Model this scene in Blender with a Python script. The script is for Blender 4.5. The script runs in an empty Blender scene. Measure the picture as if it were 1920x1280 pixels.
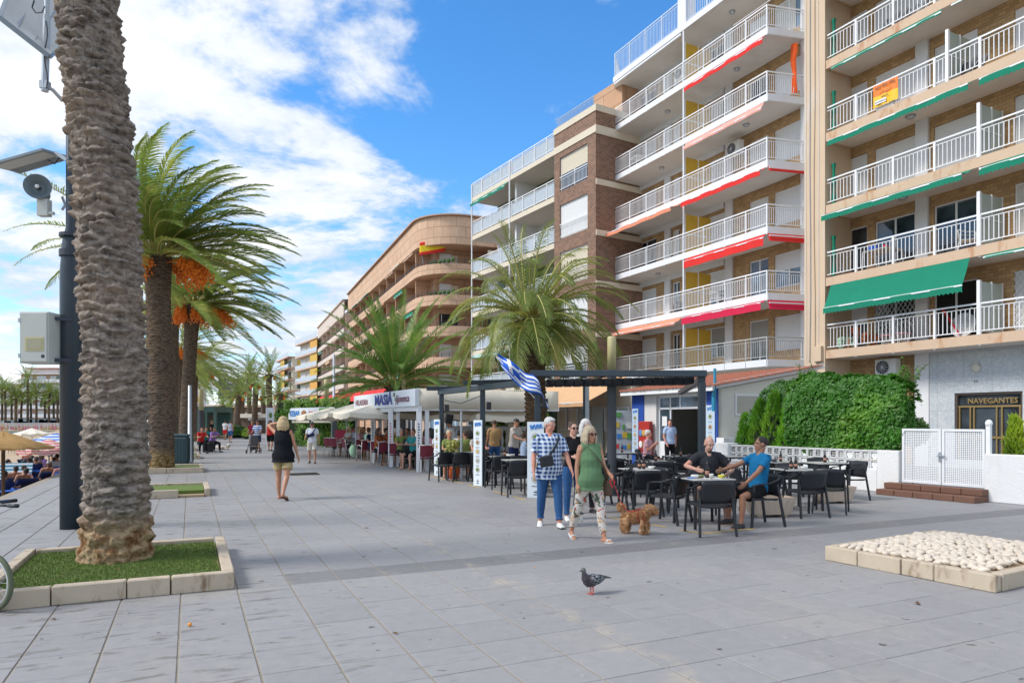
import bpy, math, random
import numpy as np
from math import sin, cos, pi, radians, sqrt, atan2
from mathutils import Vector, Matrix, noise
random.seed(11)
SC = bpy.context.scene
COL = SC.collection
V = Vector

# ------------------------------------------------------------------ camera
CAM_H = 1.65; FPX = 1300.0; HOR = 788.0
cam = bpy.data.cameras.new('camera'); cam_o = bpy.data.objects.new('camera', cam); COL.objects.link(cam_o)
cam_o.location = (0, 0, CAM_H); cam_o.rotation_euler = (pi/2, 0, 0)
cam.sensor_fit = 'HORIZONTAL'; cam.sensor_width = 36; cam.lens = 36*FPX/1920
cam.shift_y = (HOR-640)/1920; cam.clip_start = 0.05; cam.clip_end = 6000
SC.camera = cam_o

# ------------------------------------------------------------------ world
W_ = bpy.data.worlds.new('World'); SC.world = W_; W_.use_nodes = True
SUN = V((-0.80, -0.22, 0.80)).normalized()
SUN_EL = math.asin(SUN.z); SUN_ROT = atan2(SUN.x, SUN.y)
def build_world():
    nt = W_.node_tree; nt.nodes.clear(); N = nt.nodes.new; L = nt.links.new
    out = N('ShaderNodeOutputWorld'); sky = N('ShaderNodeTexSky'); sky.sky_type = 'NISHITA'
    sky.sun_disc = False; sky.sun_elevation = SUN_EL; sky.sun_rotation = SUN_ROT % (2*pi)
    sky.air_density = 1.0; sky.dust_density = 0.15; sky.ozone_density = 4.0
    hs = N('ShaderNodeHueSaturation'); hs.inputs['Saturation'].default_value = 1.25; hs.inputs['Hue'].default_value = 0.50; L(sky.outputs[0], hs.inputs['Color'])
    bg1 = N('ShaderNodeBackground'); bg1.inputs[1].default_value = 0.15; L(hs.outputs[0], bg1.inputs[0])
    tc = N('ShaderNodeTexCoord'); sep = N('ShaderNodeSeparateXYZ'); L(tc.outputs['Generated'], sep.inputs[0])
    def math_(op, a, b=None, c=None):
        n = N('ShaderNodeMath'); n.operation = op
        for i, x in enumerate((a, b, c)):
            if x is None: continue
            if isinstance(x, (int, float)): n.inputs[i].default_value = x
            else: L(x, n.inputs[i])
        return n.outputs[0]
    z = math_('ADD', math_('ABSOLUTE', sep.outputs[2]), 0.16)
    cx = math_('DIVIDE', sep.outputs[0], z); cy = math_('DIVIDE', sep.outputs[1], z)
    cb = N('ShaderNodeCombineXYZ'); L(cx, cb.inputs[0]); L(cy, cb.inputs[1])
    def nz(scale, det, rough, dist, off):
        mp = N('ShaderNodeMapping'); mp.inputs['Location'].default_value = off; L(cb.outputs[0], mp.inputs[0])
        n = N('ShaderNodeTexNoise'); n.inputs['Scale'].default_value = scale; n.inputs['Detail'].default_value = det
        n.inputs['Roughness'].default_value = rough; n.inputs['Distortion'].default_value = dist; L(mp.outputs[0], n.inputs[0]); return n.outputs[0]
    n1 = nz(1.5, 9, .64, .35, (3.1, 1.7, 0)); n2 = nz(4.2, 5, .6, .2, (8.1, 2.2, 1)); n3 = nz(.8, 3, .5, .0, (1.1, 6.2, 4))
    # the big gap in the clouds: an elongated region of sky to the north-east
    def dotv(v):
        d = N('ShaderNodeVectorMath'); d.operation = 'DOT_PRODUCT'; L(tc.outputs['Generated'], d.inputs[0]); d.inputs[1].default_value = V(v).normalized(); return d.outputs['Value']
    def sm(x, a, b):
        m = N('ShaderNodeMapRange'); m.interpolation_type = 'SMOOTHSTEP'; m.inputs['From Min'].default_value = a; m.inputs['From Max'].default_value = b; L(x, m.inputs[0]); return m.outputs[0]
    hole = sm(dotv((190, 1300, 640)), .945, .990)
    hole2 = sm(dotv((20, 1300, 520)), .972, .992)
    hh = math_('MAXIMUM', hole, hole2)
    x = math_('ADD', math_('MULTIPLY', n1, 1.0), math_('MULTIPLY', math_('SUBTRACT', n2, .5), .36))
    x = math_('ADD', x, 0.06)
    x = math_('SUBTRACT', x, math_('MULTIPLY', hh, 0.145))
    fac = sm(x, .435, .585)
    low = sm(sep.outputs[2], -.02, .14)          # thin bright haze near the horizon
    fac = math_('MULTIPLY', fac, .97)
    # cloud light: bright tops, soft grey bellies
    shade = math_('ADD', math_('MULTIPLY', sm(n3, .35, .65), .18), math_('MULTIPLY', sm(n2, .3, .7), .10))
    ramp = N('ShaderNodeMixRGB'); ramp.inputs[1].default_value = (.50, .60, .76, 1); ramp.inputs[2].default_value = (1.0, 1.0, 1.0, 1)
    L(math_('SUBTRACT', math_('ADD', math_('MULTIPLY', shade, 2.0), math_('MULTIPLY', sm(x, .46, .72), .55)), .10), ramp.inputs[0])
    bg2 = N('ShaderNodeBackground'); bg2.inputs[1].default_value = .70; L(ramp.outputs[0], bg2.inputs[0])
    mix = N('ShaderNodeMixShader'); L(fac, mix.inputs[0]); L(bg1.outputs[0], mix.inputs[1]); L(bg2.outputs[0], mix.inputs[2])
    L(mix.outputs[0], out.inputs[0])
build_world()
sun = bpy.data.lights.new('sun', 'SUN'); sun.energy = 1.95; sun.angle = radians(18); sun.color = (1, .955, .89)
sun_o = bpy.data.objects.new('sun', sun); COL.objects.link(sun_o); sun_o.rotation_euler = SUN.to_track_quat('Z', 'Y').to_euler(); sun_o.location = (-20, -5, 30)
SC.view_settings.view_transform = 'Standard'; SC.view_settings.look = 'None'; SC.view_settings.exposure = 0.80; SC.view_settings.gamma = 1
SC.view_settings.use_curve_mapping = False
SC.render.engine = 'CYCLES'
try:
    SC.cycles.use_denoising = True; SC.cycles.max_bounces = 6; SC.cycles.diffuse_bounces = 3; SC.cycles.transparent_max_bounces = 12
except Exception: pass

# ------------------------------------------------------------------ coordinates
def G(u, v): Y = FPX*CAM_H/(v-HOR); return ((u-960)/FPX*Y, Y)          # point of the ground seen at u, v
def P(u, v, Y): return V(((u-960)/FPX*Y, Y, CAM_H-(v-HOR)/FPX*Y))
D1 = V((-.4213, .9069, 0)); D2 = V((.9069, .4213, 0))                # along and across the promenade
def AB(a, b, z=0): p = D1*a+D2*b; return V((p.x, p.y, z))
ROT_P = atan2(D2.y, D2.x)                                             # local x = across, local y = along

# ------------------------------------------------------------------ materials
MATS = {}
class NT:
    def __init__(s, name):
        s.m = bpy.data.materials.new(name); s.m.use_nodes = True; s.t = s.m.node_tree; s.b = s.t.nodes['Principled BSDF']
    def N(s, typ, **kw):
        n = s.t.nodes.new('ShaderNode'+typ)
        for k, v in kw.items(): setattr(n, k, v)
        return n
    def L(s, a, b): s.t.links.new(a, b)
    def pos(s, kind='world'):
        if kind == 'world': return s.N('NewGeometry').outputs['Position']
        return s.N('TexCoord').outputs['Object']
    def scl(s, vec, sc):
        m = s.N('Mapping'); m.inputs['Scale'].default_value = sc; s.L(vec, m.inputs[0]); return m.outputs[0]
    def noise(s, vec, scale, det=4, rough=.55, dist=0):
        n = s.N('TexNoise'); n.inputs['Scale'].default_value = scale; n.inputs['Detail'].default_value = det
        n.inputs['Roughness'].default_value = rough; n.inputs['Distortion'].default_value = dist
        if vec is not None: s.L(vec, n.inputs['Vector'])
        return n.outputs[0]
    def math(s, op, a, b=None, c=None, clamp=False):
        n = s.N('Math', operation=op, use_clamp=clamp)
        for i, x in enumerate((a, b, c)):
            if x is None: continue
            if isinstance(x, (int, float)): n.inputs[i].default_value = x
            else: s.L(x, n.inputs[i])
        return n.outputs[0]
    def step(s, x, a, b):
        m = s.N('MapRange', interpolation_type='SMOOTHSTEP'); m.inputs['From Min'].default_value = a; m.inputs['From Max'].default_value = b
        s.L(x, m.inputs[0]); return m.outputs[0]
    def mix(s, f, a, b, mode='MIX'):
        n = s.N('MixRGB', blend_type=mode)
        for i, x in enumerate((f, a, b)):
            if isinstance(x, (int, float)): n.inputs[i].default_value = x
            elif isinstance(x, tuple): n.inputs[i].default_value = (*x[:3], 1)
            else: s.L(x, n.inputs[i])
        return n.outputs[0]
    def val(s, col, f):           # brightness times f
        n = s.N('VectorMath', operation='SCALE')
        if isinstance(col, tuple): n.inputs[0].default_value = col[:3]
        else: s.L(col, n.inputs[0])
        if isinstance(f, (int, float)): n.inputs['Scale'].default_value = f
        else: s.L(f, n.inputs['Scale'])
        return n.outputs[0]
    def bump(s, h, strength=.3, dist=.01):
        n = s.N('Bump'); n.inputs['Strength'].default_value = strength; n.inputs['Distance'].default_value = dist
        s.L(h, n.inputs['Height']); s.L(n.outputs[0], s.b.inputs['Normal'])
    def base(s, c):
        if isinstance(c, tuple): s.b.inputs['Base Color'].default_value = (*c[:3], 1)
        else: s.L(c, s.b.inputs['Base Color'])
    def done(s, rough=.6, metal=0, spec=None):
        s.b.inputs['Roughness'].default_value = rough; s.b.inputs['Metallic'].default_value = metal
        if spec is not None: s.b.inputs['Specular IOR Level'].default_value = spec
        MATS[s.m.name] = s.m; return s.m

def mat(name, col, rough=.6, metal=0, var=.12, scale=3., bump=0, bscale=40, dirt=None, dirt_amt=.5, space='world', rnd=0, spec=None):
    if name in MATS: return MATS[name]
    n = NT(name); p = n.pos(space); c = tuple(col)
    if var or rnd:
        f = n.math('ADD', n.math('MULTIPLY', n.noise(p, scale, 5, .6), var*2), 1-var)
        if rnd:
            oi = n.N('ObjectInfo').outputs['Random']; f = n.math('MULTIPLY', f, n.math('ADD', n.math('MULTIPLY', oi, rnd*2), 1-rnd))
        c = n.val(c, f)
    if dirt:
        st = n.step(n.noise(n.scl(p, (1, 1, .35)), scale*1.3, 6, .65), .52, .72)
        c = n.mix(n.math('MULTIPLY', st, dirt_amt), c, dirt)
    n.base(c)
    if bump: n.bump(n.noise(p, bscale, 4, .6), bump, .01)
    return n.done(rough, metal, spec)

# ------------------------------------------------------------------ meshes
def basis(d, ref=None):
    d = V(d).normalized()
    r = V(ref) if ref is not None else (V((0, 0, 1)) if abs(d.z) < .9 else V((1, 0, 0)))
    x = r - d*r.dot(d)
    if x.length < 1e-5: r = V((0, 1, 0)); x = r - d*r.dot(d)
    x.normalize(); return x, d.cross(x)
BOXF = [(0, 3, 2, 1), (4, 5, 6, 7), (0, 1, 5, 4), (1, 2, 6, 5), (2, 3, 7, 6), (3, 0, 4, 7)]
class MB:
    def __init__(s): s.v = []; s.f = []; s.mi = []; s.m = 0
    def add(s, vs, fs):
        n = len(s.v); s.v.extend([tuple(q) for q in vs]); s.f.extend([tuple(i+n for i in f) for f in fs]); s.mi.extend([s.m]*len(fs)); return s
    def box(s, a, b):
        x0, y0, z0 = [min(a[i], b[i]) for i in range(3)]; x1, y1, z1 = [max(a[i], b[i]) for i in range(3)]
        return s.add([(x0, y0, z0), (x1, y0, z0), (x1, y1, z0), (x0, y1, z0), (x0, y0, z1), (x1, y0, z1), (x1, y1, z1), (x0, y1, z1)], BOXF)
    def obox(s, c, ax, ay, az):    # centre and three half-axes
        c = V(c); ax, ay, az = V(ax), V(ay), V(az)
        return s.add([c+ax*i+ay*j+az*k for i, j, k in ((-1, -1, -1), (1, -1, -1), (1, 1, -1), (-1, 1, -1), (-1, -1, 1), (1, -1, 1), (1, 1, 1), (-1, 1, 1))], BOXF)
    def bar(s, a, b, w, h=None, ref=None):
        a, b = V(a), V(b); h = h or w; x, y = basis(b-a, ref); return s.obox((a+b)/2, x*w/2, y*h/2, (b-a)/2)
    def tube(s, pts, rs, n=8, ref=None, cap=True, closed=False):
        pts = [V(p) for p in pts]; k = len(pts)
        if isinstance(rs, (int, float)): rs = [rs]*k
        vs = []; px = None
        for i, p in enumerate(pts):
            if closed: d = pts[(i+1) % k]-pts[i-1]
            else: d = pts[min(i+1, k-1)]-pts[max(i-1, 0)]
            if d.length < 1e-7: d = V((0, 0, 1))
            if ref is not None: x, y = basis(d, ref)
            elif px is None: x, y = basis(d)
            else: x, y = basis(d, px)
            px = x; r = rs[i]; rx, ry = (r, r) if isinstance(r, (int, float)) else r
            for j in range(n):
                t = 2*pi*j/n; vs.append(p+x*(cos(t)*rx)+y*(sin(t)*ry))
        fs = []
        for i in range(k if closed else k-1):
            for j in range(n):
                a = i*n+j; b = i*n+(j+1) % n; c = ((i+1) % k)*n+(j+1) % n; d_ = ((i+1) % k)*n+j; fs.append((a, b, c, d_))
        if cap and not closed: fs.append(tuple(range(n))[::-1]); fs.append(tuple((k-1)*n+j for j in range(n)))
        return s.add(vs, fs)
    def prism(s, poly, z0, z1):    # polygon in xy, counterclockwise
        n = len(poly); vs = [(x, y, z0) for x, y in poly]+[(x, y, z1) for x, y in poly]
        fs = [tuple(range(n))[::-1], tuple(range(n, 2*n))]+[(i, (i+1) % n, n+(i+1) % n, n+i) for i in range(n)]
        return s.add(vs, fs)
    def wall(s, a, b, z0, z1, t):  # slab standing on the line a-b (xy), thickness t to its left
        a, b = V((a[0], a[1])), V((b[0], b[1])); d = (b-a).normalized(); q = V((-d.y, d.x))*t
        pl = [a, b, b+q, a+q] if t > 0 else [a+q, b+q, b, a]
        return s.prism([(p.x, p.y) for p in pl], z0, z1)
    def lathe(s, prof, n=12, c=(0, 0)):
        vs = [(c[0]+r*cos(2*pi*j/n), c[1]+r*sin(2*pi*j/n), z) for r, z in prof for j in range(n)]
        fs = [(i*n+j, i*n+(j+1) % n, (i+1)*n+(j+1) % n, (i+1)*n+j) for i in range(len(prof)-1) for j in range(n)]
        if prof[0][0] > 1e-4: fs.append(tuple(range(n))[::-1])
        if prof[-1][0] > 1e-4: fs.append(tuple((len(prof)-1)*n+j for j in range(n)))
        return s.add(vs, fs)
    def quad(s, a, b, c, d): return s.add([a, b, c, d], [(0, 1, 2, 3)])
    def sheet(s, a, b, c, d, t):   # quad with thickness t
        a, b, c, d = V(a), V(b), V(c), V(d); nn = (b-a).cross(d-a).normalized()*t
        return s.add([a, b, c, d, a+nn, b+nn, c+nn, d+nn], [(3, 2, 1, 0), (4, 5, 6, 7), (0, 1, 5, 4), (1, 2, 6, 5), (2, 3, 7, 6), (3, 0, 4, 7)])
    def ell(s, c, r, n=10, m=7, rot=None):
        c = V(c); vs = []; 
        for i in range(m+1):
            t = pi*i/m
            for j in range(n):
                q = V((r[0]*sin(t)*cos(2*pi*j/n), r[1]*sin(t)*sin(2*pi*j/n), -r[2]*cos(t)))
                if rot is not None: q = rot @ q
                vs.append(c+q)
        return s.add(vs, [(i*n+j, i*n+(j+1) % n, (i+1)*n+(j+1) % n, (i+1)*n+j) for i in range(m) for j in range(n)])
    def build(s, name, mats, parent=None, smooth=False, bevel=0, loc=None, rotz=0, rot=None, kind=None, label=None):
        me = bpy.data.meshes.new(name); me.from_pydata(s.v, [], s.f)
        if not isinstance(mats, (list, tuple)): mats = [mats]
        for m in mats: me.materials.append(m)
        if len(mats) > 1: me.polygons.foreach_set('material_index', s.mi)
        if smooth: me.polygons.foreach_set('use_smooth', [True]*len(s.f))
        me.update()
        return place(name, me, parent, loc, rotz, rot, bevel, kind, label)
def place(name, me, parent=None, loc=None, rotz=0, rot=None, bevel=0, kind=None, label=None):
    o = bpy.data.objects.new(name, me); COL.objects.link(o)
    if parent: o.parent = parent
    if loc is not None: o.location = loc
    if rot is not None: o.rotation_euler = rot
    elif rotz: o.rotation_euler = (0, 0, rotz)
    if bevel:
        b = o.modifiers.new('bevel', 'BEVEL'); b.width = bevel; b.segments = 1; b.limit_method = 'ANGLE'; b.angle_limit = radians(40)
    if kind: o['kind'] = kind
    if label: o['label'] = label
    return o
def tag(o, label, cat, group=None, kind=None):
    o['label'] = label; o['category'] = cat
    if group: o['group'] = group
    if kind: o['kind'] = kind
    return o
def thing(name, label, cat, loc=(0, 0, 0), rotz=0, group=None):
    o = bpy.data.objects.new(name, None); COL.objects.link(o); o.location = loc; o.rotation_euler = (0, 0, rotz)
    o.empty_display_size = .2
    return tag(o, label, cat, group)
CH = {}
def kids(o): return [c for c in bpy.data.objects if c.parent == o]
def proto_tree(o):              # remember the children once, for copying
    ks = kids(o); return (o, [(k, kids(k)) for k in ks])
def dup(tree, loc, rotz, label=None, group=None, scale=None):
    o, ks = tree; r = o.copy(); COL.objects.link(r); r.location = loc; r.rotation_euler = (0, 0, rotz)
    if label: r['label'] = label
    if group: r['group'] = group
    if scale: r.scale = (scale,)*3
    for k, gs in ks:
        c = k.copy(); COL.objects.link(c); c.parent = r
        for g in gs:
            d = g.copy(); COL.objects.link(d); d.parent = c
    return r
def text_mesh(name, txt, size, mats, parent, loc, rot, depth=.004, shear=0, align='CENTER', sx=1, bold=0):
    cu = bpy.data.curves.new(name, 'FONT'); cu.body = txt; cu.size = size; cu.extrude = depth; cu.align_x = align; cu.align_y = 'CENTER'; cu.shear = shear
    if bold: cu.offset = bold
    cu.resolution_u = 2
    t = bpy.data.objects.new(name, cu); COL.objects.link(t)
    me = bpy.data.meshes.new_from_object(t); bpy.data.objects.remove(t)
    me.name = name; me.materials.clear(); me.materials.append(mats)
    o = place(name, me, parent, loc, rot=rot); o.scale = (sx, 1, 1)
    return o
# ------------------------------------------------------------------ shared materials
white = mat('white_paint', (.80, .80, .79), .5, var=.05, scale=1.2, dirt=(.55, .5, .42), dirt_amt=.25)
white_metal = mat('white_metal', (.78, .79, .80), .4, var=.04)
black_plastic = mat('black_resin', (.014, .016, .020), .42, var=.2, scale=6, bump=.1, bscale=300)
dark_steel = mat('dark_blue_grey_steel', (.022, .036, .050), .38, var=.12, scale=2, dirt=(.09, .09, .085), dirt_amt=.12)
galv = mat('galvanised_steel', (.42, .45, .48), .42, metal=.6, var=.15, scale=9)
alu = mat('aluminium', (.62, .63, .64), .32, metal=.7, var=.06)
table_white = mat('pale_laminate', (.50, .49, .46), .35, var=.05)
def glass_mat(name, col=(.03, .04, .05), rough=.06):
    n = NT(name); p = n.pos(); f = n.step(n.noise(p, .9, 2), .35, .7)
    n.base(n.mix(f, tuple(c*.45 for c in col), tuple(min(1, c*2.0) for c in col))); return n.done(rough, 0, .8)
glass = glass_mat('window_glass'); glass_b = glass_mat('bluish_glass', (.10, .15, .20), .08)
curtain = mat('curtain_cloth', (.62, .60, .55), .9, var=.15, scale=5, space='object')
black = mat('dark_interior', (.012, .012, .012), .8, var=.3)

def paving_mat(name, tint=1.0, grid=True):
    """blue-grey honed stone: every slab its own value, grain, sandy dust and stains"""
    n = NT(name); p = n.pos()
    mp = n.N('Mapping'); mp.inputs['Rotation'].default_value = (0, 0, -ROT_P); n.L(p, mp.inputs[0]); q = mp.outputs[0]   # x across, y along
    mp2 = n.N('Mapping'); mp2.inputs['Location'].default_value = (-.42/.495, -.27/.5, 0); mp2.inputs['Scale'].default_value = (1/.495, 1/.5, 0); n.L(q, mp2.inputs[0])
    fl = n.N('VectorMath', operation='FLOOR'); n.L(mp2.outputs[0], fl.inputs[0])
    wn = n.N('TexWhiteNoise', noise_dimensions='3D'); n.L(fl.outputs[0], wn.inputs['Vector'])
    grain = n.noise(p, 130, 3, .7); mot = n.noise(p, 9, 5, .62); big = n.noise(p, .55, 4, .55)
    f = n.math('MULTIPLY', n.math('ADD', n.math('MULTIPLY', wn.outputs[0], .09), .955), tint)
    f = n.math('MULTIPLY', f, n.math('ADD', n.math('MULTIPLY', grain, .50), .75))
    f = n.math('MULTIPLY', f, n.math('ADD', n.math('MULTIPLY', mot, .26), .87))
    c = n.val((.285, .278, .278), f)
    sand = n.step(n.math('ADD', n.math('MULTIPLY', big, .7), n.math('MULTIPLY', mot, .3)), .50, .66)
    c = n.mix(n.math('MULTIPLY', sand, .38), c, (.36, .33, .285))
    # elongated dark stains across the slabs, dense near the planting on the left
    s1 = n.noise(n.scl(q, (1.1, 4.2, 1)), 2.2, 6, .62, .4)
    sx = n.N('SeparateXYZ'); n.L(q, sx.inputs[0]); near = n.math('SUBTRACT', 1.0, n.step(sx.outputs[0], .4, 2.2)); left = n.step(n.math('ADD', s1, n.math('MULTIPLY', near, .05)), .60, .70)
    c = n.mix(n.math('MULTIPLY', left, n.math('ADD', n.math('MULTIPLY', near, .35), .28)), c, (.135, .12, .10))
    s2 = n.noise(n.scl(q, (3.2, 7, 1)), 4.5, 4, .6, .3); c = n.mix(n.math('MULTIPLY', n.step(s2, .66, .73), n.math('ADD', n.math('MULTIPLY', near, .45), .2)), c, (.10, .09, .08))
    sp = n.noise(p, 7.5, 2, .5); c = n.mix(n.math('MULTIPLY', n.step(sp, .70, .74), .8), c, (.07, .065, .06)); sp2 = n.noise(p, 19, 2, .5); c = n.mix(n.math('MULTIPLY', n.step(sp2, .70, .75), .55), c, (.42, .41, .39))
    # a sandy trail along the promenade
    d = n.math('ABSOLUTE', n.math('SUBTRACT', sx.outputs[0], 2.9)); tr = n.math('SUBTRACT', 1.0, n.step(d, .0, .26))
    tr = n.math('MULTIPLY', tr, n.step(n.noise(q, 3.2, 5, .6), .50, .64)); c = n.mix(n.math('MULTIPLY', tr, .55), c, (.44, .38, .30))
    if grid:                       # slabs too far away to be pieces: their joints in the material only
        fr = n.N('VectorMath', operation='FRACTION'); n.L(mp2.outputs[0], fr.inputs[0]); s3 = n.N('SeparateXYZ'); n.L(fr.outputs[0], s3.inputs[0])
        ex = n.math('ABSOLUTE', n.math('SUBTRACT', s3.outputs[0], .5)); ey = n.math('ABSOLUTE', n.math('SUBTRACT', s3.outputs[1], .5))
        j = n.math('MAXIMUM', n.step(ex, .483, .492), n.math('MULTIPLY', n.step(ey, .487, .494), .5)); c = n.mix(n.math('MULTIPLY', j, .5), c, (.30, .27, .22))
    n.base(c); n.bump(n.math('ADD', grain, mot), .12, .004)
    return n.done(.62, 0, .35)
pave = paving_mat('honed_paving_stone', grid=False); pave_far = paving_mat('paving_far'); pave_dark = paving_mat('dark_paving_stone', .70, grid=False)
grout = mat('sandy_joint', (.30, .262, .21), .95, var=.3, scale=5, bump=.4, bscale=90)
kerb_m = mat('cast_stone', (.50, .415, .31), .85, var=.16, scale=5, bump=.35, bscale=160, dirt=(.19, .12, .06), dirt_amt=.9)
sand_m = mat('beach_sand', (.44, .33, .215), .95, var=.22, scale=.8, bump=.6, bscale=9)
land_m = mat('bare_land', (.25, .23, .2), .95, var=.2, scale=.05)

# ------------------------------------------------------------------ the ground
def poly(name, pts, z, m, kind='structure', parent=None):
    mb = MB(); mb.add([(p[0], p[1], z) for p in pts], [tuple(range(len(pts)))]); return mb.build(name, m, parent, kind=kind)
EDGE = -3.75
poly('ground', [(-3000, -400), (3000, -400), (3000, 4000), (-3000, 4000)], -1.6, land_m)
poly('beach', [AB(-40, EDGE+.02), AB(260, EDGE+.02), AB(260, -34), AB(90, -21), AB(45, -15), AB(-40, -16)][::-1], -.9, sand_m)
def water_mat():
    n = NT('sea_water'); p = n.pos(); h = n.noise(n.scl(p, (1, 2.2, 1)), .9, 5, .6)
    n.base(n.mix(n.step(n.noise(p, .06, 3), .35, .65), (.06, .13, .155), (.10, .17, .18))); n.bump(h, .5, .2); return n.done(.16, 0, .5)
poly('sea', [AB(-60, -13.5), AB(45, -13.8), AB(90, -19.5), AB(150, -27), (-120, 205), (-900, 205), (-900, -200), (-60, -60)][::-1], -.98, water_mat())
# promenade: a bed of sandy mortar with stone slabs standing 6 mm proud of it
bed = MB(); bed.prism([tuple(AB(a, b)[:2]) for a, b in ((-30, EDGE), (-30, 60), (32, 60), (32, EDGE))], -.9, -.008)
prom = bed.build('promenade', grout); prom['kind'] = 'structure'
far = MB(); far.prism([tuple(AB(a, b)[:2]) for a, b in ((32.02, EDGE), (32.02, 40), (230, 40), (230, EDGE))], -.9, .0)
far.build('promenade_far', pave_far)['kind'] = 'structure'
T0a, T0b, TA, TB = .27, .42, .5, .495
def tile_me(name, ga, gb):
    mb = MB(); w, d, t = TB/2-gb, TA/2-ga, .006; vs = [(-w, -d, -.01), (w, -d, -.01), (w, d, -.01), (-w, d, -.01)]
    vs += [(-w, -d, -t*.4), (w, -d, -t*.4), (w, d, -t*.4), (-w, d, -t*.4)]; q = .004
    vs += [(-w+q, -d+q, 0), (w-q, -d+q, 0), (w-q, d-q, 0), (-w+q, d-q, 0)]
    fs = [(0, 1, 5, 4), (1, 2, 6, 5), (2, 3, 7, 6), (3, 0, 4, 7), (4, 5, 9, 8), (5, 6, 10, 9), (6, 7, 11, 10), (7, 4, 8, 11), (8, 9, 10, 11)]
    me = bpy.data.meshes.new(name); me.from_pydata(vs, [], fs); return me, vs, fs
wide_me, WV, WF = tile_me('paving_slab', .0035, .008); wide_me.materials.append(pave)
dark_me = wide_me.copy(); dark_me.materials.clear(); dark_me.materials.append(pave_dark)
tight_me, TV, TF = tile_me('paving_slab', .0025, .0035); tight_me.materials.append(pave); tdark_me = tight_me.copy(); tdark_me.materials.clear(); tdark_me.materials.append(pave_dark)
cells = []
for i in range(-6, 64):
    for j in range(-9, 60):
        a = T0a+(i+.5)*TA; b = T0b+(j+.5)*TB
        if b-TB/2 < EDGE: continue
        p = AB(a, b)
        if p.y < 1.5: 
            if p.y > -3 and abs(p.x) < 6: cells.append((1e9+a, a, b, i, j))
            continue
        u = 960+FPX*p.x/p.y; v = HOR+FPX*CAM_H/p.y
        vis = -60 < u < 1980 and v < 1310
        if p.y > 34: continue
        cells.append((p.y+(0 if vis else 1e6), a, b, i, j))
cells.sort()
stuff = MB(); cR = Matrix.Rotation(ROT_P, 3, 'Z')
for k, (_, a, b, i, j) in enumerate(cells):
    dk = (i == 14 and j >= 1); p = AB(a, b); wide = j < 6
    dz = random.uniform(-.0012, .0006)
    if k < 300:
        place('paving_slab', (dark_me if dk else wide_me) if wide else (tdark_me if dk else tight_me), prom, (p.x, p.y, dz), ROT_P)
    else:
        stuff.m = 1 if dk else 0; vv, ff = (WV, WF) if wide else (TV, TF)
        stuff.add([cR @ V(q)+V((p.x, p.y, dz)) for q in vv], ff[4:])
stuff.build('far_paving_slab', [pave, pave_dark], prom, kind='stuff')

# yellow terrace marking, manhole, fallen bits
yel = mat('worn_yellow_paint', (.55, .38, .13), .8, var=.35, scale=9)
def strip(a, b, w, name='painted_line', z=.004, m=None):
    mb = MB(); a, b = V((*a, 0)), V((*b, 0)); d = (b-a).normalized(); q = V((-d.y, d.x, 0))*w/2
    mb.add([(x.x, x.y, z) for x in (a-q, b-q, b+q, a+q)], [(0, 1, 2, 3)]); return mb.build(name, m or yel, prom)
yl = [G(1000, 941), G(1040, 952), G(1110, 967), G(1190, 978)]
for q0, q1 in ((G(742, 876), G(778, 884)), (G(800, 890), G(836, 899)), (G(845, 901), G(868, 906)), (G(876, 908), G(898, 914)), (G(925, 921), G(952, 928)), (G(963, 931), G(985, 937)),
               (G(1062, 955), G(1084, 960)), (G(1140, 969), G(1172, 975)), (G(1222, 983), G(1248, 988)), (G(1275, 993), G(1318, 1000)), (G(1318, 1000), G(1415, 991))): strip(q0, q1, .07)
mh = MB(); x, y = G(570, 889); 
for k in range(9): mh.bar(D2*(-.42)+D1*(-.3+.075*k)+V((0, 0, .004)), D2*.42+D1*(-.3+.075*k)+V((0, 0, .004)), .05, .008)
tag(mh.build('drain_grate', mat('rusty_iron', (.10, .085, .07), .7, var=.3), loc=(x, y, .002)), 'brown iron drain grate set in the paving right of the woman walking away', 'drain grate')
x, y = G(483, 839)
mh2 = MB(); mh2.obox((0, 0, 0), D2*.5, D1*.5, (0, 0, .003)); tag(mh2.build('manhole_cover', MATS['rusty_iron'], loc=(x, y, .004)), 'small dark manhole cover far up the promenade near the bench', 'manhole cover')
leafm = mat('dry_leaf', (.13, .055, .02), .8, var=.3); orange_m = mat('orange_fruit', (.75, .28, .03), .5, var=.2)
def bit(u, v, lab, r=.022, m=None, cat='leaf', nm='fallen_leaf'):
    mb = MB(); n = 7; mb.add([(r*(1.5 if j % 2 else 1)*cos(2*pi*j/n+u), r*.7*sin(2*pi*j/n), random.uniform(.002, .016)) for j in range(n)]+[(0, 0, .014)], [(j, (j+1) % n, n) for j in range(n)])
    if cat == 'fruit': mb = MB(); mb.ell((0, 0, r), (r, r, r), 8, 6)
    x, y = G(u, v); tag(mb.build(nm, m or leafm, loc=(x, y, .002), smooth=cat == 'fruit', rotz=random.random()*6), lab, cat)
bit(356, 1174, 'small orange date lying on the paving in front of the planter', .016, orange_m, 'fruit', 'fallen_fruit')
bit(1721, 1132, 'dark curled leaf on the paving below the pebble bed', .035)
bit(688, 990, 'reddish brown leaf alone in the middle of the promenade', .03)
bit(101, 1161, 'brown leaf on the paving nearest the lower left corner', .022)
bit(742, 1188, 'small dark leaf right of the paving joint in the foreground', .02)
bit(1452, 1029, 'tiny dark leaf on the dark paving band left of the pebble bed', .03)
bit(1003, 1064, 'orange brown leaf just below the dark paving band', .018, orange_m)

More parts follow.
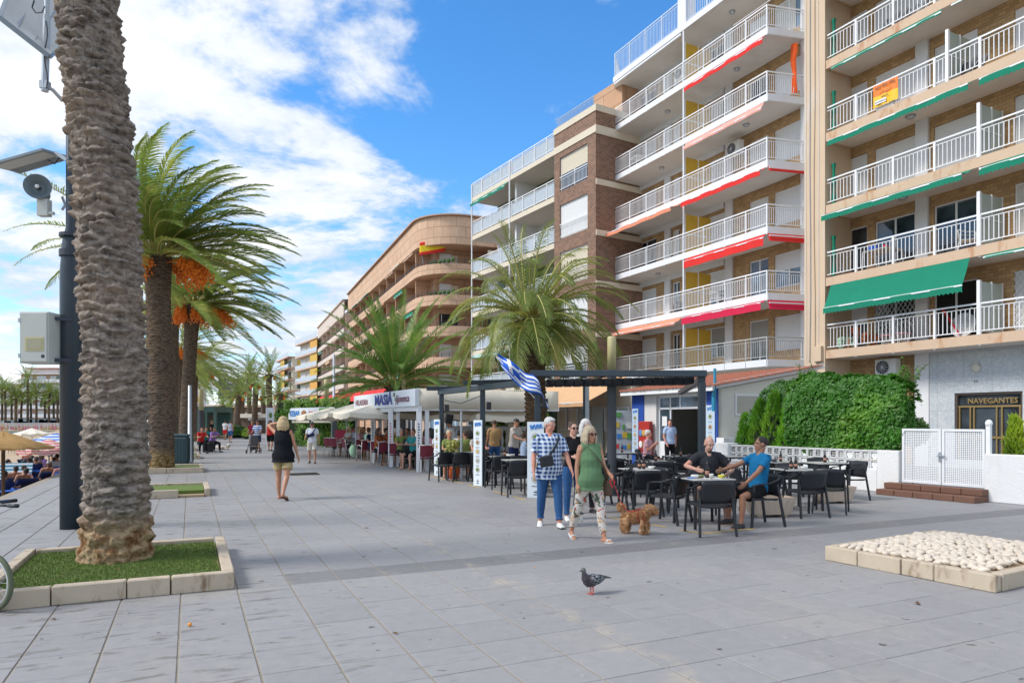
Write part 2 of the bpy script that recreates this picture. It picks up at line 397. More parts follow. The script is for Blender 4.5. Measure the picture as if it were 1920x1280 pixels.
# ------------------------------------------------------------------ planting beds with cast stone kerbs
def turf_mat():
    n = NT('artificial_turf'); p = n.pos(); f = n.math('ADD', n.math('MULTIPLY', n.noise(p, 60, 3, .7), .9), .5)
    c = n.val((.12, .185, .03), f); c = n.mix(n.step(n.noise(p, 2.1, 4), .5, .7), c, n.val((.13, .19, .04), f)); c = n.mix(n.step(n.noise(p, 9, 5, .65), .56, .70), c, (.20, .16, .07))
    n.base(c); n.bump(n.noise(p, 160, 2), .8, .01); return n.done(.9)
turf = turf_mat(); soil = mat('sandy_soil', (.36, .26, .16), .95, var=.25, scale=6, bump=.5, bscale=50)
def blades(a0, b0, a1, b1, z, n, parent):
    mb = MB()
    for _ in range(n):
        a = random.uniform(a0, a1); b = random.uniform(b0, b1); p = AB(a, b, z-.004); t = random.random()*6.28; w = .0035; h = random.uniform(.012, .03)
        d = V((cos(t)*w, sin(t)*w, 0)); tip = p+V((random.uniform(-.012, .012), random.uniform(-.012, .012), h)); mb.add([p-d, p+d, tip], [(0, 1, 2)])
    return mb.build('turf_blade', turf, parent, kind='stuff')
def kerb_row(parent, p0, p1, lens, h, w, side, gap=.006, z=0):
    """stones one after another from p0 to p1; side is the unit vector towards the outside"""
    d = (p1-p0); L = d.length; d.normalize(); tot = sum(lens); t = 0
    for ln in lens:
        l = ln/tot*L; m = MB(); c = p0+d*(t+l/2)-side*(w/2)+V((0, 0, z+h/2))
        j = V((random.uniform(-.003, .003), random.uniform(-.003, .003), random.uniform(-.003, .003)))
        m.obox(c+j, d*(l/2-gap), side*(w/2), (0, 0, h/2)); m.build('kerb_stone', kerb_m, parent, bevel=.009); t += l
def planter(a0, a1, b0, b1, label, h=.17, front=(1, 1, .62, .95), broken=False, fill=turf, zf=.125, nbl=0):
    t = thing('planting_bed', label, 'planting bed', AB((a0+a1)/2, (b0+b1)/2)); inv = -AB((a0+a1)/2, (b0+b1)/2)
    g = thing.__name__; w = .11; z3 = V((0, 0, 0))
    A = lambda a, b, z=0: AB(a, b, z)+inv
    if broken: kerb_row(t, A(a0, b0), A(a0, b1-.62), front[:2], h, w, -D1)
    else: kerb_row(t, A(a0, b0), A(a0, b1), front, h, w, -D1)
    kerb_row(t, A(a1, b0+w+.01), A(a1, b1-w-.01), (1, .8), h, w, D1)
    kerb_row(t, A(a0+w+.01, b1), A(a1, b1), (1, 1.1), h, w, D2)
    kerb_row(t, A(a0+w+.01, b0), A(a1, b0), (1, 1), h, w, -D2)
    m = MB(); m.prism([tuple(A(a, b)[:2]) for a, b in ((a0+(.3 if broken else w)+.01, b0+w+.01), (a0+(.3 if broken else w)+.01, b1-w-.01), (a1-w-.01, b1-w-.01), (a1-w-.01, b0+w+.01))][::-1], 0, zf); m.build('turf', fill, t)
    if broken:
        m = MB(); pts = [tuple(A(a, b)[:2]) for a, b in ((a0+.03, b1-.60), (a0+.0, b1-.12), (a0+.28, b1-.12), (a0+.28, b1-.75))]; m.prism(pts[::-1], 0, .05); m.build('spilled_sand', soil, t)
    if nbl:
        bl = blades(a0+w+.02, b0+w+.02, a1-w-.02, b1-w-.02, zf, nbl, None); bl.parent = t; bl.location = inv
    return t
planter(7.32, 9.62, -1.72, .40, 'turf bed with the big palm trunk, bordered by pale kerb stones, nearest the camera', nbl=26000)
planter(16.4, 18.3, -1.72, .40, 'second turf bed, empty, with a broken front kerb and spilled sand', broken=True)
planter(24.1, 26.1, -1.72, .40, 'third turf bed holding the dark thick palm trunk', front=(1, 1))
planter(32.6, 34.6, -1.72, .40, 'fourth turf bed beyond the litter bin', front=(1, 1))
planter(41, 43, -1.72, .40, 'fifth turf bed far up the row of palms', front=(1, 1))

# bed of white stones on the right
peb_m = mat('white_marble_cobble', (.62, .54, .44), .7, var=.25, scale=22, bump=.25, bscale=90, dirt=(.52, .33, .18), dirt_amt=.45, rnd=.07)
def pebble_bed():
    # front-left corner, and the two edge directions read from the ground
    c0 = V((*G(1545, 1049), 0)); c1 = V((*G(1868, 1112), 0)); e1 = (c1-c0); L1 = e1.length; e1.normalize(); e2 = V((-e1.y, e1.x, 0)); L2 = 2.35
    t = thing('pebble_bed', 'raised bed of white rounded stones inside a stained kerb at the right edge', 'stone bed', c0)
    kerb_row(t, V((0, 0, 0)), e1*L1, (.75, .9, .62, 1.05), .17, .11, -e2)
    kerb_row(t, e1*L1+e2*.12, e1*L1+e2*L2, (1, 1), .17, .11, e1)
    kerb_row(t, e2*.12, e2*L2, (1, 1), .17, .11, -e1); kerb_row(t, e2*L2+e1*.12, e2*L2+e1*(L1-.12), (1, 1), .17, .11, e2)
    m = MB(); q = [e1*.115+e2*.115, e1*(L1-.115)+e2*.115, e1*(L1-.115)+e2*(L2-.115), e1*.115+e2*(L2-.115)]; m.prism([(p.x, p.y) for p in q], 0, .15); m.build('mortar', soil, t)
    mes = []
    for k in range(6):
        mb = MB(); mb.ell((0, 0, 0), (.058, .043, .026), 8, 5)
        sd = V((k*7.1, 0, 0)); mb.v = [tuple(V(q)*(1+.33*noise.noise(V(q)*22+sd))) for q in mb.v]
        me = bpy.data.meshes.new('white_stone'); me.from_pydata(mb.v, [], mb.f); me.materials.append(peb_m); me.polygons.foreach_set('use_smooth', [True]*len(mb.f)); mes.append((me, mb.v, mb.f))
    spots = []; s = .088; ny = int((L2-.24)/s*1.1); nx = int((L1-.24)/s)
    for iy in range(ny):
        for ix in range(nx):
            a = .16+(ix+.5*(iy % 2))*s+random.uniform(-.02, .02); b = .16+iy*s*.9+random.uniform(-.02, .02)
            if a > L1-.15 or b > L2-.15: continue
            hump = .06*sin(pi*min(1, a/L1))*sin(pi*min(1, b/L2)); p = e1*a+e2*b+V((0, 0, .165+hump)); spots.append(((p+c0).y, p))
    spots.sort(key=lambda x: x[0]); st = MB()
    for k, (_, p) in enumerate(spots):
        me, vv, ff = mes[k % 6]; rz = random.random()*6.28; sc = random.uniform(.75, 1.3); rx = random.uniform(-.5, .5)
        if k < 300: o = place('white_stone', me, t, p, rot=(rx, random.uniform(-.4, .4), rz)); o.scale = (sc,)*3
        else:
            R = Matrix.Rotation(rz, 3, 'Z') @ Matrix.Rotation(rx, 3, 'X'); st.add([R @ V(q)*sc+p for q in vv], ff)
    st.build('small_white_stones', peb_m, t, smooth=True, kind='stuff')
pebble_bed()
# ------------------------------------------------------------------ building materials
def brick_mat(name, c1, c2, mort, sc, bump=.35, w=.5, h=.25):
    n = NT(name); p = n.pos('object'); s3 = n.N('SeparateXYZ'); n.L(p, s3.inputs[0]); cb = n.N('CombineXYZ')
    n.L(n.math('ADD', s3.outputs[0], s3.outputs[1]), cb.inputs[0]); n.L(s3.outputs[2], cb.inputs[1])
    b = n.N('TexBrick'); n.L(cb.outputs[0], b.inputs['Vector']); b.inputs['Scale'].default_value = sc; b.inputs['Color1'].default_value = (*c1, 1); b.inputs['Color2'].default_value = (*c2, 1)
    b.inputs['Mortar'].default_value = (*mort, 1); b.inputs['Mortar Size'].default_value = .018; b.inputs['Brick Width'].default_value = w; b.inputs['Row Height'].default_value = h; b.inputs['Bias'].default_value = -.1
    f = n.math('ADD', n.math('MULTIPLY', n.noise(n.pos(), 1.3, 5), .4), .8); n.base(n.val(b.outputs[0], f))
    inv = n.math('SUBTRACT', 1.0, b.outputs['Fac']); n.bump(inv, bump, .012); return n.done(.85)
brick_y = brick_mat('yellow_brick', (.52, .34, .165), (.37, .22, .10), (.28, .19, .11), 2.0)
brick_b = brick_mat('brown_brick', (.25, .135, .085), (.145, .08, .052), (.32, .24, .18), 2.0)
wallw = mat('white_render', (.72, .72, .72), .8, var=.06, scale=.7, dirt=(.5, .45, .38), dirt_amt=.2, bump=.15, bscale=60)
soffit = mat('soffit_paint', (.66, .62, .57), .9, var=.10, scale=.8, dirt=(.42, .38, .33), dirt_amt=.25)
fascia_w = mat('white_fascia', (.74, .745, .76), .7, var=.06, scale=1.2, dirt=(.48, .42, .36), dirt_amt=.22)
fascia_o = mat('stained_beige_fascia', (.58, .42, .29), .8, var=.12, scale=1.6, dirt=(.42, .17, .06), dirt_amt=.85)
beige = mat('beige_render', (.60, .46, .32), .85, var=.08, scale=.8, dirt=(.62, .60, .56), dirt_amt=.5, bump=.15, bscale=50)
peach = brick_mat('peach_stone', (.53, .325, .20), (.47, .28, .165), (.33, .19, .115), .5, .2, 1.0, .5)
peach2 = mat('pale_peach', (.60, .44, .33), .8, var=.1, scale=.7)
cream = mat('cream_paint', (.66, .58, .45), .8, var=.08, scale=1)
stucco = mat('rough_white_stucco', (.76, .755, .74), .9, var=.05, scale=1.6, bump=1.0, bscale=26, dirt=(.5, .43, .35), dirt_amt=.25)
rail_w = mat('white_rail_paint', (.80, .81, .82), .45, var=.05, scale=8, dirt=(.45, .3, .2), dirt_amt=.15)
rail_d = mat('dark_rail', (.055, .05, .048), .5, var=.1)
def slat_mat(name, col, n_per_m=22, vert=False):
    n = NT(name); p = n.pos('object'); s3 = n.N('SeparateXYZ'); n.L(p, s3.inputs[0]); w = n.math('FRACT', n.math('MULTIPLY', s3.outputs[2], n_per_m))
    n.base(n.val(tuple(col), n.math('ADD', n.math('MULTIPLY', n.step(w, .0, .3), .25), .75))); n.bump(w, .5, .01); return n.done(.55)
shut = slat_mat('roller_shutter', (.72, .72, .71)); shut_c = slat_mat('cream_shutter', (.66, .58, .44)); shut_g = slat_mat('grey_shutter', (.33, .32, .29))
def cloth(name, col, var=.12): return mat(name, col, .9, var=var, scale=2.2, bump=.25, bscale=14)
aw_green = cloth('green_awning', (.002, .19, .11)); aw_red = cloth('red_awning', (.68, .025, .02)); aw_orange = cloth('salmon_awning', (.74, .26, .15)); aw_pink = cloth('faded_pink_awning', (.72, .34, .27))
aw_crim = cloth('crimson_awning', (.60, .012, .06)); aw_yel = cloth('yellow_awning', (.62, .33, .08)); aw_white = cloth('cream_canvas', (.76, .69, .56)); aw_tan = cloth('tan_canvas', (.60, .36, .19)); orange_cl = cloth('orange_curtain', (.85, .12, .02))
yellow_panel = mat('yellow_panel', (.62, .38, .04), .5, var=.15, scale=2); pale_glass = mat('frosted_green_glass', (.42, .50, .46), .25, var=.1)

# ------------------------------------------------------------------ building pieces (all in the building's own frame: x along the facade, -y outwards)
def wall_open(parent, name, x0, x1, z0, z1, y, ops, m, t=.25):
    """wall slab with real openings ops=[(xa, xb, za, zb)]"""
    mb = MB(); x = x0
    for xa, xb, za, zb in sorted(ops):
        if xa > x: mb.box((x, y, z0), (xa, y+t, z1))
        if za > z0+.01: mb.box((xa, y, z0), (xb, y+t, za))
        if zb < z1-.01: mb.box((xa, y, zb), (xb, y+t, z1))
        x = xb
    if x < x1: mb.box((x, y, z0), (x1, y+t, z1))
    return mb.build(name, m, parent)
def window(parent, xa, xb, za, zb, y, typ='glass', name='window', fr=None, n=2, depth=.09, shm=None, gl=None):
    fr = fr or white_metal; mb = MB(); f = .055; yy = y+depth
    mb.box((xa+.004, yy-.03, za+.004), (xa+f, yy+.04, zb-.004)); mb.box((xb-f, yy-.03, za+.004), (xb-.004, yy+.04, zb-.004))
    mb.box((xa+f, yy-.03, za+.004), (xb-f, yy+.04, za+f)); mb.box((xa+f, yy-.03, zb-f), (xb-f, yy+.04, zb-.004))
    zs = zb-f
    if typ.startswith('half'): zs = za+(zb-za)*.5
    if typ != 'shutter':
        for k in range(1, n):
            x = xa+(xb-xa)*k/n; mb.box((x-.035, yy-.02, za+f), (x+.035, yy+.03, zs))
    w = mb.build(name, fr, parent)
    if typ != 'shutter':
        p = MB(); p.box((xa+f, yy+.005, za+f), (xb-f, yy+.015, zs)); p.build('pane', gl or random.choice([glass, glass, glass_b]), w)
    if typ in ('curtain',):
        c = MB(); m_ = 14; pts = [(xa+f+(xb-xa-2*f)*k/m_*random.choice([.45, .8]), yy+.004-.012*(k % 2)) for k in range(m_+1)]; pts.sort()
        c.add([(x, yv-.008, za+f) for x, yv in pts]+[(x, yv-.008, zs) for x, yv in pts], [(k, k+1, m_+2+k, m_+1+k) for k in range(m_)]); c.build('curtain', curtain, w)
    if typ == 'shutter' or typ.startswith('half'):
        s = MB(); s.box((xa+f, yy-.012, zs if typ != 'shutter' else za+f), (xb-f, yy+.003, zb-f)); s.build('shutter', shm or shut, w)
    return w
def rail_seg(parent, p0, p1, h=1.0, sp=.115, m=None, bw=.02, style='bars', posts=(), low=.12, post_ext=0, post_w=.05, glassm=None):
    """one straight run of railing between two floor points; posts are sub-parts"""
    m = m or rail_w; p0, p1 = V(p0), V(p1); d = p1-p0; L = d.length; d.normalize(); up = V((0, 0, 1)); mb = MB()
    mb.bar(p0+up*h, p1+up*h, .05, .035, (0, 0, 1))
    if style == 'bars':
        mb.bar(p0+up*low, p1+up*low, .03, .03); mb.bar(p0+up*(h-.13), p1+up*(h-.13), .022, .022); k = int(L/sp)
        for i in range(1, k): q = p0+d*(L*i/k); mb.obox(q+up*(low+h-.13)/2, d*bw/2, up*(h-.13-low)/2, d.cross(up)*bw/2)
    elif style == 'horiz':
        for j in range(1, 5): mb.bar(p0+up*h*j/5, p1+up*h*j/5, .022, .022)
        k = max(1, int(L/1.1))
        for i in range(k+1): q = p0+d*(L*i/k); mb.bar(q, q+up*h, .035)
    r = mb.build('railing', m, parent)
    if style == 'glass':
        g = MB(); g.obox((p0+p1)/2+up*(h*.5), d*L/2, up*(h*.44), d.cross(up)*.008); g.build('panel', glassm or pale_glass, r)
    for t in posts:
        q = p0+d*t; b = MB(); b.bar(q-up*post_ext, q+up*(h+.02), post_w); b.build('post', m, r)
    return r
def slab(parent, path, yw, z, t, fm, sm, name='balcony_slab', lip=.05):
    """floor slab bounded by the path at the front and the wall behind: painted fascia, paler soffit as sub-part"""
    pts = [(p[0], p[1]) for p in path]; pl = pts+[(pts[-1][0], yw), (pts[0][0], yw)] if abs(pts[-1][1]-yw) > .01 else pts
    mb = MB(); mb.prism(pl, z, z+t); s = mb.build(name, fm, parent)
    n = len(pl); c = V((sum(p[0] for p in pl)/n, sum(p[1] for p in pl)/n)); so = MB(); q = [c+(V(p)-c)*.985 for p in pl]; so.add([(p.x, p.y, z-.004) for p in q], [tuple(range(n))[::-1]]); so.build('soffit', sm, s)
    return s
def awning(parent, x0, x1, y, z, out, drop, m, val=.2, thick=.02, scal=True, bar=None):
    mb = MB(); a, b = V((x0, y, z)), V((x1, y, z)); c, d = V((x1, y-out, z-drop)), V((x0, y-out, z-drop))
    if out > .02 or drop > .3:
        nseg = 6; vs = []; fs = []
        for i in range(nseg+1):
            f = i/nseg; sag = -.05*sin(pi*f)*min(1, drop+out)
            for j in range(9): e = j/8; p = a.lerp(b, e).lerp(d.lerp(c, e), f); vs.append((p.x, p.y, p.z+sag+.012*sin(e*9+i)))
        fs = [(i*9+j, i*9+j+1, (i+1)*9+j+1, (i+1)*9+j) for i in range(nseg) for j in range(8)]
        mb.add(vs, fs); o = mb.build('awning', m, parent); s = o.modifiers.new('thickness', 'SOLIDIFY'); s.thickness = .008
    else: mb.bar(a+V((0, 0, .0)), b, .14, .12); o = mb.build('awning', m, parent)
    e = MB(); e.bar(d, c, .05, .045); e.build('front_bar', white_metal, o)
    w = MB(); k = max(6, int((x1-x0)/.14)); 
    pts = []
    for i in range(k*3+1): f = i/(k*3); pts.append((x0+(x1-x0)*f, y-out-.02-.025*sin(f*23+x0), z-drop, z-drop-val*(1-.22*abs(sin(pi*f*k)) if scal else 1)))
    w.add([(q[0], q[1], q[2]) for q in pts]+[(q[0], q[1], q[3]) for q in pts], [(i, i+1, len(pts)+i+1, len(pts)+i) for i in range(len(pts)-1)])
    v = w.build('valance', m, o); s = v.modifiers.new('thickness', 'SOLIDIFY'); s.thickness = .006
    return o
def ac_unit(label, loc, rotz):
    t = thing('air_conditioner', label, 'air conditioner', loc, rotz); mb = MB(); mb.box((-.42, -.3, 0), (.42, 0, .62)); mb.build('casing', mat('ac_white', (.7, .69, .65), .5), t, bevel=.015)
    m = MB(); m.lathe([(.0, 0), (.23, 0), (.25, .02), (.25, .03)], 18); o = m.build('fan_grille', mat('ac_fan_dark', (.05, .05, .055), .6), t, rot=(pi/2, 0, 0), loc=(-.1, -.302, .31))
    m = MB(); [m.bar((cos(k*pi/6)*.24, 0, sin(k*pi/6)*.24), (-cos(k*pi/6)*.24, 0, -sin(k*pi/6)*.24), .008) for k in range(6)]; m.build('fan_guard', white_metal, t, loc=(-.1, -.34, .31))
    m = MB(); m.box((-.35, -.02, -.05), (-.3, .02, 0)); m.box((.3, -.3, -.05), (.35, .05, 0)); m.build('bracket', galv, t); return t
def frame_of(A, d):             # empties stand at A, local x runs along d
    return atan2(d[1], d[0])
def loc2w(A, rz, p): c, s = cos(rz), sin(rz); return V((A[0]+p[0]*c-p[1]*s, A[1]+p[0]*s+p[1]*c, p[2] if len(p) > 2 else 0))

# ================================================================== building 1: nearest block on the right, green awnings
A1 = (12.4, 27.4); R1 = frame_of(A1, (.46, -.89))
b1 = thing('apartment_building', 'yellow brick apartment block with green awnings and stained beige balcony edges, at the right', 'building', (*A1, 0), R1)
Z1 = [4.09+2.855*k for k in range(9)]; X1a, X1b = 0., 14.; YW = 1.5
def b1_floor(k):
    z = Z1[k]; zf = z+.33; slab(b1, [(X1a, 0), (X1b, 0)], YW+.05, z, .33, fascia_o, soffit)
    if k == 8: return
    types = {0: ['half', 'lattice', 'open', 'lattice2', 'shutter'], 1: ['glass', 'glass', 'glass', 'curtain', 'glass'], 4: ['half', 'half', 'shutter', 'shutter', 'shutter']}.get(k, ['shutter']*5)
    ops = []; xs = [(-.95, .72), (1.05, 2.66), (3.36, 4.86), (6.0, 7.75), (8.2, 9.9)]
    for i, (xa, xb) in enumerate(xs): ops.append((xa, xb, zf+.02 if i != 0 or k > 1 else zf+.02, zf+2.12))
    wall_open(b1, 'brick_wall', -1.9, X1b, z, Z1[k+1], YW, ops, brick_y)
    for (xa, xb, za, zb), ty in zip(ops, types):
        if ty.startswith('lattice'):
            w = window(b1, xa, xb, za, zb, YW, 'shutter' if ty == 'lattice2' else 'glass'); mb = MB(); nx, nz = 9, 8; dx, dz = (xb-xa)/nx, (zb-za)/nz
            for i in range(nx):
                for j in range(nz):
                    x, zz = xa+i*dx, za+j*dz; mb.bar((x, YW-.02, zz), (x+dx, YW-.02, zz+dz), .016); mb.bar((x+dx, YW-.022, zz), (x, YW-.022, zz+dz), .016)
            mb.build('security_grille', rail_w, w)
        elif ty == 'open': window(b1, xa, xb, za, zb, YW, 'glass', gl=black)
        else: window(b1, xa, xb, za, zb, YW, ty)
    for xc in (2.74, 10.1): m = MB(); m.box((xc, YW-.12, zf), (xc+.46, YW+.0, Z1[k+1])); m.build('column', wallw, b1)
    # brick reveal strip beside the column
    rail_seg(b1, (.03, .06, zf), (X1b, .06, zf), 1.0, .145, rail_w, .022, posts=[1.26, 2.75, 4.24, 5.70, 7.2, 8.7, 10.2], post_ext=.36, post_w=.075)
    xd = 5.70 if k != 3 else 4.7; m = MB(); m.box((xd-.05, .0, zf-.02), (xd+.05, .1, zf+1.75)); pd = m.build('divider', rail_w, b1)
    m = MB(); m.box((xd-.012, .1, zf+.1), (xd+.012, YW-.15, zf+1.72)); m.build('divider_glass', pale_glass, pd); m = MB(); [m.box((xd-.03, .1+.62*i, zf+.1), (xd+.03, .14+.62*i, zf+1.75)) for i in range(3)]; m.box((xd-.03, .1, zf+.9), (xd+.03, YW-.15, zf+.94)); m.build('divider_frame', rail_w, pd)
for k in range(9): b1_floor(k)
# side strip with the wiring, and the green drapes tied at its edge
m = MB(); m.box((-1.0, -.02, 0), (-.02, YW+1, Z1[8]+1)); m.build('side_pier', beige, b1)
m = MB(); m.box((-1.9, YW+.3, 0), (X1b, YW+9, Z1[8]+3)); m.build('core_wall', wallw, b1)
for k in range(1, 8):
    m = MB(); m.tube([(.12, .32, Z1[k]+.4+.2*i) for i in range(9)], [.07+.02*sin(i*1.7) for i in range(9)], 7); m.build('tied_drape', aw_green, b1)
for k, (x0, x1, out, drop, val) in {2: (.25, 5.5, .55, .22, .22), 3: (.25, 5.5, .2, .1, .22), 4: (.3, 4.55, .05, .1, .08), 5: (.2, 4.6, .25, .12, .2), 6: (.2, 4.3, .05, .1, .2)}.items():
    awning(b1, x0, x1, .0, Z1[k]-.02, out, drop, aw_green, val)
awning(b1, .25, 5.45, -.02, Z1[1]-.02, .42, .92, aw_green, .24)
for k, x0 in ((1, 5.9), (2, 5.9), (3, 5.9), (4, 4.9), (5, 5.2), (6, 5.0)): awning(b1, x0, 11.5, .0, Z1[k]-.02, .08 if k in (1, 4) else .3, .08 if k in (1, 4) else .16, aw_green, .05 if k in (1, 4) else .24)
# ground floor: marble facing, dark doorway with gold frames, brick strip and air conditioner
def marble():
    n = NT('veined_marble'); p = n.pos('object'); a = n.noise(p, 5, 8, .72, 1.1); v = n.math('ABSOLUTE', n.math('SUBTRACT', a, .5)); c = n.mix(n.step(v, .0, .06), (.42, .46, .49), (.56, .585, .60))
    s3 = n.N('SeparateXYZ'); n.L(p, s3.inputs[0]); jx = n.math('ABSOLUTE', n.math('SUBTRACT', n.math('FRACT', n.math('MULTIPLY', s3.outputs[0], 1.1)), .5)); jz = n.math('ABSOLUTE', n.math('SUBTRACT', n.math('FRACT', n.math('MULTIPLY', s3.outputs[2], 1.0)), .5))
    c = n.mix(n.math('MULTIPLY', n.step(n.math('MAXIMUM', jx, jz), .488, .494), .5), c, (.25, .27, .3)); n.base(c); return n.done(.3)
marb = marble(); YG = 1.25
def s1(u, y): X, Y = loc2w(A1, R1, (0, y))[:2]; k = (u-960)/FPX; return (k*Y-X)/(.46+.89*k)
gold = mat('brass_frame', (.42, .29, .12), .35, metal=.6, var=.1); bronze = mat('brown_steel', (.09, .065, .05), .45)
xc0, xm, xd0, xd1 = s1(1716, YG), s1(1743, YG), s1(1790, YG), s1(1918, YG)
zt = CAM_H-(735-HOR)/FPX*loc2w(A1, R1, ((xd0+xd1)/2, YG)).y
wall_open(b1, 'marble_wall', xm, X1b, 0, 4.085, YG, [(xd0, xd1, .3, zt)], marb, .4)
m = MB(); m.box((xc0, YG-.03, 0), (xm-.01, YG+.4, 4.085)); m.build('white_pier', wallw, b1)
xw0 = s1(1558, YW+.3); wall_open(b1, 'ground_brick_wall', -1.9, xc0-.01, 0, 4.085, YG+.25, [(xw0+.1, xc0-.5, 1.9, 3.05)], brick_y)
window(b1, xw0+.1, xc0-.5, 1.9, 3.05, YG+.25, 'glass', n=3)
dr = MB(); w = .07
for x in (xd0, xd1-w): dr.box((x, YG+.05, .3), (x+w, YG+.2, zt))
dr.box((xd0+w, YG+.05, zt-w), (xd1-w, YG+.2, zt)); do = dr.build('door_frame', bronze, b1)
dg = MB(); zz = zt-.5
dg.box((xd0+w, YG+.09, zz), (xd1-w, YG+.15, zz+.06)); W3 = (xd1-xd0-2*w)
for f in (.02, .20, .26, .62, .70, .97): dg.box((xd0+w+W3*f-.015, YG+.09, .3), (xd0+w+W3*f+.03, YG+.15, zz))
dg.box((xd0+w, YG+.09, 1.05), (xd1-w, YG+.13, 1.12)); dg.build('door_leaf_frame', gold, do)
m = MB(); m.box((xd0+w, YG+.16, .3), (xd1-w, YG+.18, zt-w)); m.build('door_glass', glass, do)
m = MB(); [m.box((xd0+w+W3*(.06+.04*i), YG+.175, .3), (xd0+w+W3*(.06+.04*i)+.02, YG+.19, zz)) for i in range(22)]; m.build('door_bars', gold, do)
text_mesh('door_sign', 'NAVEGANTES', .25, gold, do, ((xd0+xd1)/2+.12, YG+.08, zt-.29), (pi/2, 0, 0), .02, bold=.004)
text_mesh('house_number', '11', .14, bronze, b1, ((xd0+xd1)/2-.35, YG-.01, zt+.38), (pi/2, 0, 0), .01)
m = MB(); m.ell((0, 0, 0), (.17, .09, .17), 12, 8); m.build('wall_lamp', mat('lamp_cover', (.62, .60, .5), .4), b1, smooth=True, loc=((xd0+xd1)/2-.35, YG-.03, zt+.85))
a = loc2w(A1, R1, (s1(1673, YG+.1), YG-.02, 3.35)); ac_unit('white air conditioner with a round black fan above the green hedge', a, R1)
for i in range(4):
    x = -.9+.2*i; m = MB(); r = random.Random(i); m.tube([(x+r.uniform(-.03, .03), -.05, 4+2.6*j) for j in range(9)], .009+.006*(i % 3), 5); m.build('wall_pipe', [wallw, galv, beige][i % 3], b1)
m = MB(); m.box((-.45, -.16, 4.0), (-.1, -.02, 4.6)); m.build('junction_box', beige, b1)
# ceiling lamps
for x, k in ((2.7, 2), (3.1, 5), (3.0, 3)): m = MB(); m.lathe([(0, -.10), (.12, -.09), (.17, -.03), (.17, 0)], 12); m.build('ceiling_lamp', galv, b1, loc=(x, .7, Z1[k]-.01), smooth=True)
# for-sale banner tied to the railing
ban = thing('banner', 'orange and yellow banner tied to the white balcony railing, third level from the top', 'banner', loc2w(A1, R1, (s1(1640, 0), -.06, Z1[3]+.33)), R1)
bw = s1(1686, 0)-s1(1640, 0)
def banner_mat():
    n = NT('printed_banner'); p = n.pos('object'); s3 = n.N('SeparateXYZ'); n.L(p, s3.inputs[0]); c = n.mix(n.step(s3.outputs[2], .50, .52), (.85, .50, .02), (.80, .20, .02)); n.base(c); return n.done(.6)
m = MB(); K = 14; m.add([(bw*i/K, -.01-.02*sin(i*1.3), .12) for i in range(K+1)]+[(bw*i/K, -.01-.02*sin(i*1.3+.5), .92) for i in range(K+1)], [(i, i+1, K+2+i, K+1+i) for i in range(K)]); o = m.build('cloth', banner_mat(), ban); o.modifiers.new('t', 'SOLIDIFY').thickness = .004
m = MB(); m.box((.08, -.045, .2), (bw*.55, -.04, .34)); m.build('white_patch', white, ban)
for i, (txt, zz, sz, mm) in enumerate((('600 000 000', .80, .15, bronze), ('VENDE', .60, .15, aw_yel), ('www', .42, .13, bronze), ('inmobiliaria', .27, .09, bronze))): text_mesh('lettering', txt, sz, mm, ban, (bw/2 if i < 3 else bw*.32, -.05, zz), (pi/2, 0, 0), .002)

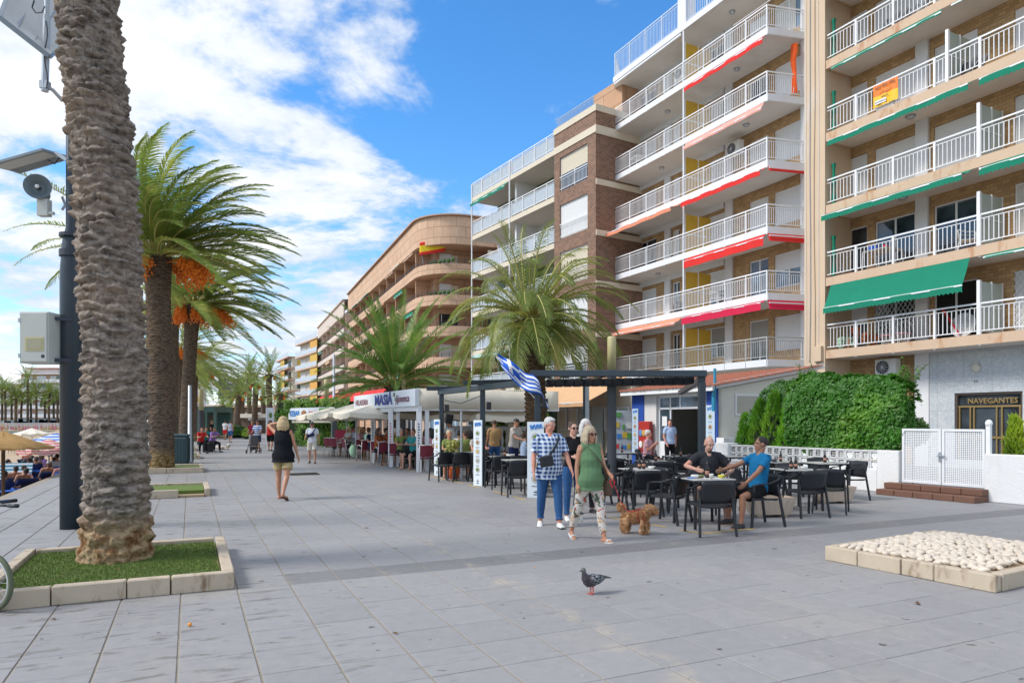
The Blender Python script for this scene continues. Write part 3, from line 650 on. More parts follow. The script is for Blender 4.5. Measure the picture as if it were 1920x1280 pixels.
# ================================================================== building W: the white one with red awnings
A2 = (5.8, 39.8); R2 = frame_of(A2, (.449, -.893))
b2 = thing('apartment_building', 'white apartment block with red and salmon awnings, between the brown and the yellow brick blocks', 'building', (*A2, 0), R2)
Z2 = [3.97+2.84*k for k in range(7)]; PW = [(-2.0, 1.9), (0, 0), (11.4, 0), (11.85, 1.9)]; Y2 = 1.95
T2 = ['half', 'shutter', 'glass', 'curtain', 'half', 'shutter', 'shutter']
for k in range(7):
    z = Z2[k]; t = .30; zf = z+t
    slab(b2, PW, 1.9, z, t, fascia_w, soffit)
    if k < 6:
        cols = [(-.38, 1.45), (2.85, 3.45), (5.4, 6.95), (8.45, 9.62), (9.96, 11.55)]; ty = [['shutter', 'glass', 'half', 'half', 'shutter'], ['shutter', 'glass', 'half', 'glass', 'half'], ['glass', 'curtain', 'shutter', 'shutter', 'shutter'], ['shutter', 'shutter', 'shutter', 'shutter', 'shutter'], ['half', 'shutter', 'curtain', 'glass', 'shutter'], ['glass', 'shutter', 'glass', 'shutter', 'curtain']][k]
        ops = [(a, b, zf+(.02 if i in (1, 3) else (.55 if (i == 4 or k == 0) else .02)), zf+2.1) for i, (a, b) in enumerate(cols)]
        wall_open(b2, 'brick_wall', -2.1, 12.1, z, Z2[k+1], Y2, ops, brick_y)
        m = MB(); m.box((-2.1, Y2-.16, zf+2.28), (6.9, Y2-.02, Z2[k+1])); m.build('lintel_band', wallw, b2)
        for (a, b, c, d), w in zip(ops, ty): window(b2, a, b, c, d, Y2, w, shm=shut_g if (k == 0 and w == 'half') else (shut_c if (k == 0 and a > 8 and a < 9) else None))
        for x in (2.32, 6.98): m = MB(); m.box((x, Y2-.14, zf), (x+.46, Y2-.021, Z2[k+1])); m.build('column', wallw, b2)
        # divider with yellow panels
        m = MB(); m.box((5.95, .02, zf), (6.02, .09, Z2[k+1])); dv = m.build('divider', rail_w, b2)
        m = MB(); m.box((5.97, .12, zf+.05), (6.0, Y2-.1, zf+1.95)); m.build('divider_panel', yellow_panel, dv); m = MB(); [m.box((5.95, .1+.85*i, zf+.02), (6.02, .15+.85*i, zf+1.98)) for i in range(3)]; m.box((5.95, .1, zf+.95), (6.02, Y2-.1, zf+1.0)); m.build('divider_frame', rail_w, dv)
        h = .95; S = [V((p[0], p[1], zf)) for p in PW]
        c = V((5, 2, zf)); S = [s+(c-s)*.008 for s in S]
        rm = rail_w if k > 0 else mat('greyed_rail', (.42, .42, .40), .5, var=.15)
        rail_seg(b2, S[1], S[2], h, .105, rm, .018, posts=[0, 1.55, 3.0, 4.5, 5.95, 7.4, 8.8, 10.1, 11.3], post_ext=.34, post_w=.04)
        rail_seg(b2, S[2], S[3], h, .105, rm, .018, posts=[0], post_ext=.34, post_w=.05); rail_seg(b2, S[0], S[1], h, .105, rm, .018)
m = MB(); m.box((11.6, 1.75, 0), (13.6, 4, Z2[6]+1)); m.build('side_pier', wallw, b2)
m = MB(); m.prism([(-2.1, Y2+.3), (13.6, Y2+.3), (13.6, 12), (-2.1, 12)], 0, Z2[6]+.3); m.build('core_wall', wallw, b2)
m = MB(); m.prism([(-.2, 1.95), (11.6, 1.95), (11.6, 2.2), (-.2, 2.2)], 0, 3.96); m.build('ground_floor_wall', wallw, b2)
zt2 = Z2[6]+.3; railb = mat('blue_grey_rail', (.55, .62, .72), .45)
rail_seg(b2, (-1.8, 1.8, zt2), (.05, .1, zt2), 1.35, .12, railb, .02, style='bars'); rail_seg(b2, (.05, .1, zt2), (5.6, .1, zt2), 1.35, .12, railb, .02, posts=[0, 1.4, 2.8, 4.2, 5.5]); rail_seg(b2, (6.2, .1, zt2), (11.4, .1, zt2), 1.35, .12, railb, .02, posts=[0, 1.4, 2.8, 4.2])
m = MB(); m.box((5.6, .0, zt2), (6.2, .6, zt2+1.7)); m.build('roof_pier', wallw, b2)
for k in (6, 5, 4, 3, 2, 1):   # awnings hang under slab k
    z = Z2[k]-.03
    if k == 5: awning(b2, 6.2, 11.2, 0, z, .10, .12, aw_red, .22)
    if k == 4: awning(b2, 6.2, 11.2, 0, z, .15, .25, aw_pink, .10, scal=False)
    if k == 3: awning(b2, 6.2, 11.25, 0, z, .30, .12, aw_red, .26); awning(b2, .2, 5.9, 0, z, .7, .28, aw_orange, .22)
    if k == 2: awning(b2, 6.2, 11.25, 0, z, .10, .14, aw_red, .34, scal=False)
    if k == 1: awning(b2, 6.2, 11.25, 0, z, .25, .10, aw_crim, .32, scal=False); awning(b2, .2, 5.9, 0, z, .45, .30, aw_orange, .10)
def local_awn(k, m_, drop):   # the short awnings along the angled end
    z = Z2[k]-.03; p0, p1 = V((11.42, -.02)), V((11.83, 1.7)); mb = MB(); a0 = V((p0.x, p0.y, z)); a1 = V((p1.x, p1.y, z)); out = V((.97, -.23, 0))*.12
    mb.add([a0, a1, a1+out-V((0, 0, drop)), a0+out-V((0, 0, drop))], [(0, 1, 2, 3)]); o = mb.build('awning', m_, b2); o.modifiers.new('t', 'SOLIDIFY').thickness = .02
    e = MB(); e.bar(a0+out-V((0, 0, drop*.3)), a1+out-V((0, 0, drop*.3)), .05); e.build('front_bar', white_metal, o)
local_awn(3, aw_red, .2); local_awn(2, aw_red, .34); local_awn(1, aw_crim, .4)
m = MB(); m.tube([(11.6+.02*sin(i), 1.35+.03*cos(i*2), Z2[4]+.5+.3*i) for i in range(8)], [(.16, .09), (.14, .09), (.12, .08), (.1, .07), (.13, .08), (.15, .09), (.17, .1), (.17, .1)], 8); m.build('orange_drape', orange_cl, b2)
for (x, k) in ((3.6, 5), (8.6, 5), (3.1, 4), (9.2, 4), (2.8, 2), (8.3, 6)): m = MB(); m.lathe([(0, -.12), (.10, -.10), (.15, -.03), (.15, 0)], 10); m.build('ceiling_lamp', galv, b2, loc=(x, 1.0, Z2[k]-.01), smooth=True)
m = MB(); m.box((.05, .03, Z2[6]-.12), (5.8, .13, Z2[6]-.02)); m.build('awning_box', white_metal, b2)
for i in range(4): m = MB(); m.tube([(12.0+.16*i, 1.68, 3.5+2*j) for j in range(9)], .018+.008*(i % 2), 5); m.build('wall_pipe', [galv, wallw][i % 2], b2)
ac_unit('beige air conditioner hanging from the balcony ceiling of the white block', loc2w(A2, R2, (8.1, 1.55, Z2[3]+.3+1.55)), R2)
ac_unit('air conditioner on the top left balcony of the white block', loc2w(A2, R2, (4.2, 1.6, Z2[5]+.3+1.2)), R2)

# ================================================================== building 3: brown brick bay with white balconies
A3 = (-2.97, 51.5); R3 = frame_of(A3, (.518, -.856))
b3 = thing('apartment_building', 'brown brick apartment block with white shutters and deep white balconies, left of the white block', 'building', (*A3, 0), R3)
Z3 = [3.6+2.85*k for k in range(6)]; gw = mat('reeded_glass', (.50, .56, .60), .2, var=.15, scale=3)
for k in range(6):
    z = Z3[k]; slab(b3, [(0, 0), (10.7, 0)], 2.2, z, .32, cream, soffit)
    zf = z+.32
    if k < 5:
        ops = [(1.0, 3.6, zf+.02, zf+2.2), (7.0, 9.4, zf+.02, zf+2.2)]; wall_open(b3, 'wall', 0, 10.7, z, Z3[k+1], 2.2, ops, wallw if k % 2 else mat('green_tile', (.10, .14, .08), .5, var=.5, scale=6))
        for o_, ty in zip(ops, (('half', 'shutter'), ('glass', 'half'), ('shutter', 'glass'), ('glass', 'glass'), ('glass', 'half'))[k]): window(b3, *o_, 2.2, ty, n=3)
        m = MB(); m.box((5.3, .5, zf), (5.5, 2.2, Z3[k+1]-.003)); m.build('partition', wallw, b3)
    rs = rail_seg(b3, (.03, .05, zf), (10.65, .05, zf), 1.05, .12, rail_w, .018, posts=[0, 1.4, 2.8, 4.2, 5.55, 7.0, 8.4, 9.8])
    rail_seg(b3, (.03, 2.15, zf), (.03, .05, zf), 1.05, .12, rail_w, .018)
    if k < 6: g = MB(); g.box((.06, .085, zf+.1), (10.6, .093, zf+.9)); g.build('screen', gw, rs)
    # brick bay
    wo = [(11.3, 14.05, z+.42, z+2.45)] if k < 5 else []
    zt_ = Z3[k+1] if k < 5 else 19.0
    wall_open(b3, 'brick_bay', 10.72, 14.8, z+.0, zt_, 0, wo, brick_b, .3)
    if wo:
        window(b3, *wo[0], 0, 'half' if k in (4, 0) else 'shutter', n=2, depth=.12, shm=shut if k not in (2, 4) else shut_c)
        rail_seg(b3, (11.3, .02, z+.42), (14.05, .02, z+.42), .85, .12, rail_w, .018)
    m = MB(); m.box((14.8-.002, .003, z-.12), (14.86, 9, z+.2)); m.build('side_band', cream, b3)
m = MB(); m.box((10.72, .003, 0), (14.8, .3, Z3[0])); m.build('brick_bay_foot', brick_b, b3)
m = MB(); m.box((14.55, .31, 0), (14.79, 10, 19.0)); m.build('brick_side_wall', brick_b, b3)
for z0_, h_ in ((17.8, .4), (19.0, .35)): m = MB(); m.box((10.7, -.05, z0_), (14.87, 10, z0_+h_)); m.build('cream_band', cream, b3)
m = MB(); m.box((0, 2.5, 0), (14.5, 11, 18.1)); m.build('core_wall', wallw, b3); m = MB(); m.box((12, 2, 19.35), (14.7, 8, 21.4)); m.build('roof_room', peach, b3)
rail_seg(b3, (10.8, .1, 19.35), (14.6, .1, 19.35), .6, .12, galv, .02)
for x in (.0, 5.45): m = MB(); m.tube([(x, -.02, 0), (x, -.02, Z3[5]+1.3)], .05, 8); m.build('front_pole', rail_w, b3)
awning(b3, .3, 5.2, .0, Z3[5]-.02, .3, .3, aw_green, .2); awning(b3, .3, 5.2, .0, Z3[1]-.02, .3, .2, mat('blue_white_awning', (.3, .5, .45), .9), .1)

# ================================================================== curved beige blocks
def band_block(label, A, d, L, zs, band, roof, colw, colb, curve=True, rec=1.8, unit=4.6, rad=4., z_top=21.2, z_roof=18.35, side=14, pb=None, awm=None):
    rz = frame_of(A, d); b = thing('apartment_building', label, 'building', (*A, 0), rz)
    def path(off=0.):
        p = [(0, off), (L, off)]
        if curve: p += [(L+(rad-off)*sin(t*pi/16)*1., rad-(rad-off)*cos(t*pi/16)) for t in range(1, 9)]+[(L+rad-off, rad+side*.25)]
        else: p += [(L+.01, off)]
        return p
    yend = rad+side*.25
    core = MB(); core.prism([(0, rec), (L+1.2, rec), (L+1.2, side), (0, side)], 0, z_top-.5); core.build('wall', colw, b)
    if curve: c2 = MB(); c2.prism([(L+1.2, yend), (L+rad+1.5, yend), (L+rad+1.5, side), (L+1.2, side)], 0, z_top-.4); c2.build('side_wall', colw, b)
    for k, z in enumerate(zs+[z_roof]):
        top = z_top-z_roof if z == z_roof else band; pt = path(); po = pt+[(pt[-1][0]-.1 if curve else L, rec+.1 if not curve else yend+.1), (0, rec+.1)] if not curve else pt+[(L+1.3, yend), (L+1.3, rec+.1), (0, rec+.1)]
        mb = MB(); mb.prism(po, z, z+.25); s = mb.build('balcony_slab', soffit if False else colb, b)
        # parapet band following the edge
        mb = MB(); n = len(pt); inn = path(.18); vs = []
        for q, r in zip(pt, inn): vs += [(q[0], q[1], z+.25), (r[0], r[1], z+.25), (q[0], q[1], z+top), (r[0], r[1], z+top)]
        fs = []
        for i in range(n-1): a, c = i*4, (i+1)*4; fs += [(a, c, c+2, a+2), (c+1, a+1, a+3, c+3), (a+2, c+2, c+3, a+3), (a+1, c+1, c, a)]
        fs += [(0, 2, 3, 1), ((n-1)*4, (n-1)*4+1, (n-1)*4+3, (n-1)*4+2)]; mb.add(vs, fs); mb.build('parapet', colb, b)
        if z == z_roof:
            mb = MB(); mb.prism([(x_-.0, y_) for x_, y_ in path(-.25)]+[(L+1.3, yend), (L+1.3, rec), (0, rec)], z_top, z_top+.14); mb.build('roof_cornice', colw, b); continue
        if pb: # metal rail on top of the parapet
            mb = MB(); inn = path(.09)
            for i in range(len(inn)-1):
                for hh in (.12, .28, .44): mb.bar((*inn[i], z+top+hh), (*inn[i+1], z+top+hh), .03)
                a_, b_ = V(inn[i]), V(inn[i+1]); kk = max(1, int((b_-a_).length/1.2))
                for j in range(kk): q = a_.lerp(b_, j/kk); mb.bar((*q, z+top), (*q, z+top+.46), .04)
            mb.build('railing', pb, b)
        nz = (zs+[z_roof])[k+1]; nu = int(L/unit)
        for i in range(nu):
            x0 = i*unit; m = MB(); m.box((x0+unit-.15, .3, z+.25), (x0+unit+.05, rec, nz-.003)); m.build('partition', colw, b)
            w = window(b, x0+.7, x0+2.5, z+.25, z+2.35, rec-.12, random.choice(['half', 'shutter', 'glass', 'glass']), depth=.06)
            if random.random() < .45: window(b, x0+3.0, x0+3.9, z+.9, z+2.2, rec-.12, 'glass', depth=.06, n=1)
            if random.random() < .4: awning(b, x0+.2, x0+unit-.3, .1, nz-.03, random.choice([.05, .35]), random.choice([.1, .4]), random.choice([aw_green, aw_green, aw_white, aw_tan]), .1)
        if curve: 
            window(b, L+1.28, L+1.32, z+.25, z+2.35, rec+.5, 'shutter')
            for y0 in (2.6,):
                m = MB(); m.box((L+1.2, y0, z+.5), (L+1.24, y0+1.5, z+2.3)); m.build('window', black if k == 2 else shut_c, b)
    return b, rz
zz4 = [3.75, 6.7, 9.65, 12.6, 15.56]
d4 = V((.374, -.928)).normalized()
b4, R4 = band_block('peach stone apartment block with a rounded corner and dark curved railings', (-25.3, 107), d4, 42, zz4, .95, 1, peach, brick_mat('light_peach_stone', (.62, .41, .27), (.56, .36, .23), (.38, .24, .15), .5, .2, 1.0, .5), pb=rail_d, z_top=21.0, side=14)
b4['label'] = 'peach stone apartment block with a rounded corner, dark curved railings and a small flag'
# corner wall windows seen behind the curved balconies
for k, z in enumerate(zz4):
    m = MB(); m.box((43.22, 2.2, z+.3), (43.3, 3.4, z+2.4)); m.build('shutter_door', [shut, shut, black, shut, shut][k], b4)
    m = MB(); m.box((46.5, 6.05, z+.55), (46.56, 7.6, z+2.3)); m.build('window', [shut, black, black, shut, shut_c][k], b4); m = MB(); m.box((47.1, 7.45, z+.6), (48.2, 7.49, z+2.4)); m.build('window', [shut_c, shut, shut_c, glass, shut_c][k], b4)
    m = MB(); m.box((44.2, 7.44, z+.6), (45.4, 7.49, z+2.3)); m.build('window', [shut, shut, black, black, shut][k], b4)
    if k in (3, 4): m = MB(); [m.ell((44.2+.45*i, 1.1+.3*i, z+1.1+.05*(i % 2)), (.26, .2, .2), 7, 5) for i in range(6)]; m.build('potted_green', mat('balcony_plant', (.05, .11, .02), .8, var=.4, scale=9), b4)
band_block('long pale peach block with shallow white arched balconies beyond the rounded one', (-40.2, 143.5), d4, 36, [3.9, 6.85, 9.8, 12.7, 15.6], .75, 1, peach2, mat('pink_white_band', (.62, .52, .44), .8, var=.08), curve=False, unit=6, z_top=20.7, z_roof=18.5, pb=rail_d)

def plain_block(label, A, B, nf, z0, fh, colw, colb, railm, ztop=None, depth=12, rec=1.2, side_panel=None, style='glass', top_extra=1.1, nx=3):
    A, B = V(A), V(B); d = (B-A); L = d.length; rz = atan2(d.y, d.x); b = thing('apartment_building', label, 'building', (A.x, A.y, 0), rz)
    core = MB(); core.box((0, rec, 0), (L, depth, z0+nf*fh+.3)); core.build('wall', colw, b)
    for k in range(nf+1):
        z = z0+k*fh; s = MB(); s.box((-.3, 0, z), (L+.3, rec+.05, z+.28)); s.build('balcony_slab', colb, b); s = MB()
        if k < nf or top_extra: rail_seg(b, (-.25, .06, z+.28), (L+.25, .06, z+.28), .95, .2, railm, .02, style=style, glassm=railm)
        m = MB(); m.box((L, rec+.0, z), (L+.32, depth-.5, z+.28)); m.build('side_band', colb, b)
        if k == nf: break
        ww = L/nx
        for i in range(nx):
            if side_panel and i in side_panel: m = MB(); m.box((i*ww+.1, .25, z+.3), (i*ww+ww-.1, .32, z+fh-.1)); m.build('sun_blind', random.choice([aw_yel, yellow_panel]) , b)
            else: window(b, i*ww+ww*.15, i*ww+ww*.85, z+.3, z+2.4, rec-.12, random.choice(['half', 'glass', 'shutter', 'curtain']), depth=.05)
        for i in range(3): window(b, L+.01+0*i, L+.06, z+.9, z+2.2, rec+1+3*i, 'shutter')
        for i in range(3): m = MB(); m.box((L, rec+1.2+3.2*i, z+.8), (L+.05, rec+2.6+3.2*i, z+2.3)); m.build('window', random.choice([shut, glass, yellow_panel]), b)
    return b
pgr = mat('pale_grey_panel', (.50, .55, .60), .4, var=.08)
plain_block('pale block with grey-blue balcony panels and ochre blinds beyond the arched one', (-50.2, 160.5), (-41.0, 145), 5, 4.1, 2.95, cream, peach2, pgr, side_panel=(2,), top_extra=1, nx=3)
plain_block('smaller block with pink balcony edges and yellow blinds further up the street', (-65.8, 193), (-57, 176), 5, 3.2, 2.9, cream, mat('pink_edge', (.58, .33, .25), .8), pgr, side_panel=(1,), nx=3)
plain_block('pinkish white block just showing behind the smaller one', (-76, 222), (-69, 205), 5, 2.5, 2.95, mat('pink_wall', (.60, .40, .33), .8), wallw, pgr, nx=3)
plain_block('white apartment building seen between the palm trunks', (-118, 215), (-101, 205), 7, 3.5, 3.0, wallw, wallw, wallw, nx=4, style='glass')
# across the bay
far_specs = [('brown and white terraced building across the bay beside the grey pole', -165, -146, 5, peach, 232), ('pale low building across the bay behind the leftmost palms', -190, -172, 4, cream, 240), ('grey building across the bay hidden by the palms', -172.5, -166, 4, mat('dull_grey_wall', (.38, .36, .34), .8), 250), ('white block across the bay right of the grey pole', -143, -128, 4, wallw, 235)]
for lab, xa, xb, nf, m_, yy in far_specs: plain_block(lab, (xa, yy), (xb, yy-1), nf, 2.6, 2.9, m_, wallw, wallw, nx=4, rec=1.0, top_extra=0)
t = thing('roof_room', 'stepped rooftop room with a red tiled edge across the bay', 'building', (-160, 236, 17.4)); m = MB(); m.box((-4, 0, 0), (5, 5, 1.8)); m.build('wall', wallw, t); m = MB(); m.box((-5, -.8, 1.8), (5.6, 6, 2.1)); m.build('roof', mat('roof_red', (.36, .12, .07), .8), t)
w = MB(); w.box((-215, 196, -1.2), (-119, 197, 1.0)); tag(w.build('sea_wall', mat('grey_concrete', (.42, .43, .44), .85, var=.15, scale=.3)), 'long grey concrete sea wall across the bay below the far palms', 'sea wall')
w = MB(); w.prism([(-230, 197), (-90, 197), (-90, 300), (-230, 300)], -1.5, .3); w.build('far_street', land_m)['kind'] = 'structure'
w = MB(); w.prism([(-215, 172), (-104, 172), (-104, 197), (-215, 197)], -1.5, -.85); w.build('far_beach', sand_m)['kind'] = 'structure'
# billboard above the roofs at the end of the promenade
t = thing('billboard', 'large dark blue billboard with white lettering at the far end of the promenade', 'billboard', (-72, 170, 0)); s = 170/1300
m = MB(); m.box((0, 0, 6.9), (7.7, .4, 11.9)); m.build('panel', mat('navy_panel', (.02, .03, .075), .5), t); m = MB(); m.box((5.2, -.05, 6.9), (7.6, -.005, 8.2)); m.build('white_corner', white, t)
for i, (tx, z, sz) in enumerate((('Deusenfanti', 11.0, 1.1), ('proyectos', 10.2, .6), ('WWW.', 9.3, .7), ('informes', 8.85, .5))): text_mesh('lettering', tx, sz, white, t, (4.2, -.03, z), (pi/2, 0, 0), .01)
m = MB(); m.box((1, .1, 0), (1.3, .3, 6.9)); m.box((6.2, .1, 0), (6.5, .3, 6.9)); m.build('support', galv, t)
# flag on the rounded block
fl = thing('flag', 'red and yellow striped flag flying from the rounded balcony of the peach block', 'flag', loc2w((-25.3, 107), R4, (43.6, .55, 16.5)), R4)
m = MB(); m.tube([(0, 0, 0), (.3, -.5, 2.0)], .03, 6); m.build('pole', galv, fl)
def flagcloth(parent, name, o, ex, ez, nx, nz, matf, amp, mats):
    m = MB(); vs = []
    for j in range(nz+1):
        for i in range(nx+1):
            f, g = i/nx, j/nz; p = V(o)+V(ex)*f+V(ez)*g+V((0, 1, .3))*(amp*sin(f*7+g*1.5)*f); vs.append(p)
    m.v = [tuple(p) for p in vs]
    for j in range(nz):
        for i in range(nx): a = j*(nx+1)+i; m.f.append((a, a+1, a+nx+2, a+nx+1)); m.mi.append(matf(i/nx, (j+.5)/nz))
    ob = m.build(name, mats, parent, smooth=True); ob.modifiers.new('t', 'SOLIDIFY').thickness = .004; return ob
fy = mat('flag_yellow', (.85, .62, .02), .8); fr_ = mat('flag_red', (.75, .03, .02), .8)
flagcloth(fl, 'cloth', (.3, -.5, .9), (.5, 2.3, .5), (0, 0, 1.25), 12, 8, lambda f, g: 0 if .25 < g < .75 else 1, .12, [fy, fr_])
# ------------------------------------------------------------------ palms
def leaf_mat(name, col, tip=None, trans=.35):
    n = NT(name); f = n.math('ADD', n.math('MULTIPLY', n.noise(n.pos(), 1.7, 3), .9), .55); oi = n.N('ObjectInfo').outputs['Random']
    f = n.math('MULTIPLY', f, n.math('ADD', n.math('MULTIPLY', oi, .5), .75)); c = n.val(tuple(col), f)
    c = n.mix(n.step(n.noise(n.pos(), .8, 3), .48, .75), c, n.val(tuple(tip or (col[0]*1.8, col[1]*1.25, col[2])), f)); n.base(c); n.b.inputs['Roughness'].default_value = .5
    tr = n.N('BsdfTranslucent'); n.L(n.val(c, 1.6), tr.inputs[0]); mx = n.N('MixShader'); mx.inputs[0].default_value = trans
    n.L(n.b.outputs[0], mx.inputs[1]); n.L(tr.outputs[0], mx.inputs[2]); o = [q for q in n.t.nodes if q.type == 'OUTPUT_MATERIAL'][0]; n.L(mx.outputs[0], o.inputs[0]); MATS[name] = n.m; return n.m
frond_g = leaf_mat('palm_frond', (.17, .235, .045), (.36, .36, .08)); frond_d = leaf_mat('dark_palm_frond', (.10, .20, .04), (.22, .29, .05)); frond_f = leaf_mat('far_palm_frond', (.14, .21, .04), (.26, .27, .06))
rachis_m = mat('palm_rachis', (.40, .36, .10), .5, var=.15); dates_m = mat('orange_dates', (.85, .22, .015), .6, var=.35, scale=20)
def bark_mat(name, c1, c2, low=None, zlow=1.0, sc=1.0):
    n = NT(name); p = n.pos('object'); q = n.scl(p, (1, 1, 2.6)); a = n.noise(q, 7*sc, 7, .68); b = n.noise(n.scl(p, (6, 6, 1.2)), 9*sc, 4, .7); d = n.noise(p, 1.2, 3)
    c = n.mix(n.step(a, .30, .66), c2, c1); c = n.mix(n.math('MULTIPLY', n.step(d, .45, .7), .35), c, (c1[0]*1.25, c1[1]*1.02, c1[2]*.8)); c = n.val(c, n.math('ADD', n.math('MULTIPLY', b, .7), .62))
    if low:
        s3 = n.N('SeparateXYZ'); n.L(p, s3.inputs[0]); f = n.math('SUBTRACT', 1.0, n.step(n.math('ADD', s3.outputs[2], n.math('MULTIPLY', d, .5)), zlow*.8, zlow*1.35))
        lc = n.mix(n.step(n.noise(p, 6, 5, .65), .42, .66), low, (low[0]*.42, low[1]*.27, low[2]*.17)); c = n.mix(f, c, n.val(lc, n.math('ADD', n.math('MULTIPLY', a, .8), .6)))
    at = n.N('VertexColor') if False else None
    n.base(c); n.bump(n.math('ADD', n.noise(q, 38*sc, 6, .72), n.math('MULTIPLY', n.noise(n.scl(p, (1, 1, 4)), 16*sc, 4, .7), 1.2)), .9, .022); return n.done(.92, 0, .2)
bark1 = bark_mat('palm_bark', (.43, .37, .315), (.085, .068, .055), low=(.50, .36, .21), zlow=.62)
bark2 = bark_mat('dark_palm_bark', (.20, .15, .11), (.05, .037, .028), low=(.34, .24, .12), zlow=.7)
bark3 = bark_mat('shaggy_palm_bark', (.17, .115, .07), (.03, .022, .016))
def trunk_mesh(name, H, R, lean, na, nz, rows, cols, amp, m, parent, seed=0, flare=.0, top=0., zfun=None):
    th = np.linspace(0, 2*pi, na, endpoint=False); zz = np.linspace(0, H, nz); vs = []; rng = random.Random(seed)
    hrow = rows; A_ = []
    jit = {}
    for z in zz:
        row_h = hrow*(1.25 if z < .7 else (.95 if z < 2.2 else .8)) if flare else hrow
        for t in th:
            x, y = cos(t), sin(t); w1 = noise.noise(V((x*1.6+seed, y*1.6, z*1.5)))*.16+noise.noise(V((x*4+seed, y*4, z*4.5)))*.05
            zr = (z+w1*.55)/row_h; r = math.floor(zr); v = zr-r
            uu = (t/(2*pi)*cols+.5*(r % 2)+.35*noise.noise(V((x*2, y*2, r*1.7+seed)))); c_ = math.floor(uu); u = (uu-c_)*2-1
            key = (r, c_ % cols)
            if key not in jit: jit[key] = (rng.uniform(.35, 1.35), rng.uniform(-.25, .25), rng.uniform(.25, .7))
            a, sk, pk = jit[key]; edge = max(0., 1-abs(u)**3.0); vv = min(1, max(0, v+sk*u))
            prof = (vv/pk)**.8 if vv < pk else max(0., 1-((vv-pk)/(1-pk))**1.7*.95)
            d = amp*a*edge*prof+amp*.42*noise.noise(V((x*9+seed, y*9, z*15)))+amp*.22*noise.noise(V((x*26, y*26+seed, z*36)))
            rr = R*(1+flare*math.exp(-z/.16)+(.10*math.exp(-z/.5) if flare else 0)-.06*z/H+top*math.exp(-(H-z)/.8)+.05*noise.noise(V((x+seed, y, z*.8))))+d
            vs.append((x*rr+lean[0]*(z/H)**(2.2 if flare else 1.15), y*rr+lean[1]*(z/H), z))
    fs = [(i*na+j, i*na+(j+1) % na, (i+1)*na+(j+1) % na, (i+1)*na+j) for i in range(nz-1) for j in range(na)]
    mb = MB(); mb.v = vs; mb.f = fs; mb.mi = [0]*len(fs); return mb.build(name, m, parent, smooth=True)
def frond(L, az, el, wind, g=.9, nl=34, lw=.045, ll=.5, seed=0, rach=.022, steps=16, droop=.35, fold=.55, rag=.15, curl=0):
    """one pinnate leaf: verts and faces, rachis first (mat 1) then leaflets (mat 0)"""
    rng = random.Random(seed); mb = MB(); d = V((cos(az)*cos(el), sin(az)*cos(el), sin(el))); p = V((0, 0, 0)); pts = [p.copy()]; ds = [d.copy()]; st = L/steps
    for i in range(steps):
        f = (i+1)/steps; d = (d+V((0, 0, -g*f*.13))+V(wind)*(.075*f)).normalized(); p = p+d*st; pts.append(p.copy()); ds.append(d.copy())
    mb.m = 1; mb.tube(pts[:-1], [rach*(1.25-1.1*i/steps)+.003 for i in range(steps)], 4, cap=False); mb.m = 0
    side0 = None
    for k in range(nl):
        f = .12+.88*(k/(nl-1)); x = f*steps; i = min(steps-1, int(x)); q = pts[i].lerp(pts[i+1], x-i); dd = ds[i].lerp(ds[min(i+1, steps)], x-i).normalized()
        sd = dd.cross(V((0, 0, 1))); 
        if sd.length < .15: sd = V((-sin(az), cos(az), 0))
        sd.normalize()
        if side0 and side0.dot(sd) < 0: sd = -sd
        side0 = sd; up = sd.cross(dd).normalized()
        if up.z < 0 and abs(up.z) > .3: pass
        l = ll*(sin(pi*min(1, (f*.86+.12)))**.65)*rng.uniform(1-rag, 1+rag)
        if f > .97: l *= .8
        for s in (-1, 1):
            ang = .95-.55*f+rng.uniform(-.12, .12); ldir = (sd*s*sin(ang+.25)+dd*cos(ang+.1)+up*fold*rng.uniform(.35, 1.1)*(1-f*.4)).normalized()
            a = q; mid = q+ldir*l*.5+V(wind)*l*.08; dr = V((0, 0, -droop*l))+V(wind)*l*.32; tip = q+ldir*l*.96+dr
            wv = (ldir.cross(up)).normalized(); w = lw*(.75+.5*rng.random()); wv = (wv+up*.3*s).normalized()
            mb.add([a-wv*w*.35, a+wv*w*.35, mid+wv*w*.5+dr*.22, mid-wv*w*.5+dr*.22, tip], [(0, 1, 2, 3), (3, 2, 4)])
    return mb
def add_frond(parent, mb, at, mats, name='frond'):
    me = bpy.data.meshes.new(name); me.from_pydata(mb.v, [], mb.f); [me.materials.append(m) for m in mats]; me.polygons.foreach_set('material_index', mb.mi); me.update()
    return place(name, me, parent, at)
def date_cluster(parent, at, dirv, L, n, r=.035, name='date_cluster'):
    rng = random.Random(int(abs(at[0]*97+at[2]*31))); mb = MB(); at = V(at)
    for k in range(9):
        e = V(dirv)*L*rng.uniform(.5, .8)+V((rng.uniform(-.3, .3), rng.uniform(-.3, .3), rng.uniform(-.75, -.3)))*L*.75; c = V(dirv)*L*.62+V((0, 0, .1))
        pts = [c*t*2*(1-t)+e*t*t for t in (0, .35, .7, 1)]; mb.tube(pts, .008, 3, cap=False)
        for j in range(n//9): f = rng.uniform(.45, 1.05); q = c*2*f*(1-f)+e*f*f+V((rng.uniform(-1, 1), rng.uniform(-1, 1), rng.uniform(-1, 1)))*.09*L; mb.ell(q, (r, r, r*1.3), 4, 2)
    return mb.build(name, dates_m, parent, loc=at)
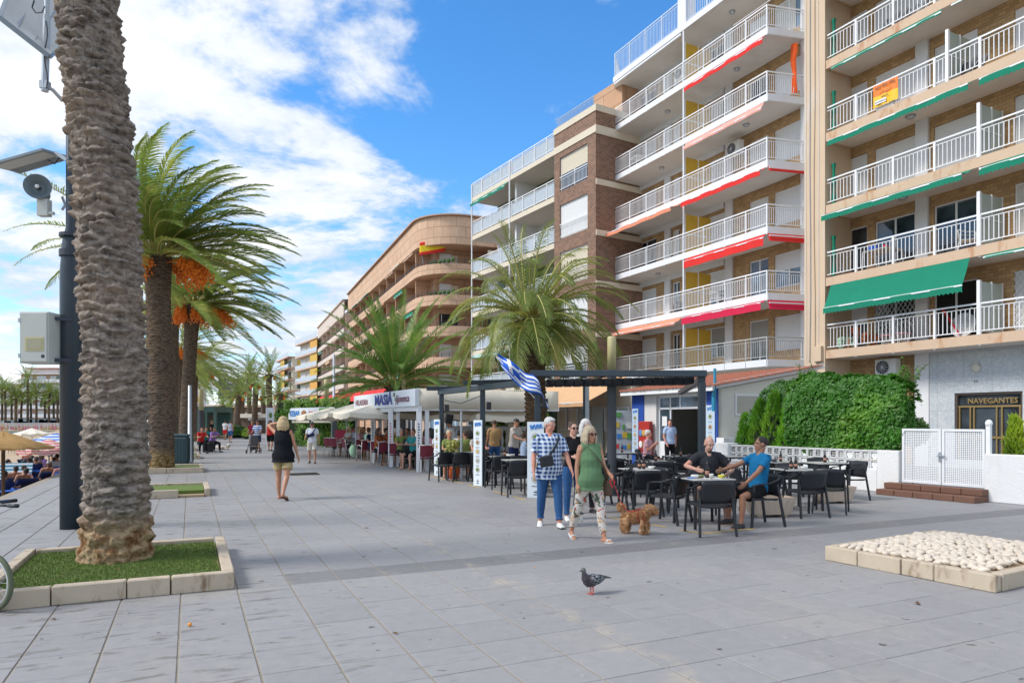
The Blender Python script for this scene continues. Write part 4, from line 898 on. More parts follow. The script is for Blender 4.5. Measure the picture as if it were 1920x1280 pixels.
def palm(label, base, H, R, L, nf, seed, wind=(0, 0, 0), bark=bark2, lean=(0, 0), mats=None, el_rng=(-.5, 1.35), nl=34, ll=.55, lw=.045, g=.9, group=None, dates=0, trunk_res=(48, 220), rows=.07, cols=14, amp=.022, top=.25, steps=14, droop=.3, shag=False, azf=None, share=None):
    t = thing('palm_tree', label, 'palm tree', base, 0, group); mats = mats or [frond_g, rachis_m]
    trunk_mesh('trunk', H, R, lean, *trunk_res, rows, cols, amp, bark, t, seed, top=top); rng = random.Random(seed)
    for k in range(nf):
        f = (k+.5)/nf; el = el_rng[1]+(el_rng[0]-el_rng[1])*f**.85+rng.uniform(-.12, .12); az = k*2.39996+rng.uniform(-.2, .2)
        if azf: az = azf(az, rng)
        c = V((lean[0], lean[1], H-.05)); off = V((cos(az), sin(az), 0))*R*.7+V((0, 0, .15*(el > .3)))
        add_frond(t, frond(L*rng.uniform(.82, 1.08)*(1 if el > -.2 else .9), az, el, wind, g, nl, lw, ll, seed*100+k, steps=steps, droop=droop), c+off, mats)
    for k in range(dates):
        az = rng.uniform(0, 6.28); date_cluster(t, (lean[0]+cos(az)*R*.9, lean[1]+sin(az)*R*.9, H-.25), (cos(az)*.8+wind[0]*.35, sin(az)*.8, .15), 1.3, 230)
    if shag:
        mb = MB()
        for k in range(shag): az = rng.uniform(0, 6.28); z = H-rng.uniform(.0, .9); c = V((lean[0]+cos(az)*R*1.05, lean[1]+sin(az)*R*1.05, z)); d = V((cos(az), sin(az), rng.uniform(.1, 1.1))).normalized(); mb.bar(c, c+d*rng.uniform(.15, .34), .06, .025)
        mb.build('leaf_stub', bark, t)
    return t
# the big trunk at the left, its crown far above the frame
bx = AB(8.86, -.74); pb_ = thing('palm_tree', 'massive scaly palm trunk standing in the nearest turf bed at the left', 'palm tree', (bx.x, bx.y, .12))
trunk_mesh('trunk', 12.0, .290, (-1.62, .12), 190, 1050, .125, 7, .060, bark1, pb_, 3, flare=.20)
rng = random.Random(5)
for k in range(34):
    el = 1.3-1.1*(k/34)+rng.uniform(-.1, .1); az = k*2.4; add_frond(pb_, frond(3.6, az, el, (.4, 0, 0), .7, 22, .05, .6, 900+k, steps=10), (-1.62, .12, 12.0), [frond_g, rachis_m])
WIND = (1.35, .1, -.12)
def blown(az, rng):            # the wind turns the side leaves downwind
    return atan2(sin(az)*.9, cos(az)+.35) if rng.random() < .75 else az
p2 = AB(25.1, -.82)
palm('tall palm blown to the right with a thick dark trunk in the third bed', (p2.x, p2.y, .1), 6.85, .36, 4.05, 84, 21, WIND, bark2, (-.15, 0), nl=62, ll=.52, lw=.040, g=.85, dates=9, top=.30, el_rng=(.02, 1.45), azf=blown, trunk_res=(60, 420), rows=.085, cols=13, amp=.03)
p3 = AB(33.6, -.2)
palm('palm with orange date bunches, its trunk leaning right behind the thick dark trunk', (p3.x, p3.y, .1), 6.6, .27, 4.2, 66, 22, WIND, bark2, (.35, 0), nl=52, ll=.56, lw=.045, g=1.0, dates=14, top=.35, el_rng=(-.15, 1.2), azf=blown, trunk_res=(40, 260))
p4 = AB(42, -.9)
palm('palm with a slim trunk between the two date palms, third in the row', (p4.x, p4.y, .1), 8.6, .30, 4.4, 40, 23, WIND, bark2, (.1, 0), nl=34, ll=.6, lw=.05, g=1.1, dates=6, el_rng=(-.6, 1.1), azf=blown, trunk_res=(32, 160))
for i, (a, b, h, lab) in enumerate(((50, -.6, 6.3, 'lower wind-blown palm filling the gap under the date bunches'), (58.5, .2, 5.6, 'wind-blown palm low behind the slender lamp post'), (67, .1, 6.2, 'palm whose crown droops in front of the blue billboard'))):
    p = AB(a, b); palm(lab, (p.x, p.y, .05), h, .28, 4.4, 36, 31+i, WIND, bark2, (.1, 0), nl=28, ll=.62, lw=.06, g=1.15, dates=6, el_rng=(-.6, 1.1), azf=blown, trunk_res=(20, 60), steps=10)
# the two on the right of the promenade
palm('short palm with drooping pale fronds behind the Greek flag, its crown over the dark pergola', (.66, 17.3, 0), 4.15, .24, 2.6, 66, 41, (.45, 0, -.25), bark3, (-.15, 0), mats=[leaf_mat('yellowing_frond', (.15, .20, .035), (.33, .32, .06)), rachis_m], nl=62, ll=.42, lw=.019, g=1.4, el_rng=(-.35, 1.4), droop=.55, trunk_res=(48, 260), rows=.10, cols=9, amp=.05, shag=90, steps=16)
palm('broad fresh green palm rising behind the ice cream parlour sign', (-5.75, 34, 0), 3.4, .34, 4.5, 66, 43, (0, 0, 0), bark3, (0, 0), mats=[frond_d, rachis_m], nl=60, ll=.55, lw=.045, g=.75, el_rng=(-.1, 1.45), droop=.12, trunk_res=(32, 100), rows=.12, cols=9, amp=.05, shag=60, steps=14)
# far palms: a few leaf meshes shared by all
far_l = [frond(3.4, 0, el, (.5, 0, 0), 1.0, 15, .11, .62, 70+i, steps=7, droop=.3) for i, el in enumerate((1.25, .85, .45, .05, -.35))]; far_me = []
for mb in far_l:
    me = bpy.data.meshes.new('frond'); me.from_pydata(mb.v, [], mb.f); me.materials.append(frond_f); me.materials.append(rachis_m); me.polygons.foreach_set('material_index', mb.mi); far_me.append(me)
def far_palm(label, u, Y, ztop, R=.3, sc=1., seed=0, group=None, n=26, base=0., dates=True):
    x = (u-960)/FPX*Y; t = thing('palm_tree', label, 'palm tree', (x, Y, base), 0, group); rng = random.Random(seed); mb = MB(); H = ztop-base
    mb.tube([(0, 0, 0), (rng.uniform(-.1, .1), 0, H*.5), (rng.uniform(-.2, .2), 0, H-.5), (0, 0, H)], [R*1.1, R, R, R*1.4], 8); mb.build('trunk', bark2, t, smooth=True)
    for k in range(n):
        o = place('frond', far_me[min(4, int(k/n*5))], t, (0, 0, H), rot=(rng.uniform(-.1, .1), rng.uniform(-.1, .1), k*2.4+rng.uniform(-.3, .3))); o.scale = (sc*rng.uniform(.85, 1.1),)*3
    if dates: mb = MB(); [mb.ell((cos(k*2.1)*.6, sin(k*2.1)*.6, H-.45-.2*(k % 2)), (.17, .17, .26), 6, 4) for k in range(3)]; mb.build('date_cluster', dates_m, t)
for i, (u, Y, z, s, lab) in enumerate(((505, 84, 7.2, 1.0, 'tallest of the palms in the cluster beyond the woman in black'), (478, 88, 6.3, .9, 'bushy palm at the centre of the far cluster, left of the tallest'), (452, 92, 5.6, 1.0, 'palm at the left side of the far cluster, under the billboard'), (523, 78, 4.6, .75, 'short palm with a fruit bunch at the right end of the far cluster'),
        (432, 96, 3.4, .85, 'low spreading palm below the billboard'), (468, 110, 9.2, 1.0, 'windswept palm rising above the far cluster'), (418, 120, 4.2, .8, 'small palm beside the pale hut at the street end'), (494, 100, 5.2, .8, 'palm half hidden in the middle of the far cluster'), (445, 82, 4.6, .85, 'palm in the front left of the far cluster'))):
    far_palm(lab, u, Y, z, .38, s, 300+i)
far_palm('small palm crown seen between the big trunk and the dark trunk', 282, 110, 5.4, .3, 1.0, 321)
for i in range(17):
    u = [-20, 4, 10, 22, 30, 40, 52, 58, 68, 84, 92, 101, 108, 118, 128, 270, 290, 70, 16][i]; Y = 198+(i*7) % 14; z = [9, 11, 10, 9, 8, 8, 13.5, 9, 9, 8.2, 9.5, 8.2, 7.6, 9, 9, 9, 8, 8.5, 7][i]
    far_palm('palm in the row along the sea wall across the bay', u, Y, z, .3, 1.5, 400+i, 'palms along the sea wall across the bay', 24, 0, False)

# ------------------------------------------------------------------ hedge, conifers, climbers
def foliage_mat(name, c1, c2, tr=.3): return leaf_mat(name, c1, c2, tr)
hedge_m = foliage_mat('ivy_leaf', (.06, .21, .015), (.19, .42, .03)); conif_m = foliage_mat('cypress_foliage', (.12, .31, .015), (.26, .48, .035)); shrub_m = foliage_mat('climber_leaf', (.07, .18, .02), (.12, .22, .03)); lime_m = foliage_mat('golden_cypress', (.22, .33, .02), (.38, .46, .03))
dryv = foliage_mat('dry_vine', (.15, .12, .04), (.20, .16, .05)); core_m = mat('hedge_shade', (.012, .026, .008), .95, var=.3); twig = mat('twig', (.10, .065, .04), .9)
def leaves(pts, size, rng, up=.4):
    """leaf quads, folded, at (point, normal) pairs"""
    mb = MB()
    for p, nrm in pts:
        nrm = (V(nrm)+V((rng.gauss(0, .45), rng.gauss(0, .45), rng.gauss(0, .35)+up))).normalized(); x, y = basis(nrm, (rng.gauss(0, 1), rng.gauss(0, 1), rng.gauss(0, 1)-.6)); s = size*rng.uniform(.6, 1.3); p = V(p)
        mb.add([p-x*s*.5, p+y*s*.42-nrm*s*.12, p+x*s*.62-nrm*s*.1, p-y*s*.42-nrm*s*.12], [(0, 1, 2), (0, 2, 3)])
    return mb
FA = V((8.2, 16.5, 0)); FD = V((.508, -.861, 0)); FN = V((.861, .508, 0))      # fence line: origin, direction, away from the promenade
def F(t, n, z=0): return FA+FD*t+FN*n+V((0, 0, z))
def blob_hedge(label, tA, tB, nA, nB, zlo, ztop_f, zbot_f, m, size, count, seed, bulge=.25, name='hedge', trunk=None):
    rng = random.Random(seed); o = thing(name, label, 'hedge', F((tA+tB)/2, (nA+nB)/2)); inv = -F((tA+tB)/2, (nA+nB)/2); pts = []
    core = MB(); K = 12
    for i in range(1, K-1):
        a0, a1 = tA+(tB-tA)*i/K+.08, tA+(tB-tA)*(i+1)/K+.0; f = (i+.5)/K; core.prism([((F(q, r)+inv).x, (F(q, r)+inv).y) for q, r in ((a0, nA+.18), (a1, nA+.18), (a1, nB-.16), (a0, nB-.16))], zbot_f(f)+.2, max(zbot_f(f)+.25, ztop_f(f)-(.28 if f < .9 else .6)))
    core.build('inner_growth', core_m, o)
    for _ in range(count):
        f = rng.random(); t = tA+(tB-tA)*f; zt, zb = ztop_f(f), zbot_f(f); r = rng.random(); bmp = .12*noise.noise(V((t*1.6, seed, rng.random()*0+1)))
        if r < .66: z = rng.uniform(zb, zt); b = bulge*sin(pi*(z-zb)/(zt-zb))**.6+.14*noise.noise(V((t*2.2, z*2.2, seed))); pts.append((F(t, nA-b+rng.uniform(-.02, .10), z)+inv, -FN))
        elif r < .88: n_ = rng.uniform(nA, nB); pts.append((F(t, n_, zt+.13*noise.noise(V((t*3, n_*3, seed)))+rng.uniform(-.06, .05))+inv, (0, 0, 1)))
        else:
            e = rng.choice((0, 1)); z = rng.uniform(zbot_f(e), ztop_f(e)); b = bulge*sin(pi*(z-zb)/(zt-zb+.01) if zt > zb else 0)**1; pts.append((F((tB-.04+rng.uniform(-.06, .05)) if e else tA-.05, rng.uniform(nA-.1, nA+.22 if e else nB), z)+inv, FD if e else -FD))
    leaves(pts, size, rng).build('foliage', m, o, kind='stuff')
    if trunk: mb = MB(); mb.tube([F(trunk, nA+.1, .1)+inv, F(trunk, nA+.05, .7)+inv, F(trunk+.05, nA+.1, 1.4)+inv], [.03, .025, .03], 6); mb.build('stem', twig, o)
    return o
def tf(u, n): # fence coordinate t of the plane n behind the fence seen at column u
    k = (u-960)/FPX; p = F(0, n); return (k*p.y-p.x)/(FD.x-k*FD.y)
def ztop_of(u, v, n): t = tf(u, n); p = F(t, n); return CAM_H-(v-HOR)/FPX*p.y
n0 = .12
profile = [(1478, 722, 850), (1500, 704, 856), (1530, 700, 858), (1560, 708, 850), (1600, 706, 853), (1640, 706, 850), (1670, 708, 848), (1690, 722, 840), (1703, 760, 800)]
def interp(prof, u, j):
    if u <= prof[0][0]: return prof[0][j]
    for a, b in zip(prof, prof[1:]):
        if a[0] <= u <= b[0]: f = (u-a[0])/(b[0]-a[0]); return a[j]*(1-f)+b[j]*f
    return prof[-1][j]
def hedge_fns(ua, ub, prof, n):
    tA, tB = tf(ua, n), tf(ub, n)
    def uof(f): t = tA+(tB-tA)*f; p = F(t, n); return 960+FPX*p.x/p.y
    return tA, tB, (lambda f: ztop_of(uof(f), interp(prof, uof(f), 1), n)), (lambda f: ztop_of(uof(f), interp(prof, uof(f), 2), n))
tA, tB, zt_f, zb_f = hedge_fns(1478, 1700, profile, n0)
blob_hedge('large dense green ivy hedge bulging over the white lattice fence beside the gate', tA, tB, n0+.1, n0+.62, .4, zt_f, zb_f, hedge_m, .105, 15000, 51, trunk=tf(1552, .1))
pr2 = [(1410, 770, 845), (1428, 735, 848), (1450, 718, 850), (1478, 716, 850), (1500, 712, 850)]; tA, tB, zt_f, zb_f = hedge_fns(1412, 1492, pr2, 1.0)
blob_hedge('bushy fine-leaved shrub at the left end of the ivy hedge', tA, tB, 1.0, 2.0, .4, zt_f, zb_f, foliage_mat('fine_shrub_leaf', (.05, .17, .02), (.10, .26, .03)), .07, 6500, 52, name='shrub')
# flame-shaped conifers
def conifer(label, base, h, r, seed, m=conif_m, n=2600, sz=.07, z0=.0):
    rng = random.Random(seed); o = thing('conifer', label, 'conifer', base); pts = []; mb = MB()
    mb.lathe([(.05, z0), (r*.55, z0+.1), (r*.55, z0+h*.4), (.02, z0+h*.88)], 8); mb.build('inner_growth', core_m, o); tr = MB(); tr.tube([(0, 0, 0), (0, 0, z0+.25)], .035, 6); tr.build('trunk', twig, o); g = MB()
    for _ in range(n//9):
        f = rng.random()**1.1; a = rng.uniform(0, 6.28); rr = r*(1-f)**.55*(.75+.3*noise.noise(V((cos(a)*2, sin(a)*2, f*4+seed)))+.2); c = V((cos(a)*rr, sin(a)*rr, z0+h*f)); d = V((cos(a)*.35, sin(a)*.35, 1)).normalized()
        for j in range(9):
            q = c+V((rng.gauss(0, .025), rng.gauss(0, .025), j*.014)); dd = (d+V((rng.gauss(0, .3), rng.gauss(0, .3), rng.gauss(0, .2)))).normalized(); x, y = basis(dd, (rng.gauss(0, 1), rng.gauss(0, 1), .1)); s = sz*rng.uniform(.6, 1.3)
            g.add([q-x*s*.22, q+x*s*.22, q+dd*s*1.5], [(0, 1, 2)])
    g.build('foliage', m, o, kind='stuff'); return o
for i, (u, v, n, r, lab) in enumerate(((1399, 778, .9, .34, 'small bright conifer at the left end of the lattice fence'), (1425, 752, .8, .40, 'second bright conifer from the left behind the lattice fence'), (1452, 735, .7, .42, 'tall bright conifer just left of the ivy hedge'), (1478, 752, .55, .34, 'yellowish conifer squeezed against the ivy hedge'))):
    t = tf(u, n); b = F(t, n); conifer(lab, b, ztop_of(u, v, n)-.4, r, 60+i, z0=.35, n=3400)
t = tf(1903, .7); conifer('small golden conifer behind the wall at the right edge of the photo', F(t, .7), ztop_of(1903, 785, .7)-.4, .24, 66, lime_m, z0=.35)
rb = thing('bush', 'rounded clipped bush between the ivy hedge and the gate', 'bush', F(tf(1712, 1.6), 1.6)); rng = random.Random(67); pts = []
for _ in range(1500): d = V((rng.gauss(0, 1), rng.gauss(0, 1), rng.gauss(0, 1))).normalized(); pts.append((d*rng.uniform(.30, .37)*(1+.15*noise.noise(d*3))+V((0, 0, 1.38)), d))
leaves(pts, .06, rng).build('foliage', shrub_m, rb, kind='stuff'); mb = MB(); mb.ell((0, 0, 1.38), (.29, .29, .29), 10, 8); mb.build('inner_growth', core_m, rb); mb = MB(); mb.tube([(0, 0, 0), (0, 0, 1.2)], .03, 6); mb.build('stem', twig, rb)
# wild sprays over the hedge and against the house
rng = random.Random(9); sp = MB(); pts = []
o = thing('climbing_plant', 'loose leafy sprays of a climber above the ivy hedge against the house', 'climber', F(0, 1))
for k in range(46):
    u = rng.choice([rng.uniform(1495, 1545), rng.uniform(1660, 1715), rng.uniform(1540, 1715)]); n = rng.uniform(.3, 1.2); t = tf(u, n); z = ztop_of(u, 712, n); p = F(t, n, z-.2)-F(0, 1); d = V((rng.uniform(-.5, .6), rng.uniform(-.3, .3), 1)).normalized(); L = rng.uniform(.3, .75)*(1.25 if 1660 < u or u < 1545 else .6)
    c = [p+d*L*f+V((.2*L*f*f*(1 if u > 1600 else -.4), 0, -.12*f*f)) for f in (0, .33, .66, 1)]; sp.tube(c, .006, 3, cap=False)
    for j in range(22): f = rng.random(); i = min(2, int(f*3)); q = c[i].lerp(c[i+1], f*3-i); pts.append((q+V((rng.gauss(0, .03), rng.gauss(0, .03), rng.gauss(0, .03))), (0, -.5, 1)))
sp.build('stem', twig, o); leaves(pts, .06, rng).build('foliage', shrub_m, o, kind='stuff')
def ivy_wall(label, p0, p1, z0, z1, m, n, seed, size=.12, depth=.5):
    rng = random.Random(seed); p0, p1 = V((*p0, 0)), V((*p1, 0)); d = (p1-p0); q = V((-d.y, d.x, 0)).normalized(); o = thing('hedge', label, 'hedge', p0); pts = []
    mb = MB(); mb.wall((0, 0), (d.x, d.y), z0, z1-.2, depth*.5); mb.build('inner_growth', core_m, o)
    for _ in range(n): f = rng.random(); z = z0+(z1-z0)*rng.random(); w = noise.noise(V((f*7+seed, z*1.3, 2)))*.35; pts.append((d*f-q*(.1+w)+V((0, 0, z+w*.4)), -q))
    leaves(pts, size, rng).build('foliage', m, o, kind='stuff')
ivy_wall('leafy green screen of vines behind the kebab terrace', (-15.4, 45.5), (-9.5, 41.5), .1, 3.0, foliage_mat('vine_leaf', (.10, .22, .015), (.30, .38, .02)), 3200, 71, .2)
ivy_wall('green hedge seen behind the men standing in the pergola', (-1.6, 30.6), (1.6, 27.2), .3, 2.3, foliage_mat('garden_leaf', (.09, .17, .02), (.22, .30, .03)), 1800, 72, .14)
for i, (u, v, Y, r, lab) in enumerate(((448, 822, 66, .9, 'green bush beside the far planters left of the strollers'), (470, 826, 62, .8, 'bush with orange flowers in the far stone planter'), (436, 812, 74, 1.0, 'taller dark bush near the far huts'))):
    x = (u-960)/FPX*Y; t = thing('bush', lab, 'bush', (x, Y, .3)); rng = random.Random(i); pts = []
    for _ in range(500): d = V((rng.gauss(0, 1), rng.gauss(0, 1), abs(rng.gauss(0, 1)))).normalized(); pts.append((d*r*rng.uniform(.8, 1), d))
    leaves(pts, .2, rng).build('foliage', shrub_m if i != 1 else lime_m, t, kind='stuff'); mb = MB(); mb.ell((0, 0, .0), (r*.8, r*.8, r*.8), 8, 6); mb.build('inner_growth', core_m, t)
# ------------------------------------------------------------------ white fence with breeze blocks, gate and steps
fence = thing('garden_wall', 'low white stucco wall with square lattice blocks along the top, in front of the hedge', 'garden wall', FA, atan2(FD.y, FD.x))
def fwall(x0, x1, z0, z1, t=.22, nm='wall_section', y=0.): m = MB(); m.box((x0, y, z0), (x1, y+t, z1)); return m.build(nm, stucco, fence, bevel=.015)
def breeze_me(s, d=.09):
    mb = MB(); f = .018
    for q in ((0, 0, s, f), (0, s-f, s, s), (0, f, f, s-f), (s-f, f, s, s-f)): mb.box((q[0], 0, q[1]), (q[2], d, q[3]))
    c = s/2
    for sx, sz in ((1, 1), (1, -1), (-1, 1), (-1, -1)):   # four petals meeting round a star-shaped hole
        pts = []
        for k in range(5): a = k/4*pi/2; pts.append((c+sx*(c-f)-sx*(c-f)*.98*sin(a), c+sz*(c-f)-sz*(c-f)*.98*cos(a)))
        for k in range(4):
            p, q = pts[k], pts[k+1]; mb.bar((p[0], d/2, p[1]), (q[0], d/2, q[1]), .024, d*.8, (0, 1, 0))
    me = bpy.data.meshes.new('lattice_block'); me.from_pydata(mb.v, [], mb.f); me.materials.append(white); return me
bm_ = breeze_me(.195)
def lattice(x0, x1, z0, rows=2, y=.06):
    n = int(round((x1-x0)/.205)); s = (x1-x0)/n
    for r in range(rows):
        for i in range(n): place('lattice_block', bm_, fence, (x0+i*s+.005, y, z0+.21*r+.005))
    m = MB(); m.box((x0, y-.01, z0+.21*rows), (x1, y+.1, z0+.21*rows+.02)); m.build('coping', white, fence)
fwall(-3.9, .5, 0, .52); lattice(-3.9, .5, .52); fwall(.505, 1.02, 0, .97, .26, y=-.01); fwall(2.78, 3.62, 0, .97, .26, y=-.01); fwall(3.625, 7.5, 0, .50); lattice(3.63, 7.4, .50)
m = MB(); m.box((-4.4, -.05, 0), (-3.9, .4, 1.0)); m.build('end_pier', stucco, fence, bevel=.02)
gate = thing('garden_gate', 'white double gate of perforated metal above the brown steps', 'gate', F(1.04, .05, .27), atan2(FD.y, FD.x)); gw_ = 1.72; gh = 1.2
for i in range(2):
    x0 = .02+i*gw_/2; x1 = x0+gw_/2-.02; m = MB(); f = .05
    m.box((x0, 0, 0), (x0+f, .05, gh)); m.box((x1-f, 0, 0), (x1, .05, gh)); m.box((x0+f, 0, 0), (x1-f, .05, f)); m.box((x0+f, 0, gh-f), (x1-f, .05, gh)); leaf = m.build('gate_leaf', white_metal, gate)
    m = MB(); nx, nz, s = 19, 30, 0; W, H_ = x1-x0-2*f, gh-2*f
    for j in range(nz+1): z = f+H_*j/nz; m.bar((x0+f, .025, z), (x1-f, .025, z), .017, .006)
    for j in range(nx+1): x = x0+f+W*j/nx; m.bar((x, .026, f), (x, .026, gh-f), .017, .006)
    m.build('perforated_sheet', white_metal, leaf)
m = MB(); m.bar((gw_/2-.06, -.03, .62), (gw_/2+.1, -.03, .62), .03); m.box((gw_/2-.04, -.02, .5), (gw_/2+.02, .0, .7)); m.build('gate_handle', galv, gate)
m = MB(); m.box((gw_+.02, 0, -.27), (gw_+.1, .08, 1.28)); m.ell((gw_+.06, .04, 1.32), (.07, .07, .08), 8, 6); m.build('gate_post', white, gate)
st_m = mat('terracotta_step', (.17, .082, .052), .7, var=.2, scale=4, dirt=(.14, .08, .05), dirt_amt=.5); steps = thing('door_steps', 'two reddish brown tiled steps below the white gate', 'steps', F(.82, 0), atan2(FD.y, FD.x))
for r in range(2):
    for i in range(5): m = MB(); m.box((i*.41, -.55+.30*r, .13*r), (i*.41+.40, -.0, .13*r+.125)); m.build('step_tile', st_m, steps, bevel=.008)

# ------------------------------------------------------------------ snack bar with a tiled roof
RA = (4.68, 26.8); RD = V((1.96, -4.4)).normalized(); RR = atan2(RD.y, RD.x); RL = 4.82
bar = thing('snack_bar', 'low snack bar with a red tiled roof and blue pillars behind the dark pergola', 'building', (*RA, 0), RR)
blue_p = mat('blue_paint', (.02, .075, .36), .6, var=.12); bw_ = mat('bar_wall', (.66, .65, .62), .8, var=.06, dirt=(.4, .38, .34), dirt_amt=.2); tile_m = mat('roof_tile', (.36, .13, .08), .8, var=.35, scale=5, dirt=(.16, .07, .05), dirt_amt=.5)
wall_open(bar, 'front_wall', 0, RL, 0, 2.72, .0, [(1.5, 3.95, .05, 2.55)], bw_, .2)
m = MB(); m.box((-.02, -.04, 0), (.75, -.002, 2.7)); m.build('blue_pillar', blue_p, bar); m = MB(); m.box((4.32, -.04, 0), (4.86, -.002, 2.7)); m.build('blue_pillar', blue_p, bar)
m = MB(); m.box((1.5, .12, 2.05), (3.95, .17, 2.12)); m.box((1.5, .12, 2.48), (3.95, .17, 2.55)); [m.box((x, .12, .05), (x+.06, .17, 2.5)) for x in (1.5, 2.15, 3.89)]; m.box((2.7, .12, 2.12), (2.76, .17, 2.48)); df = m.build('shop_front_frame', white_metal, bar)
m = MB(); m.box((1.56, .14, 2.12), (3.89, .15, 2.48)); m.box((1.56, .14, .9), (2.15, .15, 2.05)); m.build('pane', glass_b, df); m = MB(); m.box((1.56, .13, .05), (2.15, .16, .9)); m.build('panel', white_metal, df)
m = MB(); m.box((1.72, .10, 1.45), (2.0, .12, 1.8)); m.build('paper_notice', white, df)
m = MB(); m.box((.2, 3.4, 0), (RL-.1, 3.5, 2.7)); m.build('back_wall', mat('tiled_interior', (.40, .40, .37), .5), bar); [MB().box(*q).build('inner_wall', MATS['tiled_interior'], bar) for q in (((.1, .3, 0), (.2, 3.4, 2.7)), ((RL-.12, .3, 0), (RL-.02, 3.4, 2.7)))]
m = MB(); m.box((2.3, 1.5, 0), (4.3, 2.0, 1.05)); m.build('counter', mat('counter_dark', (.06, .05, .045), .5), bar); m = MB(); m.box((2.3, 1.45, 1.05), (4.3, 2.05, 1.1)); m.build('counter_top', mat('red_brown_top', (.22, .05, .04), .4), bar)
m = MB(); m.box((2.8, 3.1, 1.6), (4.2, 3.38, 2.3)); m.build('wall_cupboard', mat('pale_cupboard', (.55, .53, .46), .5), bar)
m = MB(); [m.ell((2.3+.35*k, 1.75, 1.2+.1*(k % 2)), (.1, .1, .14), 7, 5) for k in range(5)]; m.build('counter_goods', mat('coloured_goods', (.4, .15, .08), .6, var=.5, scale=9), bar)
def roof_pt(x, y): return V((x, y, 2.74+.165*(y+.45)))
m = MB(); m.sheet(roof_pt(-.25, -.4)-V((0, 0, .1)), roof_pt(RL+.25, -.4)-V((0, 0, .1)), roof_pt(RL+.25, 4.5)-V((0, 0, .1)), roof_pt(-.25, 4.5)-V((0, 0, .1)), .06); rf = m.build('roof', bw_, bar)
m = MB(); tm = MB()
def tile_row(mb, x, y0, y1):
    K = 5; vs = []
    for y in (y0, y1):
        r = .088 if y == y0 else .07
        for k in range(K+1): a = pi*k/K; p = roof_pt(x, y); vs.append((p.x-r*cos(a), p.y, p.z+r*.75*sin(a)+(.02 if y == y0 else 0)))
    mb.add(vs, [(k, k+1, K+2+k, K+1+k) for k in range(K)]+[tuple(range(K+1))])
nt_ = 0; nx = int((RL+.5)/.19)
tme = None
for j in range(13):
    for i in range(nx+1):
        x = -.25+.19*i+.07; y0 = -.48+.36*j+random.uniform(-.012, .012)
        if nt_ < 290:
            if tme is None: q = MB(); tile_row(q, 0, 0, .40); off = roof_pt(0, 0); q.v = [tuple(V(v)-off) for v in q.v]; tme = bpy.data.meshes.new('roof_tile'); tme.from_pydata(q.v, [], q.f); tme.materials.append(tile_m)
            place('roof_tile', tme, bar, roof_pt(x, y0), rot=(0, random.uniform(-.04, .04), 0)); nt_ += 1
        else: tile_row(tm, x, y0, y0+.40)
tm.build('upper_roof_tiles', tile_m, bar, kind='stuff')
m = MB(); m.box((-.25, -.42, 2.60), (RL+.25, -.36, 2.73)); m.build('gutter', white, bar)
# gable wall towards the camera, with a shuttered vent and the blue down pipe
sd = V((1, .4645, 0)).normalized()
gx = RL; m = MB(); m.prism([(0, 0), (4.4, 0), (4.4, 3.40), (0, 2.66)], -.2, 0); o = m.build('gable_wall', mat('cream_white_wall', (.68, .66, .58), .8, var=.07, dirt=(.45, .42, .35), dirt_amt=.25), bar); o.rotation_euler = (pi/2, 0, pi/2); o.location = (gx, 0, 0)
m = MB(); [m.box((gx+.0, -.40+.5*i, 0), (gx+.04, -.39+.5*i, .01)) for i in range(1)]; m.bar(roof_pt(gx+.24, -.4), roof_pt(gx+.24, 4.4), .03, .16, (1, 0, 0)); m.build('verge_board', white, bar)
m = MB(); m.box((gx+.001, .7, 1.82), (gx+.05, 2.3, 2.52)); v_ = m.build('vent_frame', white_metal, bar); m = MB(); m.box((gx+.05, .76, 1.88), (gx+.06, 2.24, 2.46)); m.build('vent_screen', mat('beige_screen', (.45, .43, .36), .7), v_)
m = MB(); m.box((gx, -.05, 0), (gx+.35, .45, 1.1)); m.build('gable_base', stucco, bar)
bp = mat('blue_pipe', (.03, .26, .42), .4); m = MB(); m.tube([(gx+.22, -.30, 3.3), (gx+.22, -.30, 2.62), (gx+.16, -.28, 2.52), (gx+.08, -.22, 2.42), (gx+.06, -.20, 1.95)], [.045, .045, .06, .07, .07], 8); m.build('down_pipe', bp, bar)
